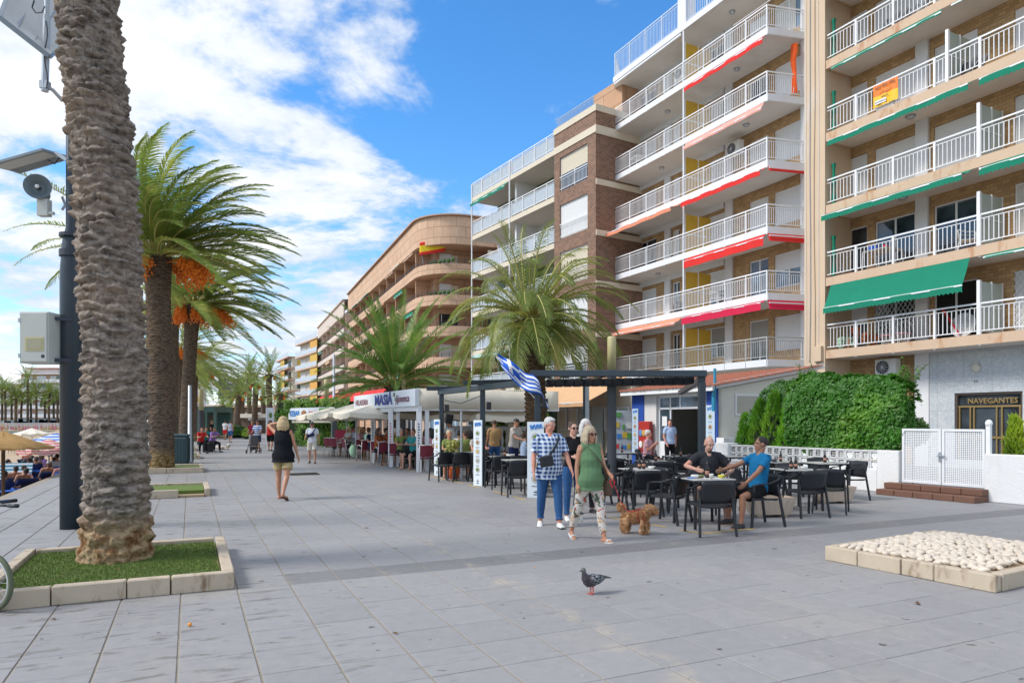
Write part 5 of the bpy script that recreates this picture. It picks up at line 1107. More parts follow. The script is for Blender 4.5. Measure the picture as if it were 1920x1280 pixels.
# menu boards on the two pillars, and free-standing ones at the pergola posts
board_w = mat('menu_board_pale_blue', (.50, .62, .74), .4, var=.04); board_ww = mat('menu_board_white', (.70, .76, .80), .4, var=.04); logo = mat('logo_blue', (.02, .22, .62), .5); foods = [mat('food_'+n, c, .7, var=.3, scale=30) for n, c in (('green', (.12, .2, .05)), ('brown', (.30, .14, .05)), ('ochre', (.50, .33, .10)), ('grey', (.3, .32, .3)))]; ink = mat('ink', (.03, .04, .06), .6)
def menu(label, loc, rz, w, h, bm, top=True, n=4, t=.03):
    o = thing('menu_board', label, 'menu board', loc, rz); m = MB(); m.box((-w/2, 0, 0), (w/2, t, h)); m.build('board', bm, o, bevel=.004)
    lg = MB(); K = 10        # brush-stroke logo
    for r in range(3):
        pts = [(-w*.36+w*.72*i/K+.01*r, -.004, h*.945-.03*r+.018*sin(i*2.1+r*1.7)+w*.10*i/K) for i in range(K+1)]; lg.tube(pts, [.004+.012*abs(sin(i*1.3+r)) for i in range(K+1)], 4)
    lg.build('logo', logo, o)
    for i in range(n):
        z = h*(.80-.6*i/max(1, n-1)*.92); m = MB(); m.lathe([(w*.26, 0), (w*.26, .004), (w*.2, .006), (0, .006)], 12); p = m.build('plate', table_white, o, rot=(pi/2, 0, 0), loc=(0, -.001, z)); m = MB(); m.ell((0, 0, .006), (w*.17, w*.14, .008), 8, 4); m.build('dish', foods[i % 4], p)
        tx = MB(); [tx.box((-w*.26+w*.05*abs(sin(i*3+k)), -.003, z-w*.42-.016*k), (w*.26-w*.09*abs(cos(i*5+k)), 0, z-w*.42-.016*k+.007)) for k in range(2)]; tx.build('caption', ink, o)
    tx = MB(); [tx.box((-w*.12+w*.12*(k % 2), -.003, h*.035+.028*k), (w*.02+w*.1*((k+1) % 2)+.01, 0, h*.035+.028*k+.02)) for k in range(4)]; tx.build('emblem', ink, o); return o
wz = lambda x, y, z=0: loc2w(RA, RR, (x, y, z))
menu('pale blue menu strip on the left blue pillar of the snack bar', wz(.25, -.08, .35), RR, .40, 1.75, board_w)
menu('pale blue menu strip on the right blue pillar of the snack bar', wz(4.56, -.08, .3), RR, .42, 1.85, board_w)
m = MB(); mm_ = thing('poster_board', 'board covered with colourful ice cream posters left of the snack bar', 'poster board', P(1143, 790, 27.2)*1); mm_.location.z = 0; mm_.rotation_euler.z = 0
m.box((-.05, 0, .0), (1.9, .06, 2.05)); m.build('board', mat('board_grey', (.42, .46, .50), .6), mm_)
for i in range(22):
    x, z = .25+.23*(i % 7)+random.uniform(-.04, .04), .5+.42*(i//7)+random.uniform(-.06, .06); m = MB(); w_ = random.uniform(.09, .2); m.box((x, -.01-.0015*i, z), (x+w_, -.0, z+random.uniform(.15, .34))); m.build('poster', mat('poster_%s' % ['red', 'blue', 'yellow', 'green', 'white', 'orange'][i % 6], [(.55, .04, .04), (.05, .2, .5), (.6, .42, .04), (.1, .3, .08), (.7, .7, .7), (.6, .2, .04)][i % 6], .6, var=.45, scale=14), mm_)
fz = thing('ice_cream_display', 'red curved ice cream display stand beside the snack bar doorway', 'display stand', wz(1.15, -.35), RR+.25); red_d = mat('display_red', (.42, .03, .02), .5, var=.3, scale=9)
m = MB(); m.prism([(-.28, -.02), (.30, -.02), (.26, .3), (-.24, .3)], 0, .5); m.prism([(-.22, .0), (.32, .0), (.30, .22), (-.2, .22)], .5, 1.62); m.build('body', red_d, fz, bevel=.02)
for i in range(9): m = MB(); m.ell((-.14+.14*(i % 3)+.05, -.02, .35+.42*(i//3)), (.085, .02, .13), 8, 5); m.build('product_picture', [foods[2], mat('sweet_blue', (.10, .25, .5), .5), aw_yel, white, foods[1]][i % 5], fz)

# ------------------------------------------------------------------ dark pergola
post = {1: V((*G(828, 892), 0)), 2: V((*G(905, 909), 0)), 3: V((*G(1008, 931), 0)), 4: V((3.86, 14.1, 0))}
pg = thing('pergola', 'dark blue grey steel pergola over the black chairs, its folding roof drawn back', 'pergola', post[3]); o3 = post[3]
PH = 2.42
def pbar(a, b, w, h, nm='beam', m_=None): m = MB(); m.bar(V(a)-o3, V(b)-o3, w, h, (0, 0, 1)); return m.build(nm, m_ or dark_steel, pg, bevel=.008)
for k in (1, 2, 3, 4): pbar(post[k], post[k]+V((0, 0, PH)), .15, .13, 'post')
back5 = V((*P(1100, 790, 19.5)[:2], 0)); back6 = post[1]+(back5-post[3])*.92
for b_ in (back5,): pbar(b_, b_+V((0, 0, 2.75)), .13, .13, 'post', galv); 
m = MB(); m.bar(back5-o3+V((-.08, -.05, 0)), back5-o3+V((-.08, -.05, 2.6)), .06); m.build('post_trim', dark_steel, pg)
z = V((0, 0, PH+.07)); e13 = (post[1]-post[3]).normalized()
pbar(post[1]+z+e13*.15, post[2]+z, .14, .15); pbar(post[2]+z, post[3]+z, .14, .15)
up = V((0, 0, .20))
pbar(post[3]+z+up*.9-(post[4]-post[3]).normalized()*.15, post[4]+z+up*.55+(post[4]-post[3]).normalized()*.1, .13, .17, 'front_beam')
pbar(post[2]+z+up*.6-V((.5, .0, 0)), post[2]+z+up*.8+V((.95, .1, 0)), .12, .12, 'roof_rail'); pbar(post[1]+z+up*.55-V((.45, 0, 0)), post[1]+z+up*.6+V((1.1, .2, 0)), .12, .12, 'roof_rail')
pbar(post[4]+z, back5+z+V((3.0, 1.5, 0)), .12, .15, 'side_beam')
# bundled black fabric under the front beam with its folds
m = MB(); a, b = post[3]-o3+V((.2, .35, PH+.06)), post[4]-o3+V((-.1, .35, PH+.06)); N_ = 15
for i in range(N_):
    c = a.lerp(b, (i+.5)/N_); m.obox(c+V((0, .15, 0)), (b-a)/N_*.49, (0, .32, 0), (0, .0, .075))
m.build('folded_roof_fabric', mat('black_fabric', (.012, .014, .018), .8, var=.3), pg, bevel=.02)
for i in range(9): c = a.lerp(b, i/8); m = MB(); m.bar(c+V((-.1, -.28, .14)), c+V((.12, .2, .12)), .03, .06); m.build('roof_louvre', dark_steel, pg)
m = MB(); m.tube([post[1]-o3+V((.1, 0, 2.25)), post[1].lerp(post[2], .5)-o3+V((0, 0, 2.12)), post[2]-o3+V((-.05, 0, 2.28))], .012, 4); m.build('cable', ink, pg)
for k in (1, 2, 3): m = MB(); m.box((-.06, -.1, 0), (.06, .1, .2)); tag(m.build('loudspeaker', black_plastic, loc=post[k]+V((.16, 0, 1.92))), ['small black loudspeaker on the leftmost pergola post', 'small black loudspeaker on the second pergola post', 'small black loudspeaker on the pergola post with the Greek flag'][k-1], 'loudspeaker')
m = MB(); m.box((-.1, -.1, 0), (.12, .1, .3)); tag(m.build('loudspeaker', black_plastic, loc=P(840, 793, 22), rot=(.2, .15, .3)), 'tilted black loudspeaker hanging above the waiters under the white canopy', 'loudspeaker')
menu('slim white menu panel leaning on the leftmost pergola post', post[1]+V((-.12, -.22, .02)), -.95, .32, 1.66, board_ww, n=5)
menu('white menu panel with food pictures on the second pergola post', post[2]+V((-.12, -.2, .0)), -.72, .30, 1.66, board_ww, n=5)
menu('wide white menu panel at the pergola post behind the man in the plaid shirt', post[3]+V((-.05, -.18, .0)), -.18, .36, 1.62, board_ww, n=4)
# Greek flag
gf = thing('flag', 'blue and white Greek flag drooping from the pergola corner', 'flag', post[3]+V((0, -.15, 0))); fb = mat('flag_blue', (.02, .12, .55), .8, var=.12); fw = mat('flag_white', (.75, .77, .8), .8, var=.05)
o0 = post[3]+V((0, -.15, 0)); A_, B_, C_ = P(934, 671, 15.0)-o0, P(1000, 722, 14.9)-o0, P(1014, 762, 14.9)-o0
m = MB(); nx, nz = 26, 9
for j in range(nz+1):
    for i in range(nx+1):
        f, g = i/nx, j/nz; c = (A_.lerp(B_, f*1.4) if f < .71 else B_.lerp(C_, (f-.71)/.29)); wdt = .10+.26*sin(pi*min(1, f*.9+.16))
        m.v.append(tuple(c+V((.10 if f > .6 else -.02, .10*sin(f*15+g*3), -(g-.35)*wdt*1.35))+V((.10*g, .05*sin(g*9+f*5), 0))))
for j in range(nz):
    for i in range(nx):
        f, g = (i+.5)/nx, (j+.5)/nz; a = j*(nx+1)+i; m.f.append((a, a+1, a+nx+2, a+nx+1)); cross = f < .42 and g < .62
        m.mi.append((1 if (abs(f-.22) < .045 or abs(g-.31) < .07) else 0) if cross else (1 if int(g*9) % 2 else 0))
q = m.build('cloth', [fb, fw], gf, smooth=True); q.modifiers.new('t', 'SOLIDIFY').thickness = .004
m = MB(); m.tube([P(1016, 760, 15.0)-o0, P(930, 668, 15.0)-o0], .014, 6); m.build('pole', white_metal, gf)
m = MB(); m.tube([(0, 0, 0), (0, 0, 1.9)], .03, 6); m.build('umbrella_stick', galv, pg, loc=P(865, 790, 19)-o3-V((0, 0, P(865, 790, 19).z)))

# ------------------------------------------------------------------ street lighting columns with pale glass tops
lamp_top = mat('lamp_tube', (.50, .44, .22), .35, var=.2, scale=3); pole_m = mat('anthracite_pole', (.055, .062, .072), .5, var=.12, scale=3)
def column(label, x, y, h, r=.105, split=.62, group=None):
    t = thing('street_lamp', label, 'street lamp', (x, y, 0)); m = MB(); m.lathe([(r*1.6, 0), (r*1.6, .03), (r, .035), (r, h*split if h*split < h-.7 else h-.72)], 20); m.build('pole', pole_m, t, smooth=False)
    z = h*split if h*split < h-.7 else h-.72; m = MB(); m.lathe([(r*.93, z), (r*.93, h-.03), (r*.8, h), (0, h)], 20); m.build('lamp_tube', lamp_top, t, smooth=True); return t
column('dark round lamp column with a yellowish top standing among the black chairs', 2.2, 15.3, 3.5, split=.79)
column('lamp column rising behind the ice cream parlour sign', (757-960)/1300*33, 33, 3.62)
x, y = G(612, 836); column('lamp column beside the kebab sign and the man in the white T-shirt', x, y, 4.3, r=.17)
column('lamp column with a dark lower half beyond the litter bin', (377-960)/1300*47, 47, 3.75, r=.17)
for lab, u, Y, h, r in (('tall thin silver pole rising behind the cream parasols', 626, 52, 6.6, .11), ('slender grey post directly beside the litter bin', 356, 26.8, 3.0, .08), ('thin white pole standing in front of the brown brick balconies', 885, 30, 3.9, .03)):
    t = thing('post', lab, 'post', ((u-960)/1300*Y, Y, 0)); m = MB(); m.lathe([(r*1.4, 0), (r*1.4, .1), (r, .12), (r*.8, h), (0, h+.01)], 12); m.build('shaft', galv, t, smooth=True)
# the big pole at the left with its equipment
bp_ = V((*G(134, 990), 0)); big = thing('utility_pole', 'thick dark blue pole with cameras and solar panels at the left', 'pole', bp_)
m = MB(); m.lathe([(.155, 0), (.155, 3.9), (.12, 4.4), (.075, 4.6), (.07, 7.2), (.05, 7.25), (.045, 9.6)], 24); m.build('shaft', dark_steel, big, smooth=True)
def off(u, v, y=0): return P(u, v, bp_.y+y)-bp_
m = MB(); m.bar(off(113, 665), off(140, 665), .03); m.bar(off(113, 600), off(140, 600), .03); m.lathe([(.165, 4.15), (.165, 4.25)], 20); m.lathe([(.165, 4.45), (.165, 4.5)], 20); m.build('clamp_band', ink, big)
cab = thing('control_cabinet', 'grey metal control cabinet with a yellowed label, fixed to the thick dark pole', 'cabinet', P(83, 682, bp_.y-.25)); cgrey = mat('cabinet_grey', (.47, .50, .47), .5, var=.06, dirt=(.33, .33, .28), dirt_amt=.3)
m = MB(); m.box((-.27, -.15, 0), (.16, .15, .76)); m.build('housing', cgrey, cab, bevel=.012); m = MB(); m.box((-.245, -.165, .02), (.145, -.151, .74)); d_ = m.build('door', cgrey, cab, bevel=.006); m = MB(); m.box((-.17, -.172, .18), (.10, -.1655, .38)); m.build('label_plate', mat('yellowed_label', (.52, .47, .22), .6), d_)
m = MB(); m.box((-.15, -.176, .20), (.08, -.173, .36)); m.build('label_text', mat('label_grey', (.36, .35, .24), .7, var=.3, scale=60), d_); m = MB(); m.ell((.09, -.166, .1), (.03, .004, .03), 8, 4); m.build('sticker', ink, d_)
for z_ in (.06, .68): m = MB(); m.bar((.16, 0, z_), (.34, .12, z_), .05, .03); m.build('bracket', ink, cab)
m = MB(); m.box((-.275, -.12, .68), (-.24, .1, .76)); [m.box((-.276, -.168, z_), (-.24, -.15, z_+.06)) for z_ in (.08, .6)]; m.build('hinge', galv, cab)
horn = thing('loudspeaker', 'grey horn loudspeaker mounted on the thick dark pole', 'loudspeaker', P(72, 352, bp_.y-.1)); m = MB()
prof = [(.0, .10), (.03, .10), (.035, .06), (.03, .03), (.045, .05), (.09, .01), (.165, -.06), (.185, -.075), (.185, -.055), (.10, .03), (.065, .10), (.06, .25), (.09, .28), (.09, .40), (.0, .42)]
m.lathe(prof, 24); m.build('horn', mat('horn_grey', (.13, .17, .19), .4, var=.1), horn, smooth=True, rot=(-pi/2, 0, .42-0.0)); m = MB(); m.ell((0, 0, 0), (.03, .03, .03), 8, 6); m.build('centre_plug', white, horn, loc=(.02, -.06, 0))
m = MB(); m.box((-.02, -.01, -.42), (.14, .1, -.17)); m.box((.1, 0, -.4), (.22, .05, -.36)); m.build('amplifier_box', cgrey, horn); m = MB(); m.tube([(.17, .3, -.05), (.28, .2, -.2), (.3, .1, -.3)], .02, 6); m.build('bracket', galv, horn)
pan_m = mat('solar_back', (.50, .51, .50), .5, var=.08, dirt=(.3, .3, .3), dirt_amt=.3); fr_m = mat('panel_frame', (.24, .28, .31), .4, metal=.3)
sp_ = thing('solar_panel', 'small tilted light panel with a ribbed underside above the horn loudspeaker', 'solar panel', P(58, 302, bp_.y)); ex, ey = V((.40, .0, .115)), V((.06, .25, .03))
m = MB(); nn = ex.cross(ey).normalized(); m.obox((0, 0, 0), ex, ey, nn*.022); m.build('frame', fr_m, sp_, bevel=.006); m = MB(); m.obox(-nn*.024, ex*.93, ey*.86, nn*.004); m.build('back_sheet', pan_m, sp_)
m = MB(); [m.obox(-nn*.03+ex*(k/9.5-1)*.9+ey*.45, ex*.02, ey*.35, nn*.006) for k in range(19)]; m.build('rib', fr_m, sp_); m = MB(); m.bar(ex*1.0, ex*1.0+V((.18, 0, -.12)), .05, .12); m.build('bracket', galv, sp_); m = MB(); m.tube([ex*.6-nn*.05, ex*.9+V((0, 0, -.15)), ex*1.15+V((0, 0, -.05))], .01, 5); m.build('cable', ink, sp_)
lp = thing('solar_panel', 'large solar panel seen from below at the top left corner', 'solar panel', P(62, 30, bp_.y-.5)); c_ = [P(0, 34, 10.0), P(92, 106, 10.3), P(140, 62, 12.0), P(40, -75, 11.7)]; c_ = [q-lp.location for q in c_]; nn = (c_[1]-c_[0]).cross(c_[3]-c_[0]).normalized()*.035
m = MB(); m.sheet(*[q for q in c_], .035); m.build('back_sheet', pan_m, lp)
m = MB()
for i in range(4): a, b = c_[i], c_[(i+1) % 4]; m.bar(a, b, .06, .05)
for f in (.33, .66): m.bar(c_[0].lerp(c_[1], f), c_[3].lerp(c_[2], f), .05, .04)
m.build('frame', fr_m, lp)
m = MB(); m.tube([P(88, -40, 10.4)-lp.location, P(88, 35, 10.4)-lp.location], .035, 8); m.tube([P(88, 30, 10.4)-lp.location, P(84, 172, 10.45)-lp.location], .05, 8); m.tube([P(84, 160, 10.45)-lp.location, P(100, 170, 10.5)-lp.location, P(118, 190, 10.6)-lp.location], .028, 8); m.box(P(73, 164, 10.4)-lp.location, P(96, 156, 10.5)-lp.location); m.build('mast_arm', galv, lp, smooth=False)
m = MB(); m.tube([P(86+3*sin(k), 40+14*k, 10.33)-lp.location for k in range(10)], .011, 5); m.tube([P(72+12*cos(k), 12+14*sin(k), 10.3)-lp.location for k in range(5)], .011, 5); m.build('cable', ink, lp)

# ------------------------------------------------------------------ white canopy of the ice cream parlour, parasols and shop signs
wp = [V((*G(700, 867), 0)), V((*G(733, 875), 0)), V((*G(786, 884), 0))]
ice = thing('terrace_canopy', 'white framed canopy with cream side cloths and a shop sign over the burgundy chairs', 'canopy', wp[2]); o2 = wp[2]; zb = 2.04
def ib(a, b, w, h, nm, m_=white_metal): m = MB(); m.bar(V(a)-o2, V(b)-o2, w, h, (0, 0, 1)); return m.build(nm, m_, ice)
for p in wp: ib(p, p+V((0, 0, zb)), .17, .17, 'post'); ib(p+V((.24, .12, 0)), p+V((.24, .12, zb)), .13, .13, 'post')
for i, p in enumerate(wp):
    for j in range(9): m = MB(); m.box((-.03, -.093, .8+.09*j), (.035-.012*(j % 3), -.088, .84+.09*j)); m.build('post_lettering', [ink, aw_red][(i == 1)*1], ice, loc=p-o2)
e0 = (wp[0]-wp[2]).normalized(); far_c = wp[0]+e0*1.8; rt = V((1, .42, 0)).normalized(); rc = wp[2]+rt*5.0
ib(far_c+V((0, 0, zb)), wp[2]+V((0, 0, zb))-e0*.1, .16, .12, 'front_beam'); ib(wp[2]+V((0, 0, zb)), rc+V((0, 0, zb)), .14, .14, 'side_beam')
m = MB(); K = 16
m.add([wp[2]-o2+rt*(5.0*i/K)+V((0, -.08-.03*(i % 2), zb-.02)) for i in range(K+1)]+[wp[2]-o2+rt*(5.0*i/K)+V((0, -.05-.02*(i % 3), zb+.62+.02*sin(i))) for i in range(K+1)], [(i, i+1, K+2+i, K+1+i) for i in range(K)]); q = m.build('side_cloth', aw_white, ice, smooth=True); q.modifiers.new('t', 'SOLIDIFY').thickness = .01
m = MB(); a, b = far_c-o2, wp[2]-o2; c_, d_ = b+rt*5.0, a+rt*5.0; m.sheet(a+V((0, 0, zb+.63)), b+V((0, 0, zb+.63)), c_+V((0, 0, zb+.60)), d_+V((0, 0, zb+.60)), .02); m.build('roof_cloth', aw_white, ice)
sg = thing('shop_sign', 'long white sign box reading heladeria above the white canopy posts', 'sign', wp[2]+V((0, 0, zb+.07)), atan2(-e0.y, -e0.x)); Ls = (wp[2]-far_c).length+.55; m = MB(); m.box((-Ls, -.18, 0), (.1, -.02, .56)); m.build('sign_box', mat('sign_white', (.72, .76, .80), .4, var=.03), sg, bevel=.01)
sg_navy = mat('lettering_navy', (.02, .04, .28), .5); sg_brown = mat('lettering_maroon', (.20, .04, .07), .5)
text_mesh('lettering', 'MASIÁ', .52, sg_navy, sg, (-Ls*.44, -.20, .27), (pi/2, 0, 0), .005, sx=1.5, bold=.012); text_mesh('lettering', 'HELADERIA', .32, sg_brown, sg, (-Ls*.83, -.20, .25), (pi/2, 0, 0), .005, sx=1.15); text_mesh('lettering', 'Jijonenca', .36, sg_brown, sg, (-Ls*.15, -.20, .27), (pi/2, 0, 0), .005, sx=1.1, shear=.25)
m = MB(); m.box((-Ls*.28, -.2, .38), (-Ls*.26, -.185, .5)); m.box((-Ls*.255, -.2, .2), (-Ls*.25, -.185, .35)); m.build('leaf_mark', foods[0], sg)
def parasol(label, u, v, Y, half, h, rise=.45, m_=None, stick=galv, flaps=True, rz=.45, lean=0, round_=0):
    x = (u-960)/FPX*Y; t = thing('parasol', label, 'parasol', (x, Y, 0), rz); m = MB(); n = round_ or 4; vs = [(0, 0, h+rise)]; R_ = half*(1 if round_ else 1.414)
    K = 6 if not round_ else 2
    ring = []
    for s_ in range(n):
        for k in range(K): f = k/K; a0, a1 = (s_+.5)*2*pi/n, (s_+1.5)*2*pi/n; p = V((cos(a0), sin(a0)))*R_*(1-f)+V((cos(a1), sin(a1)))*R_*f; ring.append((p.x, p.y, h-.04*sin(pi*f)*2))
    mid = [(p[0]*.5, p[1]*.5, h+rise*.42) for p in ring]; M = len(ring); vs += mid+ring+[(p[0]*1.01, p[1]*1.01, p[2]-.16-.03*(i % 2)) for i, p in enumerate(ring)]
    fs = [(0, 1+i, 1+(i+1) % M) for i in range(M)]+[(1+i, 1+M+i, 1+M+(i+1) % M, 1+(i+1) % M) for i in range(M)]
    if flaps: fs += [(1+M+i, 1+2*M+i, 1+2*M+(i+1) % M, 1+M+(i+1) % M) for i in range(M)]
    m.add(vs, fs); q = m.build('canopy', m_ or aw_white, t); q.modifiers.new('t', 'SOLIDIFY').thickness = .008
    m = MB(); m.tube([(0, 0, 0), (0, 0, h+rise)], .03, 8); m.build('pole', stick, t); m = MB()
    for i in range(n): p = ring[i*K]; m.bar((0, 0, h-.35), (p[0]*.5, p[1]*.5, h+rise*.38), .02); m.bar((0, 0, h+rise-.05), (p[0], p[1], h-.02), .02)
    m.build('rib', stick, t); return t
for lab, u, Y, half, h in (('cream square parasol nearest the white canopy', 712, 27.2, 1.5, 1.95), ('second cream parasol from the white canopy', 668, 30, 1.5, 1.96), ('third cream parasol, drooping over the burgundy chairs', 650, 33.5, 1.6, 1.92), ('cream parasol at the far end beside the dark lamp column', 622, 36.5, 1.6, 1.9), ('cream parasol far back under the white canopy', 800, 27.5, 1.6, 1.92), ('cream parasol behind the pergola posts', 885, 25.5, 1.7, 1.9), ('low cream parasol behind the two standing men', 925, 24.5, 1.1, 1.85)): parasol(lab, u, 0, Y, half, h)
# kebab terrace
kb = thing('terrace_canopy', 'flat dark posted canopy with a kebab sign and a red awning behind', 'canopy', ((585-960)/1300*43, 43, 0)); o4 = kb.location.copy()
c0, c1 = P(545, 792, 45)-o4, P(628, 792, 40)-o4
for f in (0, .5, 1): p = c0.lerp(c1, f); m = MB(); m.bar((p.x, p.y, 0), (p.x, p.y, 1.7), .22); m.build('post', pole_m, kb)
m = MB(); m.bar(c0+V((0, 0, .1)), c1+V((0, 0, .1)), .2, .14, (0, 0, 1)); m.build('beam', aw_white, kb); d_ = (c1-c0).normalized(); rz = atan2(d_.y, d_.x)
sgn = thing('shop_sign', 'white kebab and salad sign with food pictures above the far terrace', 'sign', o4+c0+V((0, -.15, .2)), rz); L_ = (c1-c0).length; m = MB(); m.box((0, -.1, 0), (L_, 0, .72)); m.build('sign_box', MATS['sign_white'], sgn)
text_mesh('lettering', 'KEBAB', .5, logo, sgn, (L_*.16, -.12, .36), (pi/2, 0, 0), .005, bold=.01); text_mesh('lettering', 'SALAD', .45, aw_crim, sgn, (L_*.60, -.12, .34), (pi/2, 0, 0), .005)
m = MB(); m.ell((L_*.38, -.12, .36), (.4, .03, .22), 12, 6); m.build('kebab_picture', foods[1], sgn); m = MB(); m.box((L_*.72, -.115, .08), (L_*.97, -.10, .66)); g_ = m.build('salad_picture', mat('salad_green', (.10, .34, .03), .6, var=.5, scale=8), sgn)
m = MB(); m.ell((L_*.8, -.12, .4), (.2, .02, .12), 8, 5); m.build('tomato_picture', aw_red, g_)
ra = thing('shop_awning', 'long red awning over the shops behind the kebab sign', 'awning', ((620-960)/1300*55, 55, 0)); ra0 = ra.location.copy(); q = [P(560, 768, 62), P(684, 757, 50), P(684, 776, 49.5), P(560, 783, 61.5)]; q = [p-ra0+V((0, 0, .3)) for p in q]
m = MB(); back = V((1.8, .9, .9)); m.sheet(q[0]+back, q[1]+back, q[1]-V((0, 0, .1)), q[0]-V((0, 0, .1)), .03); m.build('cloth', aw_red, ra); m = MB(); m.sheet(q[0]-V((0, 0, .1)), q[1]-V((0, 0, .1)), q[2], q[3], .02); m.build('valance', aw_crim, ra)
for k in range(4): m = MB(); p = q[3].lerp(q[2], k/3); m.bar((p.x, p.y, -ra0.z), p, .08); m.build('post', pole_m, ra)
# menu easels far left of the kebab sign, white and teal
t = thing('menu_board', 'row of tall white menu boards left of the kebab sign', 'menu board', P(530, 790, 46)*1); t.location.z = 0
for k in range(5): m = MB(); m.box((-1.0+.5*k, .3*k, 1.55), (-.6+.5*k, .3*k+.05, 2.5)); b_ = m.build('board', MATS['sign_white'], t); m = MB(); m.ell((-.8+.5*k, .3*k-.01, 2.0), (.12, .01, .2), 6, 4); m.build('picture', foods[k % 4], b_)
m = MB(); m.box((-1.1, -.05, 0), (-1.0, .05, 2.5)); m.box((1.6, 1.2, 0), (1.7, 1.3, 2.5)); m.box((-1.1, .0, 1.45), (1.7, 1.2, 1.5)); m.build('post', white_metal, t)
# parlour shop front behind: orange awning, cream screens, balustrade and the second sign
sh = thing('parlour_building', 'ice cream parlour building with a tan awning and cream panels left of the snack bar', 'building', (1.5, 31, 0), -1.05)
def WL(u, Y): return ((u-960)/FPX*Y)
A6, B6 = V((WL(1040, 33), 33, 0)), V((4.6, 27.6, 0)); sh.location = A6; sv = (B6-A6); sh.rotation_euler.z = atan2(sv.y, sv.x); Lh = sv.length
m = MB(); m.box((0, .2, 0), (Lh, .4, 3.3)); m.build('wall', cream, sh); m = MB(); m.box((0, -1.9, 0), (.12, .2, 2.3)); m.build('side_pier', cream, sh)
for i in range(6): window(sh, .15+i*Lh/6, (i+1)*Lh/6-.05, 1.2, 2.2, .1, 'shutter', depth=.02, shm=[shut_c, shut_c, pale_glass][i % 3])
m = MB(); m.box((Lh*.55, .02, 0), (Lh*.68, .1, 2.25)); m.build('door', mat('pale_green_door', (.42, .47, .43), .4), sh)
aw = awning(sh, -.4, Lh-.1, .15, 3.45, 2.0, 1.1, aw_tan, .15, scal=False)
m = MB(); m.box((0, -2.2, 2.05), (1.6, -2.1, 2.8)); s_ = m.build('sign_panel', MATS['sign_white'], sh); text_mesh('lettering', 'SIÁ', .42, sg_navy, s_, (1.1, -2.22, 2.55), (pi/2, 0, 0), .004, bold=.01); text_mesh('lettering', 'nca', .3, sg_brown, s_, (1.05, -2.22, 2.2), (pi/2, 0, 0), .004)
# long shop and house fronts closing the space under the apartments
fr = thing('shop_building', 'row of dim ground floor shops behind the parlour terrace, tan walls with dark openings', 'building', (-9.5, 52, 0)); a, b = V((-9.5, 52)), V((-.6, 37.0)); sv = b-a; fr.rotation_euler.z = atan2(sv.y, sv.x); Lf = sv.length
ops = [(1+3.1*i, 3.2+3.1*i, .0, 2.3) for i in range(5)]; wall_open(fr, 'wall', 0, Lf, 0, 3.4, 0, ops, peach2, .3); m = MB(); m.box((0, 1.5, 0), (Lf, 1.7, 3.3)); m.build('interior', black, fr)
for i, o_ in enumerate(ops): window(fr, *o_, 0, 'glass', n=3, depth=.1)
for i in range(4): m = MB(); m.box((.3+3.1*i, -.3, 0), (.6+3.1*i, 0, 3.3)); m.build('pillar', black if i % 2 else peach2, fr)
# white balustrade with lantern posts behind the standing men
bal = thing('balustrade', 'white balustrade with small lantern posts behind the two standing men', 'balustrade', (-2.6, 28.6, 0)); a, b = V((0, 0, 0)), V((3.2, -2.6, 0)); L_ = (b-a).length; dd = (b-a).normalized()
m = MB(); m.bar(a+V((0, 0, 1.35)), b+V((0, 0, 1.35)), .16, .1, (0, 0, 1)); m.bar(a+V((0, 0, .55)), b+V((0, 0, .55)), .16, .1, (0, 0, 1)); m.build('rail', white, bal)
bme = MB(); bme.lathe([(.05, .6), (.03, .7), (.06, .85), (.03, 1.1), (.05, 1.3)], 8); bl_me = bpy.data.meshes.new('baluster'); bl_me.from_pydata(bme.v, [], bme.f); bl_me.materials.append(white)
for k in range(18): place('baluster', bl_me, bal, a.lerp(b, (k+.5)/18))
m = MB(); m.bar(a+V((0, 0, .27)), b+V((0, 0, .27)), .14, .54, (0, 0, 1)); m.build('plinth', wallw, bal)
for k, f in enumerate((.35, .8)):
    p = a.lerp(b, f); m = MB(); m.obox(p+V((0, -.1, .75)), (.12, 0, 0), (0, .12, 0), (0, 0, .75)); m.lathe([(.22, 1.5), (.25, 1.56), (.06, 1.7), (.10, 1.78), (.08, 1.88), (0, 1.98)], 10, (p.x, p.y-.1)); m.build('lantern_post', cream, bal)
# pale huts and parasols closing the street, hazy and small
for i, (lab, u, Y, w, h, mm_) in enumerate((('peach single-storey pavilion at the end of the promenade', 445, 150, 16, 5.0, peach2), ('white hut with a flat roof at the end of the promenade', 493, 120, 9, 3.0, wallw), ('green kiosk behind the dark lamp column near the bench', 370, 62, 4.4, 2.9, mat('kiosk_green', (.05, .12, .10), .6)), ('long low terrace roof in front of the far palms', 512, 88, 9, 2.5, aw_white))):
    x = (u-960)/FPX*Y; w *= .7 if i == 2 else 1; t = thing('kiosk', lab, 'kiosk', (x, Y, 0)); m = MB(); m.box((-w/2, 0, h-.5), (w/2, 4, h)); m.build('roof', mm_, t)
    [MB().box((-w/2+w*k/4-.1, 0, 0), (-w/2+w*k/4+.1, .3, h-.5)).build('post', mm_, t) for k in range(5)]; m = MB(); m.box((-w/2, 3.6, 0), (w/2, 4, h-.5)); m.build('wall', mm_ if i != 3 else wallw, t); m = MB(); m.box((-w/2+.2, .8, 0), (w/2-.2, .9, h-.8)); m.build('counter', mat('mid_brown', (.16, .11, .08), .8), t)
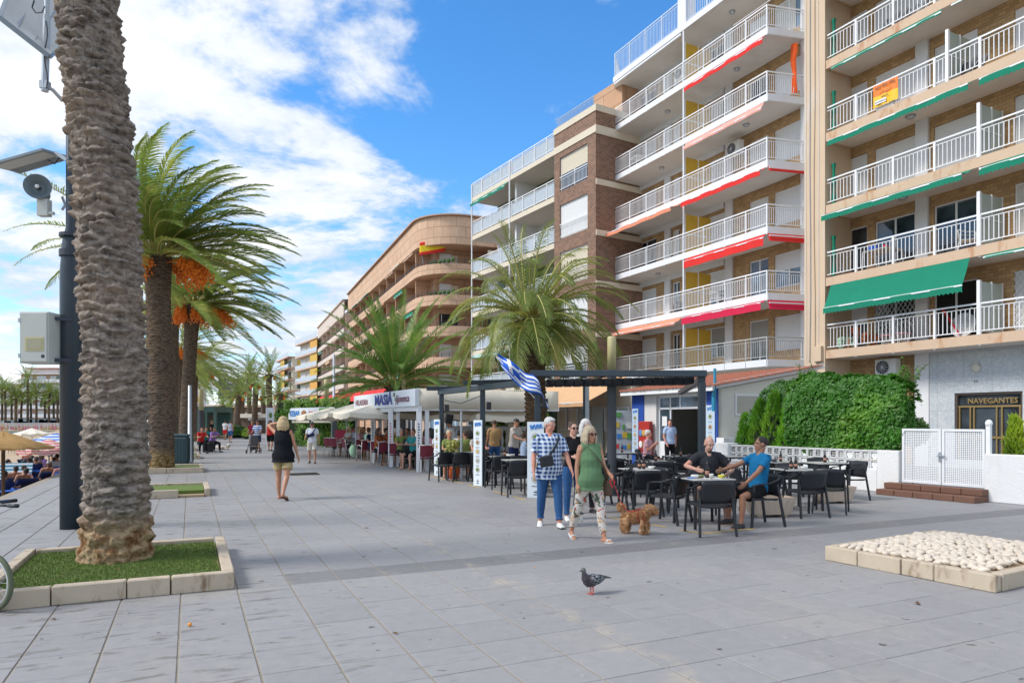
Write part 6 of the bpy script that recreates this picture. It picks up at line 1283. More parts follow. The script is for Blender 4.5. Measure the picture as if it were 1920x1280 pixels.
# litter bin, benches, planters
bin_ = thing('litter_bin', 'large dark green litter bin beside the slender grey post', 'litter bin', (*G(341, 868), 0)); gm = mat('bin_green', (.012, .040, .048), .4, var=.1)
m = MB(); m.prism([(-.36, -.1), (-.30, -.28), (.30, -.28), (.36, -.1), (.36, .25), (-.36, .25)], .02, 1.0); m.build('body', gm, bin_, bevel=.03); m = MB(); m.prism([(-.34, -.2), (.34, -.2), (.34, .27), (-.34, .27)], 1.0, 1.14); m.build('lid', gm, bin_, bevel=.04); m = MB(); [m.box((-.3+.12*k, -.29, .1), (-.27+.12*k, -.275, .95)) for k in range(6)]; m.build('rib', gm, bin_)
cast = mat('pinkish_cast_stone', (.50, .40, .31), .85, var=.1, bump=.3, bscale=120)
def trough(label, x, y, rz):
    t = thing('stone_trough', label, 'stone planter', (x, y, 0), rz); w, d, h = .40, .19, .34; m = MB(); vs = []; N_ = 12
    def ring(s, z, rib):
        pts = []
        for i in range(N_): pts.append((-w+2*w*i/N_, -d-(.010 if i % 2 and rib else 0)))
        for i in range(5): pts.append((w, -d+2*d*i/5))
        for i in range(N_): pts.append((w-2*w*i/N_, d+(.010 if i % 2 and rib else 0)))
        for i in range(5): pts.append((-w, d-2*d*i/5))
        return [(p[0]*s, p[1]*s, z) for p in pts]
    rs = [ring(.72, .045, 0), ring(.80, .05, 1), ring(.96, .28, 1), ring(1.0, .30, 0), ring(1.0, h, 0), ring(.90, h, 0), ring(.86, .24, 0)]; n = len(rs[0])
    for r in rs: vs += r
    fs = [(i*n+j, i*n+(j+1) % n, (i+1)*n+(j+1) % n, (i+1)*n+j) for i in range(len(rs)-1) for j in range(n)]+[tuple(range(n))[::-1], tuple((len(rs)-1)*n+j for j in range(n))]; m.add(vs, fs); m.build('basin', cast, t)
    for s in (-1, 1): m = MB(); m.box((s*.22-.06, -.13, 0), (s*.22+.06, .13, .06)); m.build('foot', cast, t, bevel=.01)
trough('empty ribbed stone trough right behind the man in the blue T-shirt', 4.43, 11.95, .12); trough('empty ribbed stone trough near the white fence', 6.42, 13.9, .12)
pot = thing('flower_pot', 'orange terracotta pot on the ground behind the leftmost pergola post', 'flower pot', (*G(851, 897), 0)); m = MB(); m.lathe([(.13, 0), (.19, .3), (.2, .36), (.17, .36), (.15, .28), (0, .27)], 14); m.build('pot', mat('terracotta', (.55, .10, .02), .6), pot, smooth=True)
rngp = random.Random(3); pl = []; 
for k in range(240): a = rngp.uniform(0, 6.28); r = rngp.random()*.28; pl.append(((cos(a)*r, sin(a)*r, .35+rngp.random()*.75), (cos(a), sin(a), .4)))
leaves(pl, .09, rngp).build('plant', foliage_mat('pot_plant', (.14, .17, .03), (.35, .33, .08)), pot, kind='stuff')
# ------------------------------------------------------------------ people
def skin_mat(name, c):
    n = NT(name); p = n.pos('object'); f = n.math('ADD', n.math('MULTIPLY', n.noise(p, 9, 4), .22), .89); n.base(n.mix(n.step(n.noise(p, 4, 3), .5, .7), n.val(c, f), n.val((c[0]*1.08, c[1]*.86, c[2]*.8), f))); n.bump(n.noise(p, 60, 3), .12, .004)
    n.b.inputs['Subsurface Weight'].default_value = .08; n.b.inputs['Subsurface Scale'].default_value = .01; return n.done(.5)
SK = {'fair': skin_mat('fair_skin', (.56, .32, .235)), 'tan': skin_mat('tanned_skin', (.47, .235, .14)), 'brown': skin_mat('brown_skin', (.30, .145, .085)), 'pink': skin_mat('reddish_skin', (.58, .27, .19)), 'dark': skin_mat('dark_skin', (.05, .028, .02))}
def fab(name, c, var=.12, sc=8): 
    if name in MATS: return MATS[name]
    n = NT(name); p = n.pos('object'); f = n.math('ADD', n.math('MULTIPLY', n.noise(p, sc, 4, .6), var*2), 1-var); n.base(n.val(tuple(c), f)); n.bump(n.math('ADD', n.noise(n.scl(p, (1, 1, .45)), 11, 4, .6), n.math('MULTIPLY', n.noise(p, 160, 2), .15)), .55, .03); return n.done(.88, 0, .15)
def plaid():
    n = NT('plaid_cloth'); p = n.pos('object'); s3 = n.N('SeparateXYZ'); n.L(p, s3.inputs[0])
    def bands(x, per, w, off): q = n.math('ABSOLUTE', n.math('SUBTRACT', n.math('FRACT', n.math('ADD', n.math('DIVIDE', x, per), off)), .5)); return n.math('LESS_THAN', q, w)
    hx = n.math('ADD', s3.outputs[0], n.math('MULTIPLY', s3.outputs[1], .55)); a = bands(hx, .062, .26, .1); b = bands(s3.outputs[2], .064, .26, .3); w1 = bands(hx, .062, .06, .6); w2 = bands(s3.outputs[2], .064, .06, .8)
    s_ = n.math('MULTIPLY', n.math('ADD', a, b), .5); c = n.mix(s_, (.52, .64, .78), (.010, .045, .19)); c = n.mix(n.math('MULTIPLY', n.math('MAXIMUM', w1, w2), .65), c, (.72, .75, .78)); n.base(c); n.bump(n.noise(p, 14, 4), .5, .02); return n.done(.85)
def floral():
    n = NT('floral_cloth'); p = n.pos('object'); c = (.66, .60, .54)
    for sc, th, col, off in ((13, .60, (.05, .11, .06), 0), (17, .62, (.50, .07, .06), 4), (9, .63, (.12, .16, .16), 9), (21, .64, (.60, .32, .12), 13)):
        mp = n.N('Mapping'); mp.inputs['Location'].default_value = (off, off, off); n.L(p, mp.inputs[0]); c = n.mix(n.step(n.noise(mp.outputs[0], sc, 3, .5, .6), th-.04, th+.01), c, col)
    n.base(c); return n.done(.85)
def striped(name, c1, c2, per=.06):
    n = NT(name); s3 = n.N('SeparateXYZ'); n.L(n.pos('object'), s3.inputs[0]); n.base(n.mix(n.step(n.math('FRACT', n.math('DIVIDE', s3.outputs[2], per)), .45, .55), c1, c2)); return n.done(.85)
def hair_mat(name, c):
    n = NT(name); p = n.pos('object'); q = n.scl(p, (1, 1, .16)); a = n.noise(q, 95, 4, .7); b = n.noise(p, 14, 4); n.base(n.val(tuple(c), n.math('ADD', n.math('MULTIPLY', n.math('ADD', a, b), .75), .28))); n.bump(n.math('ADD', a, b), .9, .02); return n.done(.55)
HM = {k: hair_mat(k+'_hair', c) for k, c in (('white', (.62, .60, .57)), ('blond', (.52, .38, .20)), ('ash', (.52, .42, .28)), ('black', (.014, .012, .011)), ('brown', (.07, .04, .025)), ('grey', (.30, .29, .28)))}
eye_w = mat('eye_white', (.7, .68, .65), .3); lens = mat('sunglass_lens', (.012, .008, .008), .12); lip = mat('lip', (.35, .10, .09), .5)
denim = fab('blue_denim', (.035, .10, .24), .3, 14); shoe_w = mat('white_shoe', (.72, .72, .68), .6, bump=.3, bscale=60); shoe_k = mat('black_shoe', (.02, .02, .022), .5); sole_k = mat('dark_sole', (.03, .03, .03), .7); gum = mat('gum_sole', (.32, .17, .08), .7)
class Fig:
    def __init__(s, H=1.7, bulk=1., fem=False, lean=0, pz=None, legs=None, arms=None, head=(0, 0), belly=0, twist=0, foot=(0, 0), side_lean=0):
        k = s.k = H/1.755; s.b = bulk; s.fem = fem; s.belly = belly; s.headrot = head; s.parent = None
        legs = legs or {}; s.L = {}; th, sh = .43*k, .415*k; hz = []
        for sd, nm in ((-1, 'R'), (1, 'L')):
            p, ab, kn = [radians(q) for q in legs.get(nm, (0, 4, 2))]; t = V((sd*sin(ab), -sin(p)*cos(ab), -cos(p)*cos(ab))); g = V((sd*sin(ab)*.3, -sin(p-kn), -cos(p-kn))).normalized(); s.L[nm] = (sd, t, g); hz.append(-t.z*th-g.z*sh+.085*k)
        z = pz if pz is not None else max(hz)
        s.P = V((0, 0, z)); l = radians(lean); s.up = V((sin(radians(side_lean)), -sin(l), cos(l))).normalized(); tw = radians(twist)
        s.xa = V((cos(tw), sin(tw), 0)); s.xa = (s.xa-s.up*s.xa.dot(s.up)).normalized(); s.ya = s.up.cross(s.xa)
        for nm in s.L:
            sd, t, g = s.L[nm]; hip = s.P+V((sd*.092*k*(1.08 if fem else 1), 0, -.02*k)); kn_ = hip+t*th; an = kn_+g*sh; s.L[nm] = (sd, hip, kn_, an, t, g)
        s.A = {}; arms = arms or {}
        for sd, nm in ((-1, 'R'), (1, 'L')):
            sh_ = s.sp(.495)+s.xa*sd*(.178 if not fem else .160)*k*(.6+.4*bulk); a = arms.get(nm, (5, 10, 15, 5)); U, Fo = .285*k, .25*k
            if a[0] == 'to':
                w = V(a[1]); pole = V(a[2]) if len(a) > 2 else V((sd*.5, .5, -1)); d = w-sh_; D = min(d.length, (U+Fo)*.995); dn = d.normalized(); w = sh_+dn*D; ca = (U*U+D*D-Fo*Fo)/(2*U*D); ca = max(-1, min(1, ca)); q = pole-dn*pole.dot(dn); q.normalize(); el = sh_+dn*U*ca+q*U*sqrt(1-ca*ca)
            else:
                p, ab, e, inw = [radians(q) for q in a]; u = V((sd*sin(ab), -sin(p)*cos(ab), -cos(p)*cos(ab))); el = sh_+u*U; f = V((sd*sin(ab)*.5-sd*sin(inw), -sin(p+e), -cos(p+e))).normalized(); w = el+f*Fo
            s.A[nm] = (sd, sh_, el, w, (w-el).normalized())
        s.hc = s.sp(.715)+s.up*0
    def sp(s, h): return s.P+s.up*h*s.k
    def torso(s, mb, g=0, lo=-.10, hi=.56, flare=0):
        k, b = s.k, s.b; F_ = s.fem
        prof = [(-.10, .155, .105), (-.04, .172, .118), (.04, .168 if not F_ else .180, .120), (.13, .148 if not F_ else .142, .108), (.22, .150 if not F_ else .140, .108), (.33, .162 if not F_ else .150, .118), (.42, .160 if not F_ else .142, .112), (.49, .125, .088), (.535, .072, .064), (.56, .054, .056)]
        pts, rs = [], []
        for h, rx, ry in prof:
            if h < lo-.001 or h > hi+.001: continue
            be = s.belly*math.exp(-((h-.12)/.14)**2); bu = (.025 if F_ else 0)*math.exp(-((h-.345)/.07)**2); fl = flare*max(0, (.2-h)/.3)
            pts.append(s.sp(h)-s.ya*(-1)*0+(-s.ya if False else s.ya)*0+V((0, -1, 0))*(be*.55+bu*.8)*k); rs.append(((rx*b+g+fl)*k, (ry*b+be*.8+bu+g+fl*.8)*k))
        mb.tube(pts, rs, 16, ref=s.xa)
    def shoulders(s, mb, g=0):
        for nm in 'RL': sd, a = s.A[nm][:2]; c = s.sp(.50); mb.tube([c+(a-c)*.15+V((0, 0, .012)), a+(a-c)*.08], [(.062+g)*s.k*s.b, (.055+g)*s.k*s.b], 10)
    def arm(s, mb, nm, g=0, t1=2., hand=True):
        sd, a, e, w, f = s.A[nm]; k = s.k; b = .5+.5*s.b; fm = .86 if s.fem else 1; pts, rs = [a, a.lerp(e, .5), e], [(.052*b*fm+g)*k, (.045*b*fm+g)*k, (.038*b*fm+g)*k]
        if t1 <= 1: mb.tube([a, a.lerp(e, t1*.5), a.lerp(e, t1)], [rs[0], (.048*b*fm+g)*k, (.047*b*fm+g*1.25)*k], 10); return
        tt = t1-1; pts += [e.lerp(w, .3*tt), e.lerp(w, .7*tt), e.lerp(w, tt)]; rs += [(.038*b*fm+g)*k, (.031*fm+g)*k, (.025*fm+g)*k]; mb.tube(pts, rs, 10)
    def hand(s, mb, nm, grip=.35, detail=True):
        sd, a, e, w, f = s.A[nm]; k = s.k; pn = f.cross(V((0, 1, .01))); 
        pn = V((-sd, 0, 0))-f*(V((-sd, 0, 0)).dot(f)); pn = pn.normalized() if pn.length > .1 else V((0, 0, -1)); sv = f.cross(pn).normalized()    # palm normal towards the body
        if sv.y > 0: sv = -sv
        mb.tube([w-f*.01, w+f*.035*k, w+f*.085*k], [(.026*k, .018*k), (.040*k, .016*k), (.041*k, .014*k)], 8, ref=sv)
        for i, L in enumerate((.068, .078, .073, .058)):
            o = w+f*.082*k+sv*(.030-.020*i)*k; d = f; pts = [o]; 
            for j in range(3): d = (d+pn*grip*(.5+.35*j)).normalized(); pts.append(pts[-1]+d*L*k/2.6)
            mb.tube(pts, [.0098*k, .0092*k, .0086*k, .007*k], 6)
        o = w+f*.03*k+sv*.03*k; mb.tube([o, o+(sv*.75+f*.7+pn*.2).normalized()*.035*k, o+(sv*.55+f*1.0+pn*.35).normalized()*.068*k], [.013*k, .011*k, .008*k], 6)
    def leg(s, mb, nm, g=0, t1=2., foot=True, cuff=0):
        sd, h, kn, an, t, gg = s.L[nm]; k = s.k; b = .45+.55*s.b; up = 1.06 if s.fem else 1
        if t1 <= 1: mb.tube([h+V((0, 0, .03)), h.lerp(kn, t1*.5), h.lerp(kn, t1)], [(.088*b*up+g)*k, (.080*b+g*1.1)*k, (.070*b+g*1.3+cuff)*k], 12); return
        tt = t1-1; pts = [h+V((0, 0, .03)), h.lerp(kn, .3), h.lerp(kn, .75), kn]; rs = [(.088*b*up+g)*k, (.082*b*up+g)*k, (.062*b+g)*k, (.053*b+g)*k]
        for q, r in ((.25, .053), (.5, .047), (.8, .034), (1, .033)):
            if q <= tt+.001 or q == .25: pts.append(kn.lerp(an, min(q, tt))+V((0, .012*sin(pi*q), 0))); rs.append((r*(.6+.4*s.b)+g+(cuff if q >= tt-.001 else 0))*k)
        if tt < 1 and tt not in (.25, .5, .8): pts.append(kn.lerp(an, tt)); rs.append((.045+g+cuff)*k)
        mb.tube(pts, rs, 12)
    def footv(s, nm, tip=0):
        sd, h, kn, an, t, gg = s.L[nm]; q = gg.cross(V((1, 0, 0))); fwd = -q if q.y > 0 else q
        fl = V((sd*.16, fwd.y, fwd.z*.55)).normalized(); return fl
    def foot(s, mb, nm, g=0, sole=False):
        an = s.L[nm][3]; k = s.k; f = s.footv(nm); d = V((0, 0, -1)) if abs(f.z) < .35 else f.cross(V((1, 0, 0)))
        if d.z > 0: d = -d
        ft = lambda a, z: an+f*a*k+d*z*k
        if sole: mb.tube([ft(-.065, .074), ft(.03, .076), ft(.12, .076), ft(.195, .074)], [((.030+g)*k, .012*k), ((.036+g)*k, .012*k), ((.044+g)*k, .012*k), ((.026+g)*k, .011*k)], 8, ref=f.cross(d)); return
        mb.tube([ft(-.055, .045), ft(.0, .035), ft(.07, .047), ft(.13, .058), ft(.185, .063)], [((.028+g)*k, (.034+g)*k), ((.034+g)*k, (.044+g)*k), ((.038+g)*k, (.030+g)*k), ((.042+g)*k, (.021+g)*k), ((.028+g)*k, (.014+g)*k)], 10, ref=f.cross(d))
        mb.tube([an, ft(.005, .03)], [(.034+g)*k, (.036+g)*k], 8)
    def hR(s): return Matrix.Rotation(radians(s.headrot[0]), 3, 'Z') @ Matrix.Rotation(radians(s.headrot[1]), 3, 'X')
    def hp(s, x, y, z): return s.hc+s.hR() @ V((x, y, z))*s.k
    def head(s, mb):
        k = s.k; R = s.hR(); E = lambda c, r, n=12, m=9: mb.ell(s.hp(*c), [q*k for q in r], n, m, R)
        E((0, .012, .030), (.074, .094, .092)); E((0, -.030, -.045), (.058, .062, .078)); E((0, -.068, -.100), (.030, .026, .024)); E((0, -.070, .030), (.056, .020, .030)); E((.028, -.062, -.030), (.026, .026, .026)); E((-.028, -.062, -.030), (.026, .026, .026))
        mb.tube([s.hp(0, -.086, .022), s.hp(0, -.104, -.008), s.hp(0, -.112, -.028)], [.010*k, .013*k, .016*k], 8); E((0, -.090, -.062), (.024, .014, .012))
        for q in (-1, 1): E((q*.077, .012, -.008), (.011, .021, .032), 8, 6)
        mb.tube([s.sp(.54), s.hp(0, .01, -.06)], [(.056*k, .056*k), (.053*k, .055*k)], 10)
    def done(s, mb, name, m, vox, parent, smooth=2, label=None):
        o = mb.build(name, m, parent, smooth=True, label=label); r = o.modifiers.new('remesh', 'REMESH'); r.mode = 'VOXEL'; r.voxel_size = vox; r.use_smooth_shade = True
        if smooth: sm_ = o.modifiers.new('smooth', 'SMOOTH'); sm_.factor = .5; sm_.iterations = smooth
        return o
def person(label, loc, rz, skin='fair', hair='short', hairc='brown', top=None, topm=None, bot=None, botm=None, shoes=None, vox=.012, glasses=False, group=None, beard=False, sleeve=.6, hem=-.06, flare=0, cuff=0, soles=None, botlen=None, detail=True, tg=.014, **kw):
    f = Fig(**kw); t = thing('person', label, 'person', loc, radians(rz), group); sk = SK[skin]
    mb = MB(); f.torso(mb); f.shoulders(mb); f.head(mb)
    for nm in 'RL': f.arm(mb, nm); f.hand(mb, nm); f.leg(mb, nm); f.foot(mb, nm)
    f.done(mb, 'body', sk, vox, t, 1)
    if top:
        mb = MB(); f.torso(mb, tg, hem if hem > -.1 else -.1, .535, flare)
        if hem < -.1: c = f.sp(-.1); mb.tube([c, f.sp(hem)], [((.17*f.b+tg+flare)*f.k, (.12*f.b+tg+flare)*f.k), ((.172*f.b+tg+flare*1.3)*f.k, (.125*f.b+tg+flare*1.2)*f.k)], 16, ref=f.xa)
        if top in ('tshirt', 'long'):
            f.shoulders(mb, .010)
            for nm in 'RL': f.arm(mb, nm, .014 if top == 'tshirt' else .012, sleeve if top == 'tshirt' else 1.9)
        else:
            for nm in 'RL': sd, a = f.A[nm][:2]; c = f.sp(.51); mb.tube([c, c.lerp(a, .93)], [(.074*f.k*f.b), (.068*f.k*f.b)], 10)
        f.done(mb, {'tshirt': 'shirt', 'long': 'shirt', 'tank': 'sleeveless_top'}[top], topm, vox, t, 2)
    if bot:
        mb = MB(); f.torso(mb, .011 if bot != 'skirt' else .02, -.1, .07)
        for nm in 'RL':
            if bot == 'trousers': f.leg(mb, nm, .016, botlen or 1.93, cuff=cuff)
            elif bot == 'shorts': f.leg(mb, nm, .022, botlen or .82, cuff=.012)
            elif bot == 'brief': pass
        if bot == 'skirt': mb.tube([f.sp(-.02), f.sp(-.3)], [(.18*f.k*f.b, .13*f.k*f.b), (.22*f.k*f.b, .17*f.k*f.b)], 14, ref=f.xa)
        f.done(mb, {'trousers': 'trousers', 'shorts': 'shorts', 'brief': 'swimming_trunks', 'skirt': 'skirt'}[bot], botm, vox, t, 2)
    if shoes:
        for nm in 'RL':
            mb = MB(); 
            if shoes == 'sandal':
                f.foot(mb, nm, .010, True); an = f.L[nm][3]; fv = f.footv(nm); c = an+fv*.11*f.k-V((0, 0, .050*f.k)); mb.tube([c+V((sx_*.046, 0, dz)).lerp(V((0, 0, 0)), 0)*f.k for sx_, dz in ((-1, -.02), (-.55, .022), (.55, .022), (1, -.02))], .013*f.k, 6); mb.build('sandal', soles or shoe_w, t, smooth=True)
            else: f.foot(mb, nm, .010); o = f.done(mb, 'shoe', shoes, vox*.9, t, 1); mb = MB(); f.foot(mb, nm, .013, True); mb.build('sole', soles or sole_k, o, smooth=True)
    # hair
    k = f.k; R = f.hR()
    if hair:
        mb = MB()
        if hair in ('short', 'long', 'bob', 'tuft', 'bun'):
            mb.ell(f.hp(0, .022, .046), [.083*k, .094*k, .088*k], 14, 10, R); mb.ell(f.hp(0, .045, .0), [.076*k, .072*k, .075*k], 12, 8, R)
            if hair == 'tuft': mb.ell(f.hp(0, -.02, .10), [.06*k, .07*k, .03*k], 10, 6, R)
            if hair == 'bun': mb.ell(f.hp(0, .09, .09), [.04*k, .04*k, .04*k], 10, 6, R)
            if hair in ('long', 'bob'):
                rg = random.Random(len(label)); mb.ell(f.hp(0, .015, .055), [.094*k, .100*k, .088*k], 14, 10, R)
                for i in range(15):
                    a = radians(-28+i*236/14); L_ = (.19 if hair == 'bob' else .28)*rg.uniform(.85, 1.1); x, y = .088*cos(a), .088*sin(a)+.012
                    mb.tube([f.hp(x*.8, y*.8, .06), f.hp(x*1.10, y*1.12, -.01), f.hp(x*1.2, y*1.25, -.06)-V((0, 0, L_*.18)), f.hp(x*1.08, y*1.2, -.06)-V((0, 0, L_*.62))], [.026*k, .03*k, .028*k, .010*k], 6)
            f.done(mb, 'hair', HM[hairc], max(.009, vox*.9), t, 1)
        elif hair == 'crop':
            mb.ell(f.hp(0, .020, .040), [.078*k, .093*k, .086*k], 14, 10, R); f.done(mb, 'hair', HM[hairc], max(.009, vox*.9), t, 1)
        elif hair == 'cap':
            mb.ell(f.hp(0, .03, .0), [.076*k, .08*k, .07*k], 10, 8, R); f.done(mb, 'hair', HM[hairc], .012, t, 1); mb = MB(); mb.ell(f.hp(0, .012, .066), [.084*k, .102*k, .066*k], 14, 8, R); mb.ell(f.hp(0, -.10, .052), [.062*k, .06*k, .012*k], 12, 6, R); f.done(mb, 'cap', shoe_k, .010, t, 1)
    if beard: mb = MB(); mb.ell(f.hp(0, -.062, -.098), [.036*k, .036*k, .030*k], 10, 7, R); mb.ell(f.hp(0, -.096, -.055), [.026*k, .008*k, .006*k], 8, 5, R); mb.build('beard', HM['black'], t, smooth=True)
    if detail:
        mb = MB(); mb.ell(f.hp(0, -.1025, -.062), [.021*k, .005*k, .0065*k], 8, 5, R); mb.build('mouth', lip, t, smooth=True)
        if not glasses:
            for q in (-1, 1):
                mb = MB(); mb.m = 0; mb.ell(f.hp(q*.031, -.082, .006), [.013*k, .009*k, .007*k], 8, 6, R); mb.m = 1; mb.ell(f.hp(q*.031, -.089, .006), [.0055*k, .004*k, .0055*k], 6, 5, R); mb.build('eye', [eye_w, ink], t, smooth=True)
            mb = MB(); [mb.tube([f.hp(q*.016, -.092, .027), f.hp(q*.032, -.091, .032), f.hp(q*.048, -.080, .026)], .0042*k, 5) for q in (-1, 1)]; mb.build('eyebrow', HM[hairc], t)
        else:
            mb = MB(); 
            for q in (-1, 1): mb.ell(f.hp(q*.033, -.096, .004), [.029*k, .009*k, .023*k], 10, 7, R); mb.tube([f.hp(q*.060, -.088, .010), f.hp(q*.078, .0, .012)], .004*k, 5)
            mb.tube([f.hp(-.01, -.103, .008), f.hp(.01, -.103, .008)], .004*k, 5); mb.build('sunglasses', lens, t, smooth=True)
    t['f'] = 0; del t['f']; return t, f
def strap(label, name, pts, w, bag_c, bag_r, m, cat='bag', rot=None, loc=None, rz=0, m2=None, bv=.02):
    """shoulder strap along pts and a bag body; local to the wearer's origin"""
    t = thing(name, label, cat, loc, radians(rz)); mb = MB(); mb.tube(pts, [(w, .004)]*len(pts), 6, ref=V((1, 0, -1))); mb.build('strap', m, t); mb = MB(); mb.obox(bag_c, *bag_r); mb.build('bag_body', m2 or m, t, bevel=bv); return t

# --- the couple, the two behind them, the woman walking away
t1, f1 = person('grey-haired man in a blue plaid shirt and jeans beside the woman in green', (.585, 10.85, 0), 4, 'pink', 'tuft', 'white', 'tshirt', plaid(), 'trousers', denim, shoe_w, .010, sleeve=.80, hem=-.15, cuff=.006, botlen=1.88, tg=.020, flare=0,
    H=1.70, bulk=1.17, belly=.035, legs={'R': (-7, 4, 6), 'L': (14, 5, 4)}, arms={'R': (2, 13, 14, 4), 'L': (10, 16, 18, -6)}, head=(34, 16), lean=3)
z0 = 1.06; strap('small black crossbody bag on the man in the plaid shirt', 'shoulder_bag', [(.13, -.13, 1.40), (.10, -.185, 1.30), (.04, -.23, 1.20), (-.03, -.235, 1.12)], .018, (-.075, -.245, 1.03), ((.105, 0, .02), (0, .025, 0), (-.015, 0, .085)), mat('black_bag', (.015, .016, .018), .55, bump=.3, bscale=80), loc=(.585, 10.85, 0), rz=4)
t2, f2 = person('blonde woman with sunglasses, sleeveless green top and floral trousers, leading the dog', (1.07, 9.55, 0), 24, 'tan', 'bob', 'ash', 'tank', fab('sage_cloth', (.13, .235, .12), .10), 'trousers', floral(), 'sandal', .010, glasses=True, hem=-.13, flare=.022, botlen=1.82, soles=shoe_w,
    H=1.585, bulk=1.14, fem=True, belly=.045, legs={'R': (-18, 3, 12), 'L': (17, 3, 5)}, arms={'R': (-4, 9, 12, 2), 'L': (12, 10, 52, 12)}, head=(10, 2))
strap('brown patterned handbag on a long strap at the hip of the woman in green', 'handbag', [(-.10, -.10, 1.30), (-.02, -.185, 1.19), (.08, -.21, 1.05), (.16, -.17, .92), (.20, -.12, .84)], .017, (.225, -.10, .73), ((.06, .03, 0), (-.02, .05, 0), (0, 0, .11)), mat('brown_leather', (.10, .055, .03), .55, var=.4, scale=25), loc=(1.07, 9.55, 0), rz=24)
t3, f3 = person('woman in a black top, jeans and sunglasses half hidden behind the couple', (1.02, 11.6, 0), 15, 'fair', 'bun', 'brown', 'long', fab('black_cloth', (.012, .012, .014)), 'trousers', denim, shoe_w, .013, glasses=True, H=1.62, fem=True, legs={'R': (4, 3, 4), 'L': (-6, 3, 8)}, arms={'R': (25, 10, 60, 25), 'L': (10, 10, 30, 10)}, head=(10, 0), hem=-.08)
t4, f4 = person('white-haired person just behind the woman in green', (1.32, 12.4, 0), 20, 'fair', 'bob', 'white', 'long', fab('pale_grey_cloth', (.45, .43, .42)), 'trousers', fab('dark_trouser_cloth', (.03, .03, .035)), shoe_k, .016, H=1.66, fem=True)
t5, f5 = person('blonde woman in a black sleeveless top and beige shorts walking away', (-4.80, 14.55, 0), 177, 'tan', 'bob', 'blond', 'tank', fab('black_viscose', (.010, .011, .014)), 'shorts', fab('khaki_cloth', (.42, .33, .17)), 'sandal', .011, detail=False, soles=mat('brown_sandal', (.10, .03, .02), .6), hem=-.13, flare=.02, botlen=.62,
    H=1.72, bulk=1.10, fem=True, legs={'R': (-16, 3, 18), 'L': (8, 3, 3)}, arms={'L': ('to', (.13, -.04, 1.60), (1.2, -.2, -.5)), 'R': (4, 16, 16, 0)}, head=(0, 4), tg=.036)
t6, f6 = person('man in a white T-shirt, pale shorts and dark cap walking towards the camera', (-7.72, 26.8, 0), 8, 'tan', 'cap', 'brown', 'tshirt', fab('white_cotton', (.72, .74, .80), .06), 'shorts', fab('cream_shorts', (.60, .56, .48), .08), shoe_k, .014, glasses=True, H=1.60, bulk=1.08, legs={'R': (-8, 4, 6), 'L': (12, 4, 4)}, arms={'R': (10, 14, 60, 6), 'L': (-6, 14, 14, 0)}, botlen=.8)
strap('dark blue crossbody pouch on the chest of the man in the white T-shirt', 'shoulder_bag', [(.14, -.10, 1.36), (.06, -.16, 1.22), (-.02, -.18, 1.12)], .018, (-.04, -.19, 1.08), ((.14, 0, .045), (0, .04, 0), (-.02, 0, .06)), fab('navy_nylon', (.02, .035, .09)), loc=(-7.72, 26.8, 0), rz=8)
# leash and dog
x, y = G(1190, 1000); dog = thing('dog', 'curly apricot dog in a red harness on a lead, walking towards the right', 'dog', (x, y, 0), radians(62))
def curly():
    n = NT('curly_fur'); p = n.pos('object'); a = n.noise(p, 34, 4, .7, 1.2); b = n.noise(p, 9, 3); n.base(n.mix(n.step(b, .4, .7), n.val((.62, .33, .15), n.math('ADD', a, .55)), n.val((.78, .50, .28), n.math('ADD', a, .55)))); n.bump(a, 1., .03); return n.done(.95)
fur = curly(); mb = MB(); mb.ell((0, .02, .255), (.088, .185, .088), 14, 10); mb.ell((0, -.13, .28), (.083, .09, .095), 12, 8)
for sx in (-1, 1):
    fo = .05 if sx > 0 else -.035; mb.tube([(sx*.052, -.14, .24), (sx*.055, -.15-fo*.4, .13), (sx*.055, -.15-fo, .035), (sx*.055, -.175-fo, .022)], [.045, .036, .036, .03], 8)
    mb.tube([(sx*.058, .14, .25), (sx*.062, .125+fo*.4, .16), (sx*.06, .17+fo, .095), (sx*.06, .155+fo, .03), (sx*.06, .13+fo, .02)], [.062, .05, .034, .034, .03], 8)
mb.tube([(0, -.17, .31), (0, -.215, .37)], [.07, .065], 10); mb.ell((0, -.245, .385), (.078, .082, .074), 12, 9); mb.ell((0, -.315, .365), (.045, .05, .040), 10, 7)
for sx in (-1, 1): mb.tube([(sx*.055, -.235, .42), (sx*.088, -.235, .385), (sx*.092, -.245, .32)], [.028, .034, .026], 8)
mb.tube([(0, .19, .31), (0, .24, .36), (0, .24, .42), (0, .19, .435)], [.028, .035, .042, .03], 8)
o = Fig().done(mb, 'body', fur, .008, dog, 1)
rg = random.Random(4); tf_ = MB(); shells = [((0, .02, .255), (.09, .19, .09), 900), ((0, -.13, .28), (.085, .09, .10), 300), ((0, -.245, .385), (.08, .085, .076), 380), ((0, -.315, .365), (.047, .05, .042), 120), ((0, .22, .40), (.05, .06, .06), 150)]
for sx in (-1, 1): shells += [((sx*.055, -.165, .12), (.042, .045, .10), 200), ((sx*.06, .15, .13), (.045, .055, .12), 240), ((sx*.09, -.24, .36), (.03, .035, .06), 130)]
for c, r, n_ in shells:
    for _ in range(int(n_*1.6)):
        d = V((rg.gauss(0, 1), rg.gauss(0, 1), rg.gauss(0, 1))).normalized(); p = V((c[0]+d.x*r[0], c[1]+d.y*r[1], c[2]+d.z*r[2])); q = (d+V((rg.gauss(0, .5), rg.gauss(0, .5), rg.gauss(0, .5)-.4))).normalized(); a, b = basis(q); l = rg.uniform(.02, .044)
        if p.z < .01: continue
        tf_.add([p-a*.010, p+a*.010, p+q*l+b*.010], [(0, 1, 2)])
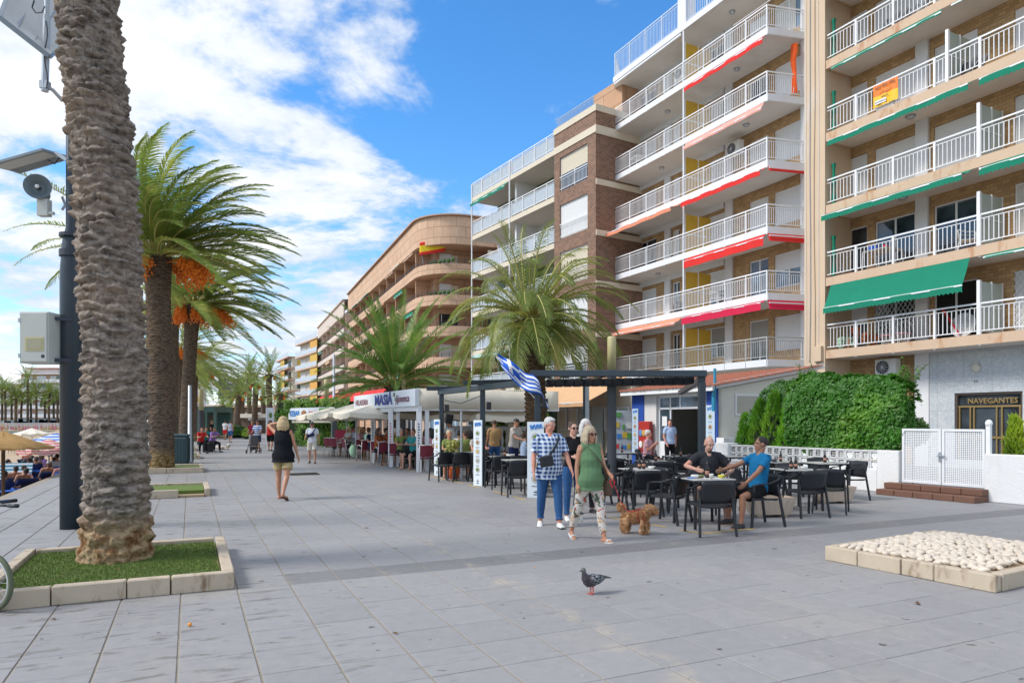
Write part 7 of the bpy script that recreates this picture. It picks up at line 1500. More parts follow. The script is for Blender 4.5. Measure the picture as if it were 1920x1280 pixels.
tf_.build('curls', fur, dog, kind='stuff'); mb = MB(); mb.ell((0, -.362, .372), (.013, .01, .010), 8, 6); mb.build('nose', ink, dog, smooth=True)
for sx in (-1, 1): mb = MB(); mb.ell((sx*.034, -.316, .405), (.009, .007, .009), 8, 6); mb.build('eye', ink, dog, smooth=True)
mb = MB(); mb.ell((0, -.355, .335), (.014, .022, .006), 8, 5); mb.build('tongue', aw_red, dog, smooth=True)
red_h = mat('red_webbing', (.60, .02, .03), .6); mb = MB()
for yy, rr in ((-.09, .104), (-.17, .094)): mb.tube([(rr*cos(a*pi/9)*.98, yy+.02*sin(a*pi/9), .272+rr*sin(a*pi/9)) for a in range(18)], [(.014, .004)]*18, 4, closed=True)
mb.tube([(0, -.17, .375), (0, -.09, .375)], [(.012, .005)]*2, 4); mb.build('harness', red_h, dog)
dog.scale = (.93, .93, .93); R2_ = Matrix.Rotation(radians(62), 3, 'Z'); hk = V((x, y, 0))+R2_ @ V((0, -.09, .38)); R3_ = Matrix.Rotation(radians(24), 3, 'Z'); hd = V((1.07, 9.55, 0))+R3_ @ (f2.A['L'][3]+f2.A['L'][4]*.08)
ls = thing('dog_lead', 'slack red lead running from the hand of the woman in green to the dog', 'dog lead', hd); mb = MB(); mb.tube([(hk-hd)*f-V((0, 0, .26*sin(pi*f)*(1.1-.4*f))) for f in [i/14 for i in range(15)]], [(.008, .003)]*15, 5); mb.build('cord', red_h, ls); mb = MB(); mb.tube([V((0, 0, .02)), V((.03, -.02, -.06)), V((0, 0, -.13)), V((-.03, .02, -.05))], .008, 5, closed=True); mb.build('loop', red_h, ls)
# pigeon
x, y = G(1110, 1113); pgn = thing('pigeon', 'dark chequered pigeon standing alone on the paving in the foreground', 'pigeon', (x, y, 0), radians(-62))
def feath():
    n = NT('pigeon_plumage'); p = n.pos('object'); a = n.noise(p, 48, 3, .6, .8); s3 = n.N('SeparateXYZ'); n.L(p, s3.inputs[0]); fwd = n.step(n.math('MULTIPLY', s3.outputs[1], -1.), .015, .05); c = n.mix(n.step(a, .50, .58), (.020, .022, .028), (.30, .31, .33)); c = n.mix(fwd, c, (.045, .035, .045)); hd_ = n.step(s3.outputs[2], .205, .225); c = n.mix(hd_, c, (.09, .11, .11)); n.base(c); n.bump(a, .4, .01); return n.done(.5)
pm = feath(); mb = MB(); mb.tube([(0, -.10, .155), (0, -.085, .135), (0, -.05, .125), (0, .0, .128), (0, .05, .14), (0, .09, .148), (0, .12, .15)][1:], [(.030, .034), (.052, .055), (.058, .060), (.048, .046), (.03, .026), (.014, .012)], 12, ref=(1, 0, 0)); mb.tube([(0, -.07, .15), (0, -.088, .19), (0, -.092, .222)], [.046, .028, .022], 10); mb.ell((0, -.100, .238), (.021, .028, .024), 10, 8)
Fig().done(mb, 'body', pm, .0045, pgn, 2)
for s_ in (-1, 1):
    mb = MB(); mb.tube([(s_*.042, -.055, .14), (s_*.060, -.01, .142), (s_*.052, .05, .140), (s_*.03, .12, .148), (s_*.014, .165, .152)], [(.012, .03), (.012, .045), (.010, .038), (.006, .020), (.003, .006)], 8, ref=(1, 0, 0)); mb.build('wing', pm, pgn, smooth=True)
    mb = MB(); mb.tube([(s_*.02, -.005, .085), (s_*.02, .0, .04), (s_*.02, -.005, .008)], [.010, .006, .006], 6); [mb.tube([(s_*.02, -.005, .008), (s_*.02+dx, -.005+dy, .004)], [.006, .003], 5) for dx, dy in ((-.015, -.028), (0, -.034), (.015, -.028), (0, .022))]; mb.build('leg', mat('pink_leg', (.55, .13, .12), .6), pgn)
mb = MB(); mb.sheet((-.022, .09, .145), (.022, .09, .145), (.032, .205, .135), (-.032, .205, .135), .006); mb.build('tail', mat('tail_dark', (.015, .016, .02), .6), pgn)
mb = MB(); mb.tube([(0, -.124, .236), (0, -.148, .228)], [.006, .002], 6); mb.build('beak', ink, pgn); mb = MB(); [mb.ell((s_*.019, -.108, .243), (.003, .004, .004), 6, 5) for s_ in (-1, 1)]; mb.build('eye', orange_m, pgn)

# ------------------------------------------------------------------ chairs and tables
def make_chair(label, loc, rz, bl=None):           # resin armchair; faces local -y
    t = thing('chair', label, 'chair', loc, radians(rz)); bl = bl or black_plastic
    m = MB(); vs = []
    for i in range(7):
        for j in range(6): x = -.225+.45*i/6; y = -.23+.44*j/5; vs.append((x, y, .455-.018*sin(pi*i/6)*1+(.012 if j == 0 else 0)+.03*(j/5)*-1+.0))
    m.add(vs, [(i*6+j, (i+1)*6+j, (i+1)*6+j+1, i*6+j+1) for i in range(6) for j in range(5)]); o = m.build('seat', bl, t, smooth=True); q = o.modifiers.new('t', 'SOLIDIFY'); q.thickness = .018
    m = MB(); vs = []
    for i in range(9):
        for j in range(6): f = i/8; g = j/5; x = (-.235+.47*f)*(1+.03*g); vs.append((x, .205+.075*g+.035*(1-(2*f-1)**2)-.0, .47+.335*g-.02*(2*f-1)**2*g))
    m.add(vs, [(i*6+j, (i+1)*6+j, (i+1)*6+j+1, i*6+j+1) for i in range(8) for j in range(5)]); o = m.build('backrest', bl, t, smooth=True); q = o.modifiers.new('t', 'SOLIDIFY'); q.thickness = .016
    for s in (-1, 1):
        m = MB(); m.bar((s*.25, -.21, .64), (s*.27, -.26, 0), .03, .042); m.build('leg', bl, t, bevel=.006); m = MB(); m.bar((s*.235, .20, .66), (s*.275, .31, 0), .03, .042); m.build('leg', bl, t, bevel=.006)
        m = MB(); m.tube([(s*.252, -.225, .645), (s*.262, -.12, .665), (s*.262, .05, .675), (s*.250, .20, .73), (s*.238, .262, .79)], [(.024, .012)]*5, 6, ref=(1, 0, 0)); m.build('armrest', bl, t, smooth=True); m = MB(); m.bar((s*.24, -.2, .43), (s*.24, .2, .43), .025, .035); m.build('side_rail', bl, t)
    return t
chair_t = [None]
def chair(label, x, y, rz, group='black resin armchairs of the terrace'):
    if chair_t[0] is None: t = make_chair(label, (x, y, 0), rz); t['group'] = group; chair_t[0] = proto_tree(t); return t
    return dup(chair_t[0], (x, y, 0), radians(rz), label, group)
def make_table(label, loc, rz, s=.70, leg_m=None):
    t = thing('table', label, 'table', loc, radians(rz)); m = MB(); m.box((-s/2, -s/2, .735), (s/2, s/2, .75)); m.build('tabletop', table_white, t, bevel=.003); m = MB(); h = s/2-.02
    for q in ((-h, -h, h, -h), (h, -h, h, h), (h, h, -h, h), (-h, h, -h, -h)): m.bar((q[0], q[1], .718), (q[2], q[3], .718), .025, .03, (0, 0, 1))
    m.build('frame', leg_m or black_plastic, t)
    for sx in (-1, 1):
        for sy in (-1, 1): m = MB(); m.bar((sx*(h-.01), sy*(h-.01), .72), (sx*(h+.01), sy*(h+.01), 0), .034); m.build('leg', leg_m or black_plastic, t)
    return t
table_t = [None]
def table(label, x, y, rz, group='pale square tables of the terrace'):
    if table_t[0] is None: t = make_table(label, (x, y, 0), rz); t['group'] = group; table_t[0] = proto_tree(t); return t
    return dup(table_t[0], (x, y, 0), radians(rz), label, group)
def at(u, Y): return (u-960)/FPX*Y
tabs = [(1320, 10.9, 14, 'table with bowls where the bald man and the man in blue sit'), (1205, 12.9, 14, 'table with condiments and a white bowl, left of the bald man'), (1228, 15.4, 12, 'table behind the bald man, third row from the front'), (1150, 16.4, 10, 'table directly behind the round lamp column'), (1275, 17.6, 12, 'table in front of the snack bar doorway, with a pepper mill'), (1165, 19.6, 12, 'table at the back near the blue pillar'),
        (1490, 12.9, 14, 'table with a ketchup bottle right of the man in blue'), (1462, 15.2, 14, 'table behind the man in blue, near the lattice fence'), (1545, 14.9, 14, 'table furthest right, in front of the lattice fence'), (1385, 15.0, 12, 'table between the bald man and the fence'), (945, 17.5, 18, 'table with a napkin holder behind the plaid shirt man'), (975, 15.9, 18, 'table at the left hand of the plaid shirt man'), (868, 19.6, 20, 'table between the first two pergola posts'), (1360, 17.6, 12, 'table beside the right blue pillar')]
for u, Y, rz, lab in tabs: table(lab, at(u, Y), Y, rz)
chs = [(1330, 10.12, 188, 'chair with its back to the camera, nearest of all'), (1251, 11.25, 232, 'chair turned half away, left of the front table'), (1420, 10.95, -78, 'chair in which the man in blue sits'), (1328, 11.75, 8, 'chair in which the bald man sits'),
       (1203, 12.1, 192, 'chair with its back to the camera at the condiment table'), (1152, 12.6, 250, 'chair at the left side of the condiment table'), (1265, 12.75, 110, 'chair between the condiment table and the bald man'), (1208, 13.65, 8, 'chair facing the camera behind the condiment table'),
       (1508, 12.0, 192, 'chair with its back to the camera at the ketchup table'), (1558, 12.5, 150, 'chair turned away at the right corner of the ketchup table'), (1440, 12.9, 268, 'chair left of the ketchup table'), (1490, 13.6, 10, 'chair facing the camera behind the ketchup table'), (1590, 14.5, -70, 'chair furthest right, near the empty trough'), (1402, 13.0, 100, 'chair seen beyond the shoulder of the man in blue'), (1545, 15.6, 8, 'chair against the lattice fence'),
       (1140, 15.6, 200, 'chair left of the lamp column foot'), (1175, 15.9, 120, 'chair right of the lamp column foot'), (1232, 14.7, 190, 'chair in the third row with its back to the camera'), (1280, 15.4, 95, 'chair at the right end of the third row'), (1190, 15.2, 262, 'chair at the left end of the third row'), (1275, 16.9, 188, 'chair before the pepper mill table'), (1315, 17.6, 95, 'chair right of the pepper mill table'), (1240, 17.7, 268, 'chair left of the pepper mill table'), (1425, 15.2, 262, 'chair behind the head of the man in blue'), (1340, 16.6, 170, 'chair between pergola post and bald man'),
       (829, 19.0, 215, 'chair before the leftmost pergola post, beside the orange pot'), (862, 18.9, 200, 'chair right of the orange pot'), (905, 18.6, 120, 'chair just behind the second pergola post'), (935, 16.9, 200, 'chair with its back turned at the napkin holder table'), (968, 15.2, 195, 'chair with its back turned beside the wide menu panel'), (925, 18.1, 60, 'chair beyond the napkin holder table'), (985, 16.5, 30, 'chair partly hidden by the wide menu panel'), (1130, 17.3, 190, 'chair behind the woman in green'), (1110, 13.6, 240, 'chair just right of the woman in green')]
for u, Y, rz, lab in chs: chair(lab, at(u, Y), Y, rz)
# things on the tables
bot_m = mat('dark_bottle', (.02, .012, .01), .15); lab_m = mat('bottle_label', (.42, .20, .13), .5, var=.7, scale=60); bowl_m = mat('white_ceramic', (.74, .74, .72), .25); yc = mat('yellow_cup', (.62, .55, .05), .4); gc = mat('sugar_glass', (.45, .38, .28), .2)
def bottle(label, x, y, z=.752, h=.24, r=.032, m_=None): t = thing('bottle', label, 'bottle', (x, y, z)); m = MB(); m.lathe([(r, 0), (r, h*.6), (r*.45, h*.78), (r*.4, h), (0, h)], 12); m.build('glass', m_ or bot_m, t, smooth=True); m = MB(); m.lathe([(r+.001, h*.2), (r+.001, h*.42)], 12); m.build('label', lab_m, t, smooth=True); m = MB(); m.lathe([(r*.48, h*.93), (r*.48, h+.012), (0, h+.012)], 10); m.build('cap', ink, t)
def bowl(label, x, y, r=.07, h=.05, m_=None, z=.752, fill=None): t = thing('bowl', label, 'bowl', (x, y, z)); m = MB(); m.lathe([(r*.5, 0), (r*.85, h*.35), (r, h), (r*.94, h), (r*.78, h*.4), (0, h*.25)], 16); m.build('vessel', m_ or bowl_m, t, smooth=True); m = MB(); m.lathe([(0, h*.82), (r*.9, h*.8)], 12); m.build('contents', fill or foods[2], t)
T1x = at(1320, 10.9)
bottle('dark oil bottle standing in the middle of the front table', T1x+.03, 10.83, h=.27); bowl('blue and white dish at the left of the front table', T1x-.16, 10.84, .065, .05); bowl('yellow bowl at the right of the front table', T1x+.25, 10.83, .055, .05, yc, fill=foods[0]); bowl('orange-topped cup behind the oil bottle on the front table', T1x+.13, 10.98, .045, .055, bowl_m, fill=foods[1]); bowl('shallow olive dish beside the oil bottle', T1x-.04, 10.95, .06, .04, mat('olive_glaze', (.25, .27, .10), .4), fill=foods[0])
bowl('small glass salt cellar at the front edge of the front table', T1x+.06, 10.72, .025, .03, gc); m = MB(); m.box((-.05, -.03, 0), (.04, .03, .012)); tag(m.build('lighter', logo, loc=(T1x-.24, 10.78, .752)), 'small blue packet on the left edge of the front table', 'packet')
m = MB(); m.prism([(-.16, -.08), (.12, -.11), (.18, .06), (-.1, .1)], 0, .003); tag(m.build('paper_mat', white, loc=(T1x+.1, 10.8, .7515)), 'white paper placemat spread across the front table', 'paper')
for i, (u, Y, a, b, c) in enumerate(((1205, 12.9, 'ketchup bottle on the condiment table', 'vinegar bottle on the condiment table', 'white bowl on the condiment table'), (1490, 12.9, 'ketchup bottle on the table right of the man in blue', 'brown bottle on the table right of the man in blue', 'white bowl on the table right of the man in blue'), (1228, 15.4, 'dark bottle on the third row table', None, None), (1275, 17.6, 'pepper mill bottle on the table before the doorway', None, None), (1150, 16.4, 'tall bottle on the table behind the lamp column', None, 'white ashtray on the table behind the lamp column'), (1545, 14.9, 'tall brown bottle on the table furthest right', None, 'white ashtray on the table furthest right'), (1462, 15.2, 'dark bottle on the table near the lattice fence', None, None), (1165, 19.6, 'bottle on the table near the poster board', None, None), (945, 17.5, 'silver and black napkin dispenser bottle on the table behind the plaid man', None, 'beige bread basket on the table behind the plaid man'))):
    x = at(u, Y); bottle(a, x+.02, Y, h=.22)
    if b: bottle(b, x-.05, Y+.04, h=.2)
    if c: bowl(c, x+.16, Y-.03, .07 if 'bread' not in c else .12, .05)
# --- the two men at the front table
cx, cy = at(1420, 10.95), 10.95
t7, f7 = person('man in a blue T-shirt and black shorts sitting sideways at the front table', (cx-.0, cy, 0), -72, 'brown', 'crop', 'black', 'tshirt', fab('petrol_blue_jersey', (.012, .15, .32), .10), 'shorts', fab('black_sport_cloth', (.014, .014, .016)), shoe_k, .010, soles=gum,
    H=1.74, bulk=1.05, pz=.57, lean=-6, legs={'R': (82, 14, 88), 'L': (80, 12, 74)}, arms={'R': ('to', (-.30, -.62, .80), (-.6, .4, -1)), 'L': ('to', (.16, -.40, .62), (.8, .5, -.6))}, head=(-28, 2), botlen=.72)
cx2 = at(1326, 11.7)
t8, f8 = person('bald bearded man in a charcoal T-shirt leaning over his food at the front table', (cx2, 11.72, 0), -6, 'fair', None, 'black', 'tshirt', fab('charcoal_jersey', (.035, .036, .042), .10), 'shorts', fab('dark_shorts', (.02, .02, .024)), 'sandal', .010, beard=True, soles=mat('black_strap', (.03, .02, .02), .6),
    H=1.76, bulk=1.14, belly=.05, pz=.575, lean=18, legs={'R': (82, 16, 92), 'L': (80, 16, 86)}, arms={'R': ('to', (-.26, -.50, .86), (-1, .3, -.3)), 'L': ('to', (.28, -.44, .80), (1, .4, -.6))}, head=(18, 22), botlen=.75)
SH = dict(legs={'R': (84, 8, 86), 'L': (82, 8, 80)}, pz=.56)
def sit(label, u, Y, rz, skin, hair, hc, tm, bm=None, vox=.02, top='tshirt', lean=4, arms=None, fem=False, H=1.7, head=(0, 6), bulk=1, group=None, dz=0, **k):
    return person(label, (at(u, Y), Y, dz), rz, skin, hair, hc, top, tm, 'shorts', bm or MATS['dark_shorts'], None, vox, H=H, fem=fem, lean=lean, head=head, bulk=bulk, detail=False, group=group, arms=arms or {'R': (35, 10, 60, 18), 'L': (40, 10, 55, 18)}, **SH, **k)
def stand(label, u, Y, rz, skin, hair, hc, top, tm, bot, bm, H=1.7, vox=.02, **k):
    return person(label, (at(u, Y), Y, 0), rz, skin, hair, hc, top, tm, bot, bm, shoe_k, vox, H=H, detail=False, **k)
C_ = {n: fab(n+'_cloth', c) for n, c in (('pink', (.60, .33, .38)), ('mustard', (.50, .27, .03)), ('white', (.70, .70, .70)), ('lightblue', (.40, .50, .68)), ('olive', (.22, .27, .08)), ('red', (.55, .03, .03)), ('tan', (.42, .26, .12)), ('greyish', (.48, .44, .40)), ('navy', (.02, .03, .09)), ('teal', (.04, .25, .24)), ('brownrust', (.30, .09, .03)), ('mint', (.36, .55, .40)), ('purple', (.28, .17, .45)), ('black', (.015, .015, .017)))}
blk = C_['black']
sit('man in a pink shirt with sunglasses sitting before the blue pillar', 1213, 20.5, 60, 'pink', 'short', 'white', C_['pink'], vox=.015, arms={'R': (15, 6, 125, 32), 'L': (15, 6, 125, 32)}); chair('chair in which the man in the pink shirt sits', at(1213, 20.5), 20.5, 60)
stand('waiter in a pale blue shirt and black trousers standing in the snack bar doorway', 1256, 23.6, 20, 'pink', 'short', 'black', 'tshirt', C_['lightblue'], 'trousers', blk, H=1.68, vox=.015, bulk=1.15, head=(-30, 0), arms={'R': (0, 12, 30, 10), 'L': (-5, 12, 30, 20)})
stand('man in a tan T-shirt and blue jeans standing with his back turned behind the pergola', 927, 21.5, 195, 'tan', 'crop', 'brown', 'tshirt', C_['tan'], 'trousers', denim, H=1.66, vox=.016, bulk=1.08, arms={'R': (20, 8, 50, 15), 'L': (5, 8, 20, 0)})
stand('man in a grey T-shirt and dark green cap bending over a table', 963, 20.4, 55, 'tan', 'cap', 'black', 'tshirt', C_['greyish'], 'trousers', C_['navy'], H=1.70, vox=.016, bulk=1.1, lean=8, head=(0, 16), arms={'R': (35, 8, 40, 10), 'L': (30, 8, 50, 10)})
stand('waiter in a white polo shirt leaning forward under the white canopy', 850, 23.8, -60, 'tan', 'crop', 'brown', 'tshirt', C_['white'], 'trousers', blk, H=1.68, lean=14, head=(0, 12), arms={'R': (40, 8, 30, 10), 'L': (45, 8, 20, 10)})
stand('waiter in a white shirt and hat bending left of the leaning waiter', 838, 25, 40, 'tan', 'short', 'black', 'tshirt', C_['white'], 'trousers', blk, H=1.62, lean=18)
crowd = [(860, 20.9, 160, 'tan', 'cap', 'black', 'white', 'seated man in white with a dark cap, folded arms, at the second pergola bay'), (882, 21.2, 250, 'brown', 'long', 'black', 'mustard', 'seated woman with black hair and a mustard top beside the second pergola post'), (842, 20.3, 10, 'tan', 'bun', 'ash', 'olive', 'seated woman with sunglasses in an olive patterned dress behind the orange pot'), (873, 20.6, 200, 'tan', 'short', 'brown', 'olive', 'seated person in faded green leaning back between two posts'),
    (812, 22.8, 200, 'tan', 'long', 'black', 'pink', 'seated woman with long black hair under the corner of the white canopy'), (798, 24.2, 30, 'fair', 'long', 'brown', 'pink', 'seated woman in pink at the corner post of the white canopy'), (806, 26, 150, 'brown', 'short', 'black', 'black', 'seated dark-haired man behind the woman in pink'),
    (722, 26.2, 100, 'tan', 'short', 'black', 'brownrust', 'seated man in a rust shirt between the two left canopy posts'), (712, 27.4, 200, 'fair', 'crop', 'grey', 'lightblue', 'seated grey-haired man in light blue behind the left canopy post'), (742, 25.6, 250, 'tan', 'short', 'white', 'mustard', 'seated white-haired man in mustard beside the pushchair'), (750, 27.0, 60, 'fair', 'bob', 'white', 'navy', 'seated white-haired woman in navy behind the pushchair'), (730, 28.4, 180, 'pink', 'short', 'brown', 'red', 'seated person in red deep under the white canopy'),
    (690, 28.6, 160, 'tan', 'short', 'brown', 'mint', 'seated man in pale green under the cream parasol'), (682, 30.2, 30, 'tan', 'short', 'black', 'navy', 'seated man in dark blue under the cream parasol'), (672, 31.5, 200, 'fair', 'bob', 'blond', 'white', 'seated blonde person in white under the second parasol'), (662, 32.5, 100, 'tan', 'short', 'brown', 'lightblue', 'seated person in light blue far under the parasols'), (764, 25.2, 0, 'tan', 'short', 'black', 'greyish', 'seated man in grey between pushchair and corner post'), (708, 25.9, 60, 'tan', 'bob', 'brown', 'brownrust', 'seated woman in rust just left of the middle canopy post'), (752, 24.2, 30, 'tan', 'short', 'grey', 'olive', 'seated grey-haired man in olive right of the middle canopy post'), (776, 23.6, 330, 'fair', 'short', 'brown', 'teal', 'seated man in teal right beside the corner canopy post'), (822, 21.8, 20, 'brown', 'bun', 'black', 'white', 'seated woman in white between canopy corner and first menu panel'), (893, 20.3, 30, 'pink', 'short', 'brown', 'greyish', 'seated man in grey at the second menu panel'), (676, 29.3, 60, 'tan', 'long', 'blond', 'pink', 'seated blonde woman in pink under the nearest parasol'), (697, 27.7, 30, 'tan', 'short', 'black', 'navy', 'seated man in navy between parasol and left canopy post'), (655, 32.0, 330, 'tan', 'bob', 'ash', 'greyish', 'seated fair woman in grey next to the pink board'), (983, 18.4, 100, 'fair', 'short', 'brown', 'lightblue', 'seated man in pale blue whose arm rests on the table beside the menu panel')]
for u, Y, rz, sk, hr, hc, tm, lab in crowd: sit(lab, u, Y, rz, sk, hr, hc, C_[tm], fem=hr in ('long', 'bob', 'bun'), head=(random.uniform(-25, 25), 5))
# burgundy chairs with pale metal frames
burg = mat('burgundy_weave', (.17, .012, .03), .6, var=.3, scale=40, bump=.4, bscale=200)
def make_bchair(label, loc, rz):
    t = thing('chair', label, 'chair', loc, radians(rz)); m = MB(); m.box((-.22, -.22, .43), (.22, .2, .455)); m.build('seat', burg, t, bevel=.01); m = MB(); vs = [(-.22+.44*i/6, .22+.03*sin(pi*i/6)+.06*j, .5+.35*j) for i in range(7) for j in (0, 1)]; m.add(vs, [(2*i, 2*i+2, 2*i+3, 2*i+1) for i in range(6)]); o = m.build('backrest', burg, t); o.modifiers.new('t', 'SOLIDIFY').thickness = .02
    for s in (-1, 1):
        m = MB(); m.tube([(s*.25, -.27, 0), (s*.24, -.23, .42), (s*.25, -.2, .64), (s*.25, .05, .67), (s*.24, .2, .6)], .016, 6); m.build('armrest', alu, t, smooth=True); m = MB(); m.tube([(s*.25, .30, 0), (s*.23, .20, .42), (s*.225, .27, .86)], .016, 6); m.build('leg', alu, t, smooth=True)
    m = MB(); m.tube([(-.225, .27, .86), (0, .30, .875), (.225, .27, .86)], .016, 6); m.build('top_rail', alu, t, smooth=True); return t
bt = None
for i, (u, Y, rz, lab) in enumerate(((742, 24.4, 190, 'burgundy chair between the middle canopy post and the pushchair'), (718, 25.7, 205, 'burgundy chair right of the leftmost canopy post'), (708, 26.6, 185, 'burgundy chair tight behind the leftmost canopy post'), (684, 28.0, 215, 'burgundy chair left of the canopy, under the first parasol'), (676, 29.4, 200, 'second burgundy chair left of the canopy'), (632, 31.3, 150, 'burgundy chair in front of the pink board, the right one of the pair'), (622, 31.6, 150, 'burgundy chair in front of the pink board, the left one of the pair'), (800, 22.2, 190, 'burgundy chair right of the corner post of the white canopy'), (815, 22.4, 160, 'burgundy chair between canopy corner and pergola'), (655, 30.5, 120, 'burgundy chair beside the mint-coloured bag'), (756, 24.9, 230, 'burgundy chair beyond the pushchair'), (738, 26.6, 20, 'burgundy chair deep under the white canopy'), (693, 30.4, 100, 'burgundy chair among the parasol poles'), (664, 33, 60, 'burgundy chair furthest under the parasols'))):
    if bt is None: bt_t = make_bchair(lab, (at(u, Y), Y, 0), rz); bt_t['group'] = 'burgundy chairs of the parlour'; bt = proto_tree(bt_t)
    else: dup(bt, (at(u, Y), Y, 0), radians(rz), lab, 'burgundy chairs of the parlour')
for i, (u, Y, lab) in enumerate(((730, 25.9, 'white parlour table beside the middle canopy post'), (806, 23.4, 'white parlour table with plates behind the leftmost menu panel'), (697, 29.2, 'white parlour table under the first parasol'), (668, 30.6, 'white parlour table under the second parasol'), (640, 32, 'white parlour table near the pink board'))): table(lab, at(u, Y), Y, 20, 'tables of the parlour')
m = MB(); pk = thing('advertising_board', 'pink board with white splashes standing between the parasol poles', 'board', (at(650, 33.5), 33.5, .45), .2); m.box((-.55, 0, 0), (.55, .04, .75)); m.build('board', mat('pink_board', (.62, .06, .13), .6, var=.3, scale=5), pk); m = MB(); [m.ell((-.3+.2*k, -.01, .2+.08*(k % 3)), (.08, .01, .12), 7, 5) for k in range(4)]; m.build('picture', bowl_m, pk)
bgm = MB(); bgm.ell((0, 0, .3), (.16, .1, .26), 10, 8); bgm.tube([(-.1, 0, .5), (0, 0, .72), (.1, 0, .5)], .012, 5); tag(bgm.build('bag', C_['mint'], loc=(at(662, 28.6), 28.6, .1), smooth=True), 'pale green bag hanging on a chair back near the parasols', 'bag')
# pushchairs
def pushchair(label, x, y, rz, hood=True, frame_m=None):
    t = thing('pushchair', label, 'pushchair', (x, y, 0), radians(rz)); fm = frame_m or shoe_k; dk = fab('grey_hood_cloth', (.045, .048, .055))
    for sx in (-1, 1):
        for yy, r in ((-.32, .085), (.28, .12)):
            m = MB(); m.tube([(0, cos(a*pi/8)*r, r+sin(a*pi/8)*r) for a in range(16)], .022, 6, closed=True); m.ell((0, 0, r), (.025, .03, .03), 8, 6); m.build('wheel', fm, t, loc=(sx*.24, yy, 0))
        m = MB(); m.tube([(sx*.22, -.32, .1), (sx*.23, .0, .5), (sx*.23, .38, 1.0)], .016, 6); m.tube([(sx*.22, .28, .12), (sx*.23, -.02, .52)], .016, 6); m.build('frame_tube', fm, t)
    m = MB(); m.tube([(-.23, .38, 1.0), (.23, .38, 1.0)], .02, 8); m.build('handle', fm, t); m = MB(); m.box((-.19, -.2, .36), (.19, .1, .44)); m.build('seat', dk, t, bevel=.03); m = MB(); m.obox((0, .13, .65), (.19, 0, 0), (0, .03, .01), (0, .07, .24)); m.build('backrest', dk, t, bevel=.02)
    if hood: m = MB(); m.ell((0, .04, .82), (.22, .26, .22), 12, 8); m.build('hood', dk, t, smooth=True)
    m = MB(); m.box((-.17, -.1, .18), (.17, .24, .32)); m.build('basket', shoe_k, t, bevel=.03); return t
pushchair('empty grey pushchair with a big hood parked beside the canopy corner post', at(766, 24.0), 24.0, 200)
m = MB(); m.ell((0, 0, 0), (.16, .1, .1), 10, 6); tag(m.build('bag', aw_red, loc=(at(770, 24)+.02, 23.9, .45)), 'red and white bundle hanging behind the grey pushchair', 'bag')
# --- promenade walkers in the distance
W_ = dict(legs={'R': (-10, 4, 12), 'L': (14, 4, 6)})
def walk(label, u, v, rz, skin, hair, hc, top, tm, bot, bm, H=1.68, **k): x, y = G(u, v); return person(label, (x, y, 0), rz, skin, hair, hc, top, tm, bot, bm, shoe_k, .028, H=H, detail=False, **W_, **k)
stw = striped('blue_white_striped', (.62, .66, .72), (.06, .15, .45), .11)
walk('man in a blue and white striped shirt pushing a pushchair up the promenade', 483, 846, 0, 'tan', 'cap', 'black', 'tshirt', stw, 'shorts', C_['navy'], H=1.66, bulk=1.15, arms={'R': (20, 8, 50, 0), 'L': (20, 8, 50, 0)}, sleeve=.8)
x, y = G(483, 848); pushchair('pushchair in front of the man in the striped shirt', x, y-.55, 0, False)
walk('woman in a red top and black shorts behind the blonde woman\'s raised elbow', 507, 845, 180, 'tan', 'bob', 'brown', 'tank', C_['red'], 'shorts', blk, bulk=1.15, fem=True); walk('person in a dark red top left of the striped shirt', 473, 843, 0, 'tan', 'short', 'black', 'tshirt', fab('wine_cloth', (.25, .02, .05)), 'shorts', C_['greyish'])
walk('woman in a striped top and denim shorts far up the promenade', 432, 829, 180, 'tan', 'short', 'brown', 'tank', striped('grey_stripes', (.55, .55, .6), (.25, .3, .45), .1), 'shorts', denim, fem=True); walk('person in red shorts beside the woman in denim shorts', 422, 824, 180, 'tan', 'short', 'black', 'tshirt', C_['white'], 'shorts', C_['red'])
walk('man in white with dark shorts further away than the woman in denim shorts', 406, 816, 180, 'fair', 'short', 'grey', 'tshirt', C_['white'], 'shorts', C_['navy']); walk('person in black standing by the far bench', 397, 833, 90, 'tan', 'short', 'black', 'tshirt', blk, 'trousers', blk); walk('bare-chested man left of the person in black', 387, 821, 180, 'pink', 'short', 'brown', None, None, 'shorts', C_['navy'])
walk('small figure in light clothes at the head of the promenade', 413, 808, 180, 'tan', 'short', 'brown', 'tshirt', C_['lightblue'], 'shorts', blk); walk('small figure in red at the head of the promenade', 450, 806, 180, 'tan', 'short', 'brown', 'tshirt', C_['red'], 'shorts', blk)
# bench by the palms
bx_, by_ = G(372, 848); bn = thing('bench', 'low dark bench beside the litter bin with people sitting on it', 'bench', (bx_, by_+1, 0), ROT_P); m = MB(); [m.box((-.2+.14*k, -1.0, .42), (-.09+.14*k, 1.0, .46)) for k in range(4)]; m.build('seat', mat('dark_wood', (.05, .035, .028), .7), bn)
for yy in (-.8, .8): m = MB(); m.box((-.2, yy-.05, 0), (.3, yy+.05, .42)); m.build('leg', shoe_k, bn)
for lab, u, v, rz, tm, sk, hr in (('person in a red top slumped on the bench by the litter bin', 366, 851, 40, 'red', 'tan', 'short'), ('person in purple with dark trousers on the bench', 388, 849, 60, 'purple', 'brown', 'short'), ('person in teal with a yellow hat on the bench', 374, 846, 50, 'teal', 'tan', 'cap')): 
    x, y = G(u, v); person(lab, (x, y+.6, 0), rz, sk, hr, 'black', 'tshirt', C_[tm], 'trousers', blk, shoe_k, .022, H=1.65, detail=False, lean=18, arms={'R': (40, 10, 60, 10), 'L': (50, 10, 40, 10)}, **SH)
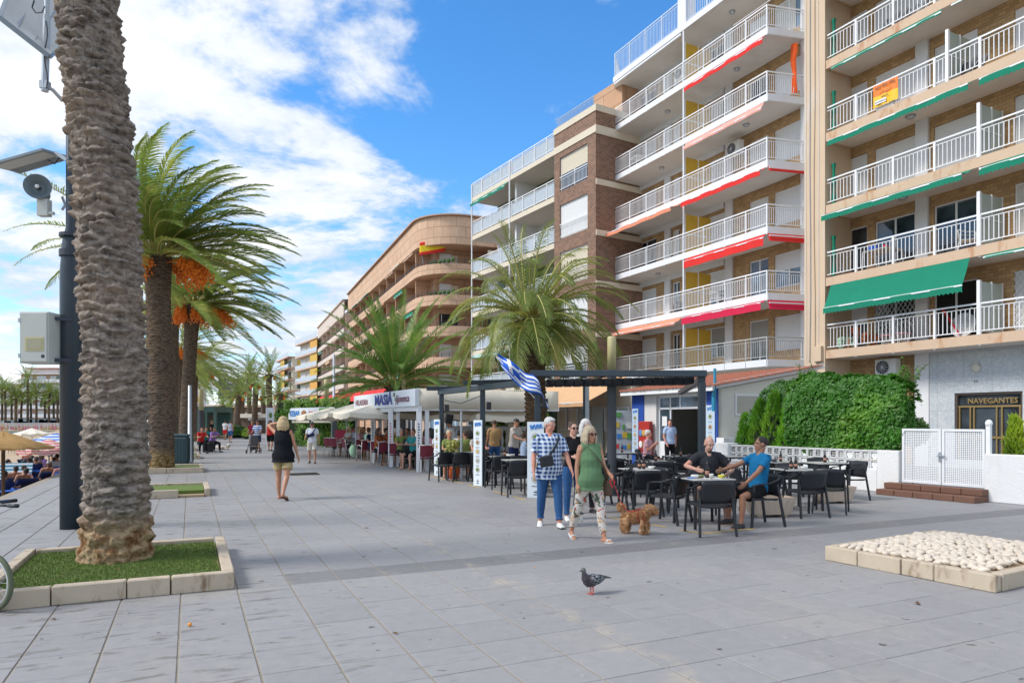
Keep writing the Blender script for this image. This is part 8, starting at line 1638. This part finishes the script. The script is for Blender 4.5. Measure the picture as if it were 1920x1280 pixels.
x, y = G(415, 842); m = MB(); m.ell((0, 0, .12), (.38, .2, .12), 10, 6); m.ell((.42, 0, .22), (.12, .11, .12), 8, 6); m.ell((-.5, .05, .08), (.2, .12, .07), 8, 5); m.tube([(.2, -.1, .1), (.5, -.2, .04)], [.05, .04], 6); tag(m.build('dog', mat('white_brown_fur', (.55, .48, .42), .9, var=.6, scale=5), loc=(x, y, 0), smooth=True), 'white and brown dog lying on the paving in front of the bench', 'dog')
# ------------------------------------------------------------------ the beach on the left
thatch = mat('straw_thatch', (.42, .25, .09), .95, var=.35, scale=14, bump=.8, bscale=60)
bx0 = at(6, 20.5); t = thing('straw_parasol', 'thatched straw parasol on the beach at the left edge', 'parasol', (bx0, 20.5, -.9)); m = MB(); rgb = random.Random(8)
m.lathe([(1.30, 1.72), (1.28, 1.76), (.7, 1.98), (.05, 2.22), (0, 2.24)], 40); m.v = [(x*(1+rgb.uniform(-.03, .03)), y*(1+rgb.uniform(-.03, .03)), z+rgb.uniform(-.02, .02)) for x, y, z in m.v]; m.build('thatch', thatch, t, smooth=True)
m = MB()
for k in range(700):
    a = rgb.uniform(0, 6.28); r = rgb.uniform(.9, 1.3); z = 2.24-.40*r; d = V((cos(a), sin(a), 0)); p = d*r+V((0, 0, z+.02)); q = p+d*rgb.uniform(.05, .16)+V((0, 0, -rgb.uniform(.08, .2))); s = V((-sin(a), cos(a), 0))*.012; m.add([p-s, p+s, q], [(0, 1, 2)])
m.build('straw_fringe', thatch, t, kind='stuff'); m = MB(); m.tube([(0, 0, 0), (0, 0, 2.1)], .05, 8); m.build('pole', twig, t)
for lab, u, Y, half, mm_, z in (('blue and white beach parasol near the thick dark pole', 104, 31, 1.25, striped('blue_beach', (.05, .16, .55), (.60, .66, .72), .12), 1.62), ('red, pink and white striped beach parasol just below the blue one', 92, 27.5, 1.1, striped('red_beach', (.62, .12, .14), (.66, .55, .48), .09), 1.45), ('small pink beach parasol seen between the palm trunks', 292, 60, 1.2, C_['pink'], 1.6), ('white beach parasol far along the beach', 60, 52, 1.2, aw_white, 1.6)):
    t = parasol(lab, u, 0, Y, half, z, .38, mm_, white_metal, round_=8); t.location.z = -.9
    t['label'] = lab
lk = [('person in a pink top sitting on the sand with the back to the promenade', 48, 24.3, 175, 'tan', 'bun', 'brown', 'pink', -4), ('tanned man leaning back on a lounger near the straw parasol', 30, 25.5, 250, 'tan', 'short', 'black', 'brownrust', -35), ('person holding up a phone on a lounger', 64, 26.5, 230, 'tan', 'short', 'brown', 'navy', -20), ('person in a red top lying on a deck chair', 44, 27.5, 240, 'pink', 'short', 'brown', 'red', -40),
      ('grey-haired man in white reclining under the striped parasol', 94, 29, 240, 'fair', 'short', 'grey', 'white', -30), ('person in white beside the grey-haired man', 108, 28.2, 210, 'tan', 'short', 'black', 'white', -15), ('person in blue sitting on a blue lounger', 76, 27.3, 200, 'pink', 'bob', 'blond', 'navy', -10), ('sunbather in the middle of the loungers', 84, 25.8, 230, 'tan', 'short', 'brown', None, -45), ('sunbather closest to the dark pole', 104, 25.4, 240, 'pink', 'short', 'brown', None, -45),
      ('person in dark clothes under the straw parasol', 8, 21.5, 190, 'brown', 'short', 'black', 'navy', 5), ('sunbather half covered by the straw parasol', 22, 23, 230, 'tan', 'bun', 'black', None, -40), ('person in teal sitting behind the windbreak', 16, 28, 150, 'tan', 'short', 'black', 'teal', 0), ('dark-haired person in the second row of loungers', 66, 31, 160, 'brown', 'bob', 'black', 'brownrust', -10), ('sunbather in the far row left of the parasol', 54, 34, 200, 'pink', 'short', 'brown', None, -30), ('person visible between the palm trunks in a pale top', 287, 46, 180, 'tan', 'short', 'brown', 'greyish', 0), ('tanned sunbather in front of the windbreak', 34, 22.6, 240, 'tan', 'short', 'black', None, -45), ('woman in purple sitting near the sea', 78, 33, 190, 'tan', 'bob', 'brown', 'purple', 0), ('person in mint beside the red parasol', 70, 29.5, 150, 'pink', 'short', 'grey', 'mint', -5), ('sunbather under the red striped parasol', 86, 28.2, 250, 'tan', 'short', 'brown', None, -40), ('person in mustard at the back of the loungers', 98, 33.5, 170, 'tan', 'bun', 'brown', 'mustard', 0), ('reddish sunbather between the palm trunks', 296, 40, 230, 'pink', 'short', 'black', None, -35)]
lounge_me = None; i = 0
for lab, u, Y, rz, sk, hr, hc, tm, ln in lk:
    rec = ln < -12; person(lab, (at(u, Y), Y, -.9), rz, sk, hr, hc, 'tshirt' if tm else None, C_.get(tm), 'shorts', [C_['navy'], blk, C_['red']][i % 3], None, .028, detail=False, H=1.7, pz=.42 if rec else .18, lean=ln, legs={'R': (86, 8, 12 if i % 2 else 60), 'L': (84, 8, 30)}, arms={'R': (30, 14, 70, 10), 'L': (10, 20, 40, 10)}); i += 1
    if rec:
        lo = thing('sun_lounger', 'sun lounger under the '+lab.split(' ', 1)[0]+' '+' '.join(lab.split(' ')[1:9]), 'sun lounger', (at(u, Y), Y, -.9), radians(rz)); m = MB(); m.box((-.3, -1.0, .24), (.3, .1, .30)); m.obox((0, .36, .46), (.3, 0, 0), (0, .30, .20), (0, -.02, .03)); m.build('mattress', [MATS['flag_blue'], C_['navy'], MATS['navy_nylon']][i % 3], lo)
        for sx in (-1, 1): m = MB(); m.bar((sx*.28, -.9, .24), (sx*.28, -.9, 0), .04); m.build('leg', white_metal, lo); m = MB(); m.bar((sx*.28, .1, .24), (sx*.28, .1, 0), .04); m.build('leg', white_metal, lo)
for lab, u, Y, w, d_, mm_ in (('bright blue beach cloth spread below the promenade edge', 22, 21.6, 1.6, 1.1, MATS['flag_blue']), ('second blue cloth with white patches on the sand', 2, 18.8, 1.2, .9, MATS['flag_blue']), ('pale blue towel next to the bright blue cloth', 44, 23.2, .8, .5, C_['lightblue'])):
    m = MB(); n_ = 8; m.add([(w*(i/n_-.5), d_*(j/n_-.5), .05+.04*noise.noise(V((i*.6, j*.6, u)))) for j in range(n_+1) for i in range(n_+1)], [(j*(n_+1)+i, j*(n_+1)+i+1, (j+1)*(n_+1)+i+1, (j+1)*(n_+1)+i) for j in range(n_) for i in range(n_)]); o = m.build('beach_cloth', mm_, loc=(at(u, Y), Y, -.55), smooth=True); o.modifiers.new('t', 'SOLIDIFY').thickness = .02; tag(o, lab, 'beach cloth')
m = MB(); m.box((-.5, 0, 0), (.5, .03, 1.0)); tag(m.build('windbreak', striped('teal_windbreak', (.02, .22, .35), (.6, .65, .68), .14), loc=(at(24, 24.5), 24.5, -.75), rot=(-.5, 0, .4)), 'blue and white striped windbreak leaning beside the straw parasol', 'windbreak')
crowd_m = NT('far_bathers'); wn = crowd_m.N('TexWhiteNoise'); fl_ = crowd_m.N('VectorMath', operation='SNAP'); crowd_m.L(crowd_m.pos(), fl_.inputs[0]); fl_.inputs[1].default_value = (1.1, 3, 3); crowd_m.L(fl_.outputs[0], wn.inputs[0]); crowd_m.base(crowd_m.mix(.78, wn.outputs[1], (.42, .2, .13))); crowd_m = crowd_m.done(.8)
m = MB(); rgb = random.Random(2)
for k in range(150):
    Y = rgb.uniform(174, 192); u = rgb.uniform(-60, 112); x = at(u, Y); h = rgb.choice([.6, .9, 1.6]); m.ell((x, Y, -.85+h*.42), (.26, .2, h*.42), 6, 5); m.ell((x, Y, -.85+h*.95), (.12, .12, .13), 6, 4)
m.build('far_bathers', crowd_m, kind='stuff')['label'] = 'crowd of bathers on the far beach below the sea wall'
m = MB()
for k in range(14): x = at(rgb.uniform(-20, 112), 200); h = rgb.uniform(1.0, 2.0); m.box((x, 202, .3), (x+rgb.uniform(2.5, 4.2), 204, .3+h))
m.build('parked_cars', mat('pale_car_paint', (.42, .50, .54), .3, var=.5, scale=.4), kind='stuff')['label'] = 'row of parked vehicles and kiosks behind the sea wall across the bay'

# ------------------------------------------------------------------ bicycle cut by the left edge
bw0 = V((*G(-16, 1146), 0)); byc = thing('bicycle', 'bicycle at the left edge, only its front wheel and a handlebar grip in view', 'bicycle', bw0, -.32); tyre = mat('olive_tyre', (.10, .12, .07), .8); rw = .235
def wheel(x):
    m = MB(); m.tube([(x+cos(a*pi/24)*rw, 0, rw+.02+sin(a*pi/24)*rw) for a in range(48)], .021, 8, closed=True); w = m.build('wheel', tyre, byc, smooth=True); m = MB(); m.tube([(x+cos(a*pi/24)*(rw-.03), 0, rw+.02+sin(a*pi/24)*(rw-.03)) for a in range(48)], [(.012, .014)]*48, 6, closed=True); m.build('rim', alu, w, smooth=True)
    m = MB(); [m.bar((x, .02*(-1)**k, rw+.02), (x+cos(k*pi/10)*(rw-.03), 0, rw+.02+sin(k*pi/10)*(rw-.03)), .003) for k in range(20)]; m.ell((x, 0, rw+.02), (.03, .04, .03), 8, 6); m.build('spokes', alu, w)
wheel(0); wheel(-1.0); frm = mat('bike_frame', (.03, .05, .12), .4); m = MB()
for a, b, r in (((0, .05, rw), (-.08, .05, .55), .014), ((0, -.05, rw), (-.08, -.05, .55), .014), ((-.08, 0, .53), (-.14, 0, .86), .018), ((-.1, 0, .62), (-.62, 0, .3), .022), ((-.62, 0, .28), (-.74, 0, .78), .016), ((-.62, 0, .3), (-1.0, 0, rw), .014), ((-.1, 0, .66), (-.7, 0, .6), .018)): m.tube([a, b], r, 8)
m.build('frame', frm, byc); m = MB(); m.tube([(-.14, -.27, .92), (-.12, -.1, .93), (-.14, 0, .90), (-.12, .1, .93), (-.14, .27, .92)], .013, 8); hb = m.build('handlebar', frm, byc, smooth=True)
gp = P(33, 948, 5.75)-bw0; Rb = Matrix.Rotation(.32, 3, 'Z'); gl = Rb @ gp
for e in (gl, V((-.14, .32, .92))): m = MB(); d = (V((-.14, gl.y*.2, .92))-e).normalized(); m.tube([e, e+d*.13], .017, 8); m.tube([e+d*.13, V((-.13, 0, .92))], .011, 6); m.build('grip', black_plastic, byc, smooth=True)
m = MB(); m.ell((-.76, 0, .82), (.13, .07, .035), 12, 6); m.build('saddle', black_plastic, byc, smooth=True); m = MB(); m.tube([(-.62, -.09, .28), (-.62, .09, .28)], .02, 6); m.box((-.70, .08, .12), (-.62, .16, .15)); m.build('pedal', ink, byc)

# ------------------------------------------------------------------ things on the balconies
def on1(u, d, k, dz=0): s = s1(u, d); p = loc2w(A1, R1, (s, d)); return (p.x, p.y, Z1[k]+.33+dz)
def on2(s, d, k): p = loc2w(A2, R2, (s, d)); return (p.x, p.y, Z2[k]+.30)
whp = mat('white_resin', (.62, .62, .60), .5)
make_chair('white resin chair at the left end of the second green-awning balcony', on1(1565, .8, 1), -20, whp); make_chair('white resin chair by the balcony divider, second balcony of the yellow brick block', on1(1815, .8, 1), 60, whp)
make_table('white table with blue bags on the second balcony of the yellow brick block', on1(1655, .7, 1), 27, 1.0, whp)
m = MB(); m.ell((0, 0, .12), (.28, .16, .14), 9, 6); m.ell((.4, .05, .08), (.2, .14, .1), 8, 6); tag(m.build('bag', MATS['flag_blue'], loc=on1(1640, .7, 1, .75), smooth=True), 'blue bags lying on the white balcony table', 'bag')
m = MB(); m.ell((0, 0, .1), (.14, .12, .1), 8, 6); tag(m.build('cushion', aw_red, loc=on1(1660, .7, 1, .75), smooth=True), 'red cushion beside the blue bags on the balcony table', 'cushion')
person('child in an orange top sitting on the lowest balcony of the yellow brick block', on1(1606, .75, 0), -60, 'tan', 'short', 'brown', 'tshirt', fab('orange_cotton', (.55, .12, .03)), 'shorts', C_['mint'], None, .022, detail=False, H=1.35, lean=10, legs={'R': (80, 8, 80), 'L': (78, 8, 80)}, pz=.45)
for lab, u, mm_ in (('green and white toy buggy on the lowest balcony', 1590, C_['mint']), ('orange and teal toy heap on the lowest balcony', 1632, C_['brownrust'])):
    m = MB(); rg = random.Random(u); [m.ell((rg.uniform(-.3, .3), rg.uniform(-.1, .1), .1+.35*rg.random()), (.12, .1, .12), 7, 5) for _ in range(9)]; tag(m.build('toys', mm_, loc=on1(u, .5, 0), smooth=True), lab, 'toys')
for j, u in enumerate((1665, 1695)):
    t = thing('wicker_chair', ['white wicker chair with round back on the lowest balcony, left of the pair', 'white wicker chair with round back on the lowest balcony, right of the pair'][j], 'chair', on1(u, .7, 0), R1+.4); m = MB()
    m.tube([(cos(a*pi/10)*.28, .2, .5+sin(a*pi/10)*.38) for a in range(20)], .025, 6, closed=True); [m.tube([(0, .2, .12+.0), (cos(a*pi/8)*.27, .2, .5+sin(a*pi/8)*.36)], .01, 4) for a in range(9)]; m.build('backrest', whp, t); m = MB(); m.lathe([(.26, .38), (.26, .42), (0, .43)], 12); m.build('seat', C_['pink'], t)
    for a in range(4): m = MB(); m.tube([(cos(a*pi/2+.8)*.2, sin(a*pi/2+.8)*.2, .38), (cos(a*pi/2+.8)*.24, sin(a*pi/2+.8)*.24, 0)], .02, 5); m.build('leg', whp, t)
t = thing('folding_frame', 'folded white disc and red crossed frame leaning on the lowest balcony near the divider', 'folding frame', on1(1795, .6, 0), R1); m = MB(); m.bar((-.5, 0, 1.1), (.1, 0, .1), .05); m.build('red_bar', aw_red, t); m = MB(); m.lathe([(0, 0), (.42, 0), (.42, .03), (0, .03)], 18); m.build('disc', whp, t, rot=(pi/2-.2, 0, 0), loc=(.15, .1, .45)); m = MB(); m.bar((.1, -.05, .1), (.5, -.05, 1.0), .03); m.build('grey_bar', galv, t)
for lab, u, d, k, w, h in (('stack of dark folded loungers on the upper balcony right of the divider', 1818, .7, 3, .8, .9), ('dark covered furniture on the topmost visible balcony', 1690, .8, 4, 1.6, 1.0)):
    m = MB(); rg = random.Random(u)
    for q in range(9): c = V((rg.uniform(-w/2, w/2), rg.uniform(-.1, .1), h*.45)); m.bar(c+V((-.2, 0, -h*.4)), c+V((rg.uniform(0, .4), .1, h*.4)), .09, .05)
    tag(m.build('folded_loungers', pole_m, loc=on1(u, d, k), rotz=R1), lab, 'folded furniture')
m = MB(); m.ell((0, 0, .3), (.42, .3, .34), 10, 7); tag(m.build('covered_barbecue', black_plastic, loc=on2(5.1, .6, 1), smooth=True), 'black covered barbecue on a lower balcony of the white block', 'barbecue')
make_table('small pale table on the left balcony of the white block, third level', on2(1.4, .8, 4), 20, .8, whp); make_chair('pale chair on the balcony of the white block next to the divider', on2(7.6, .8, 1), 30, whp)
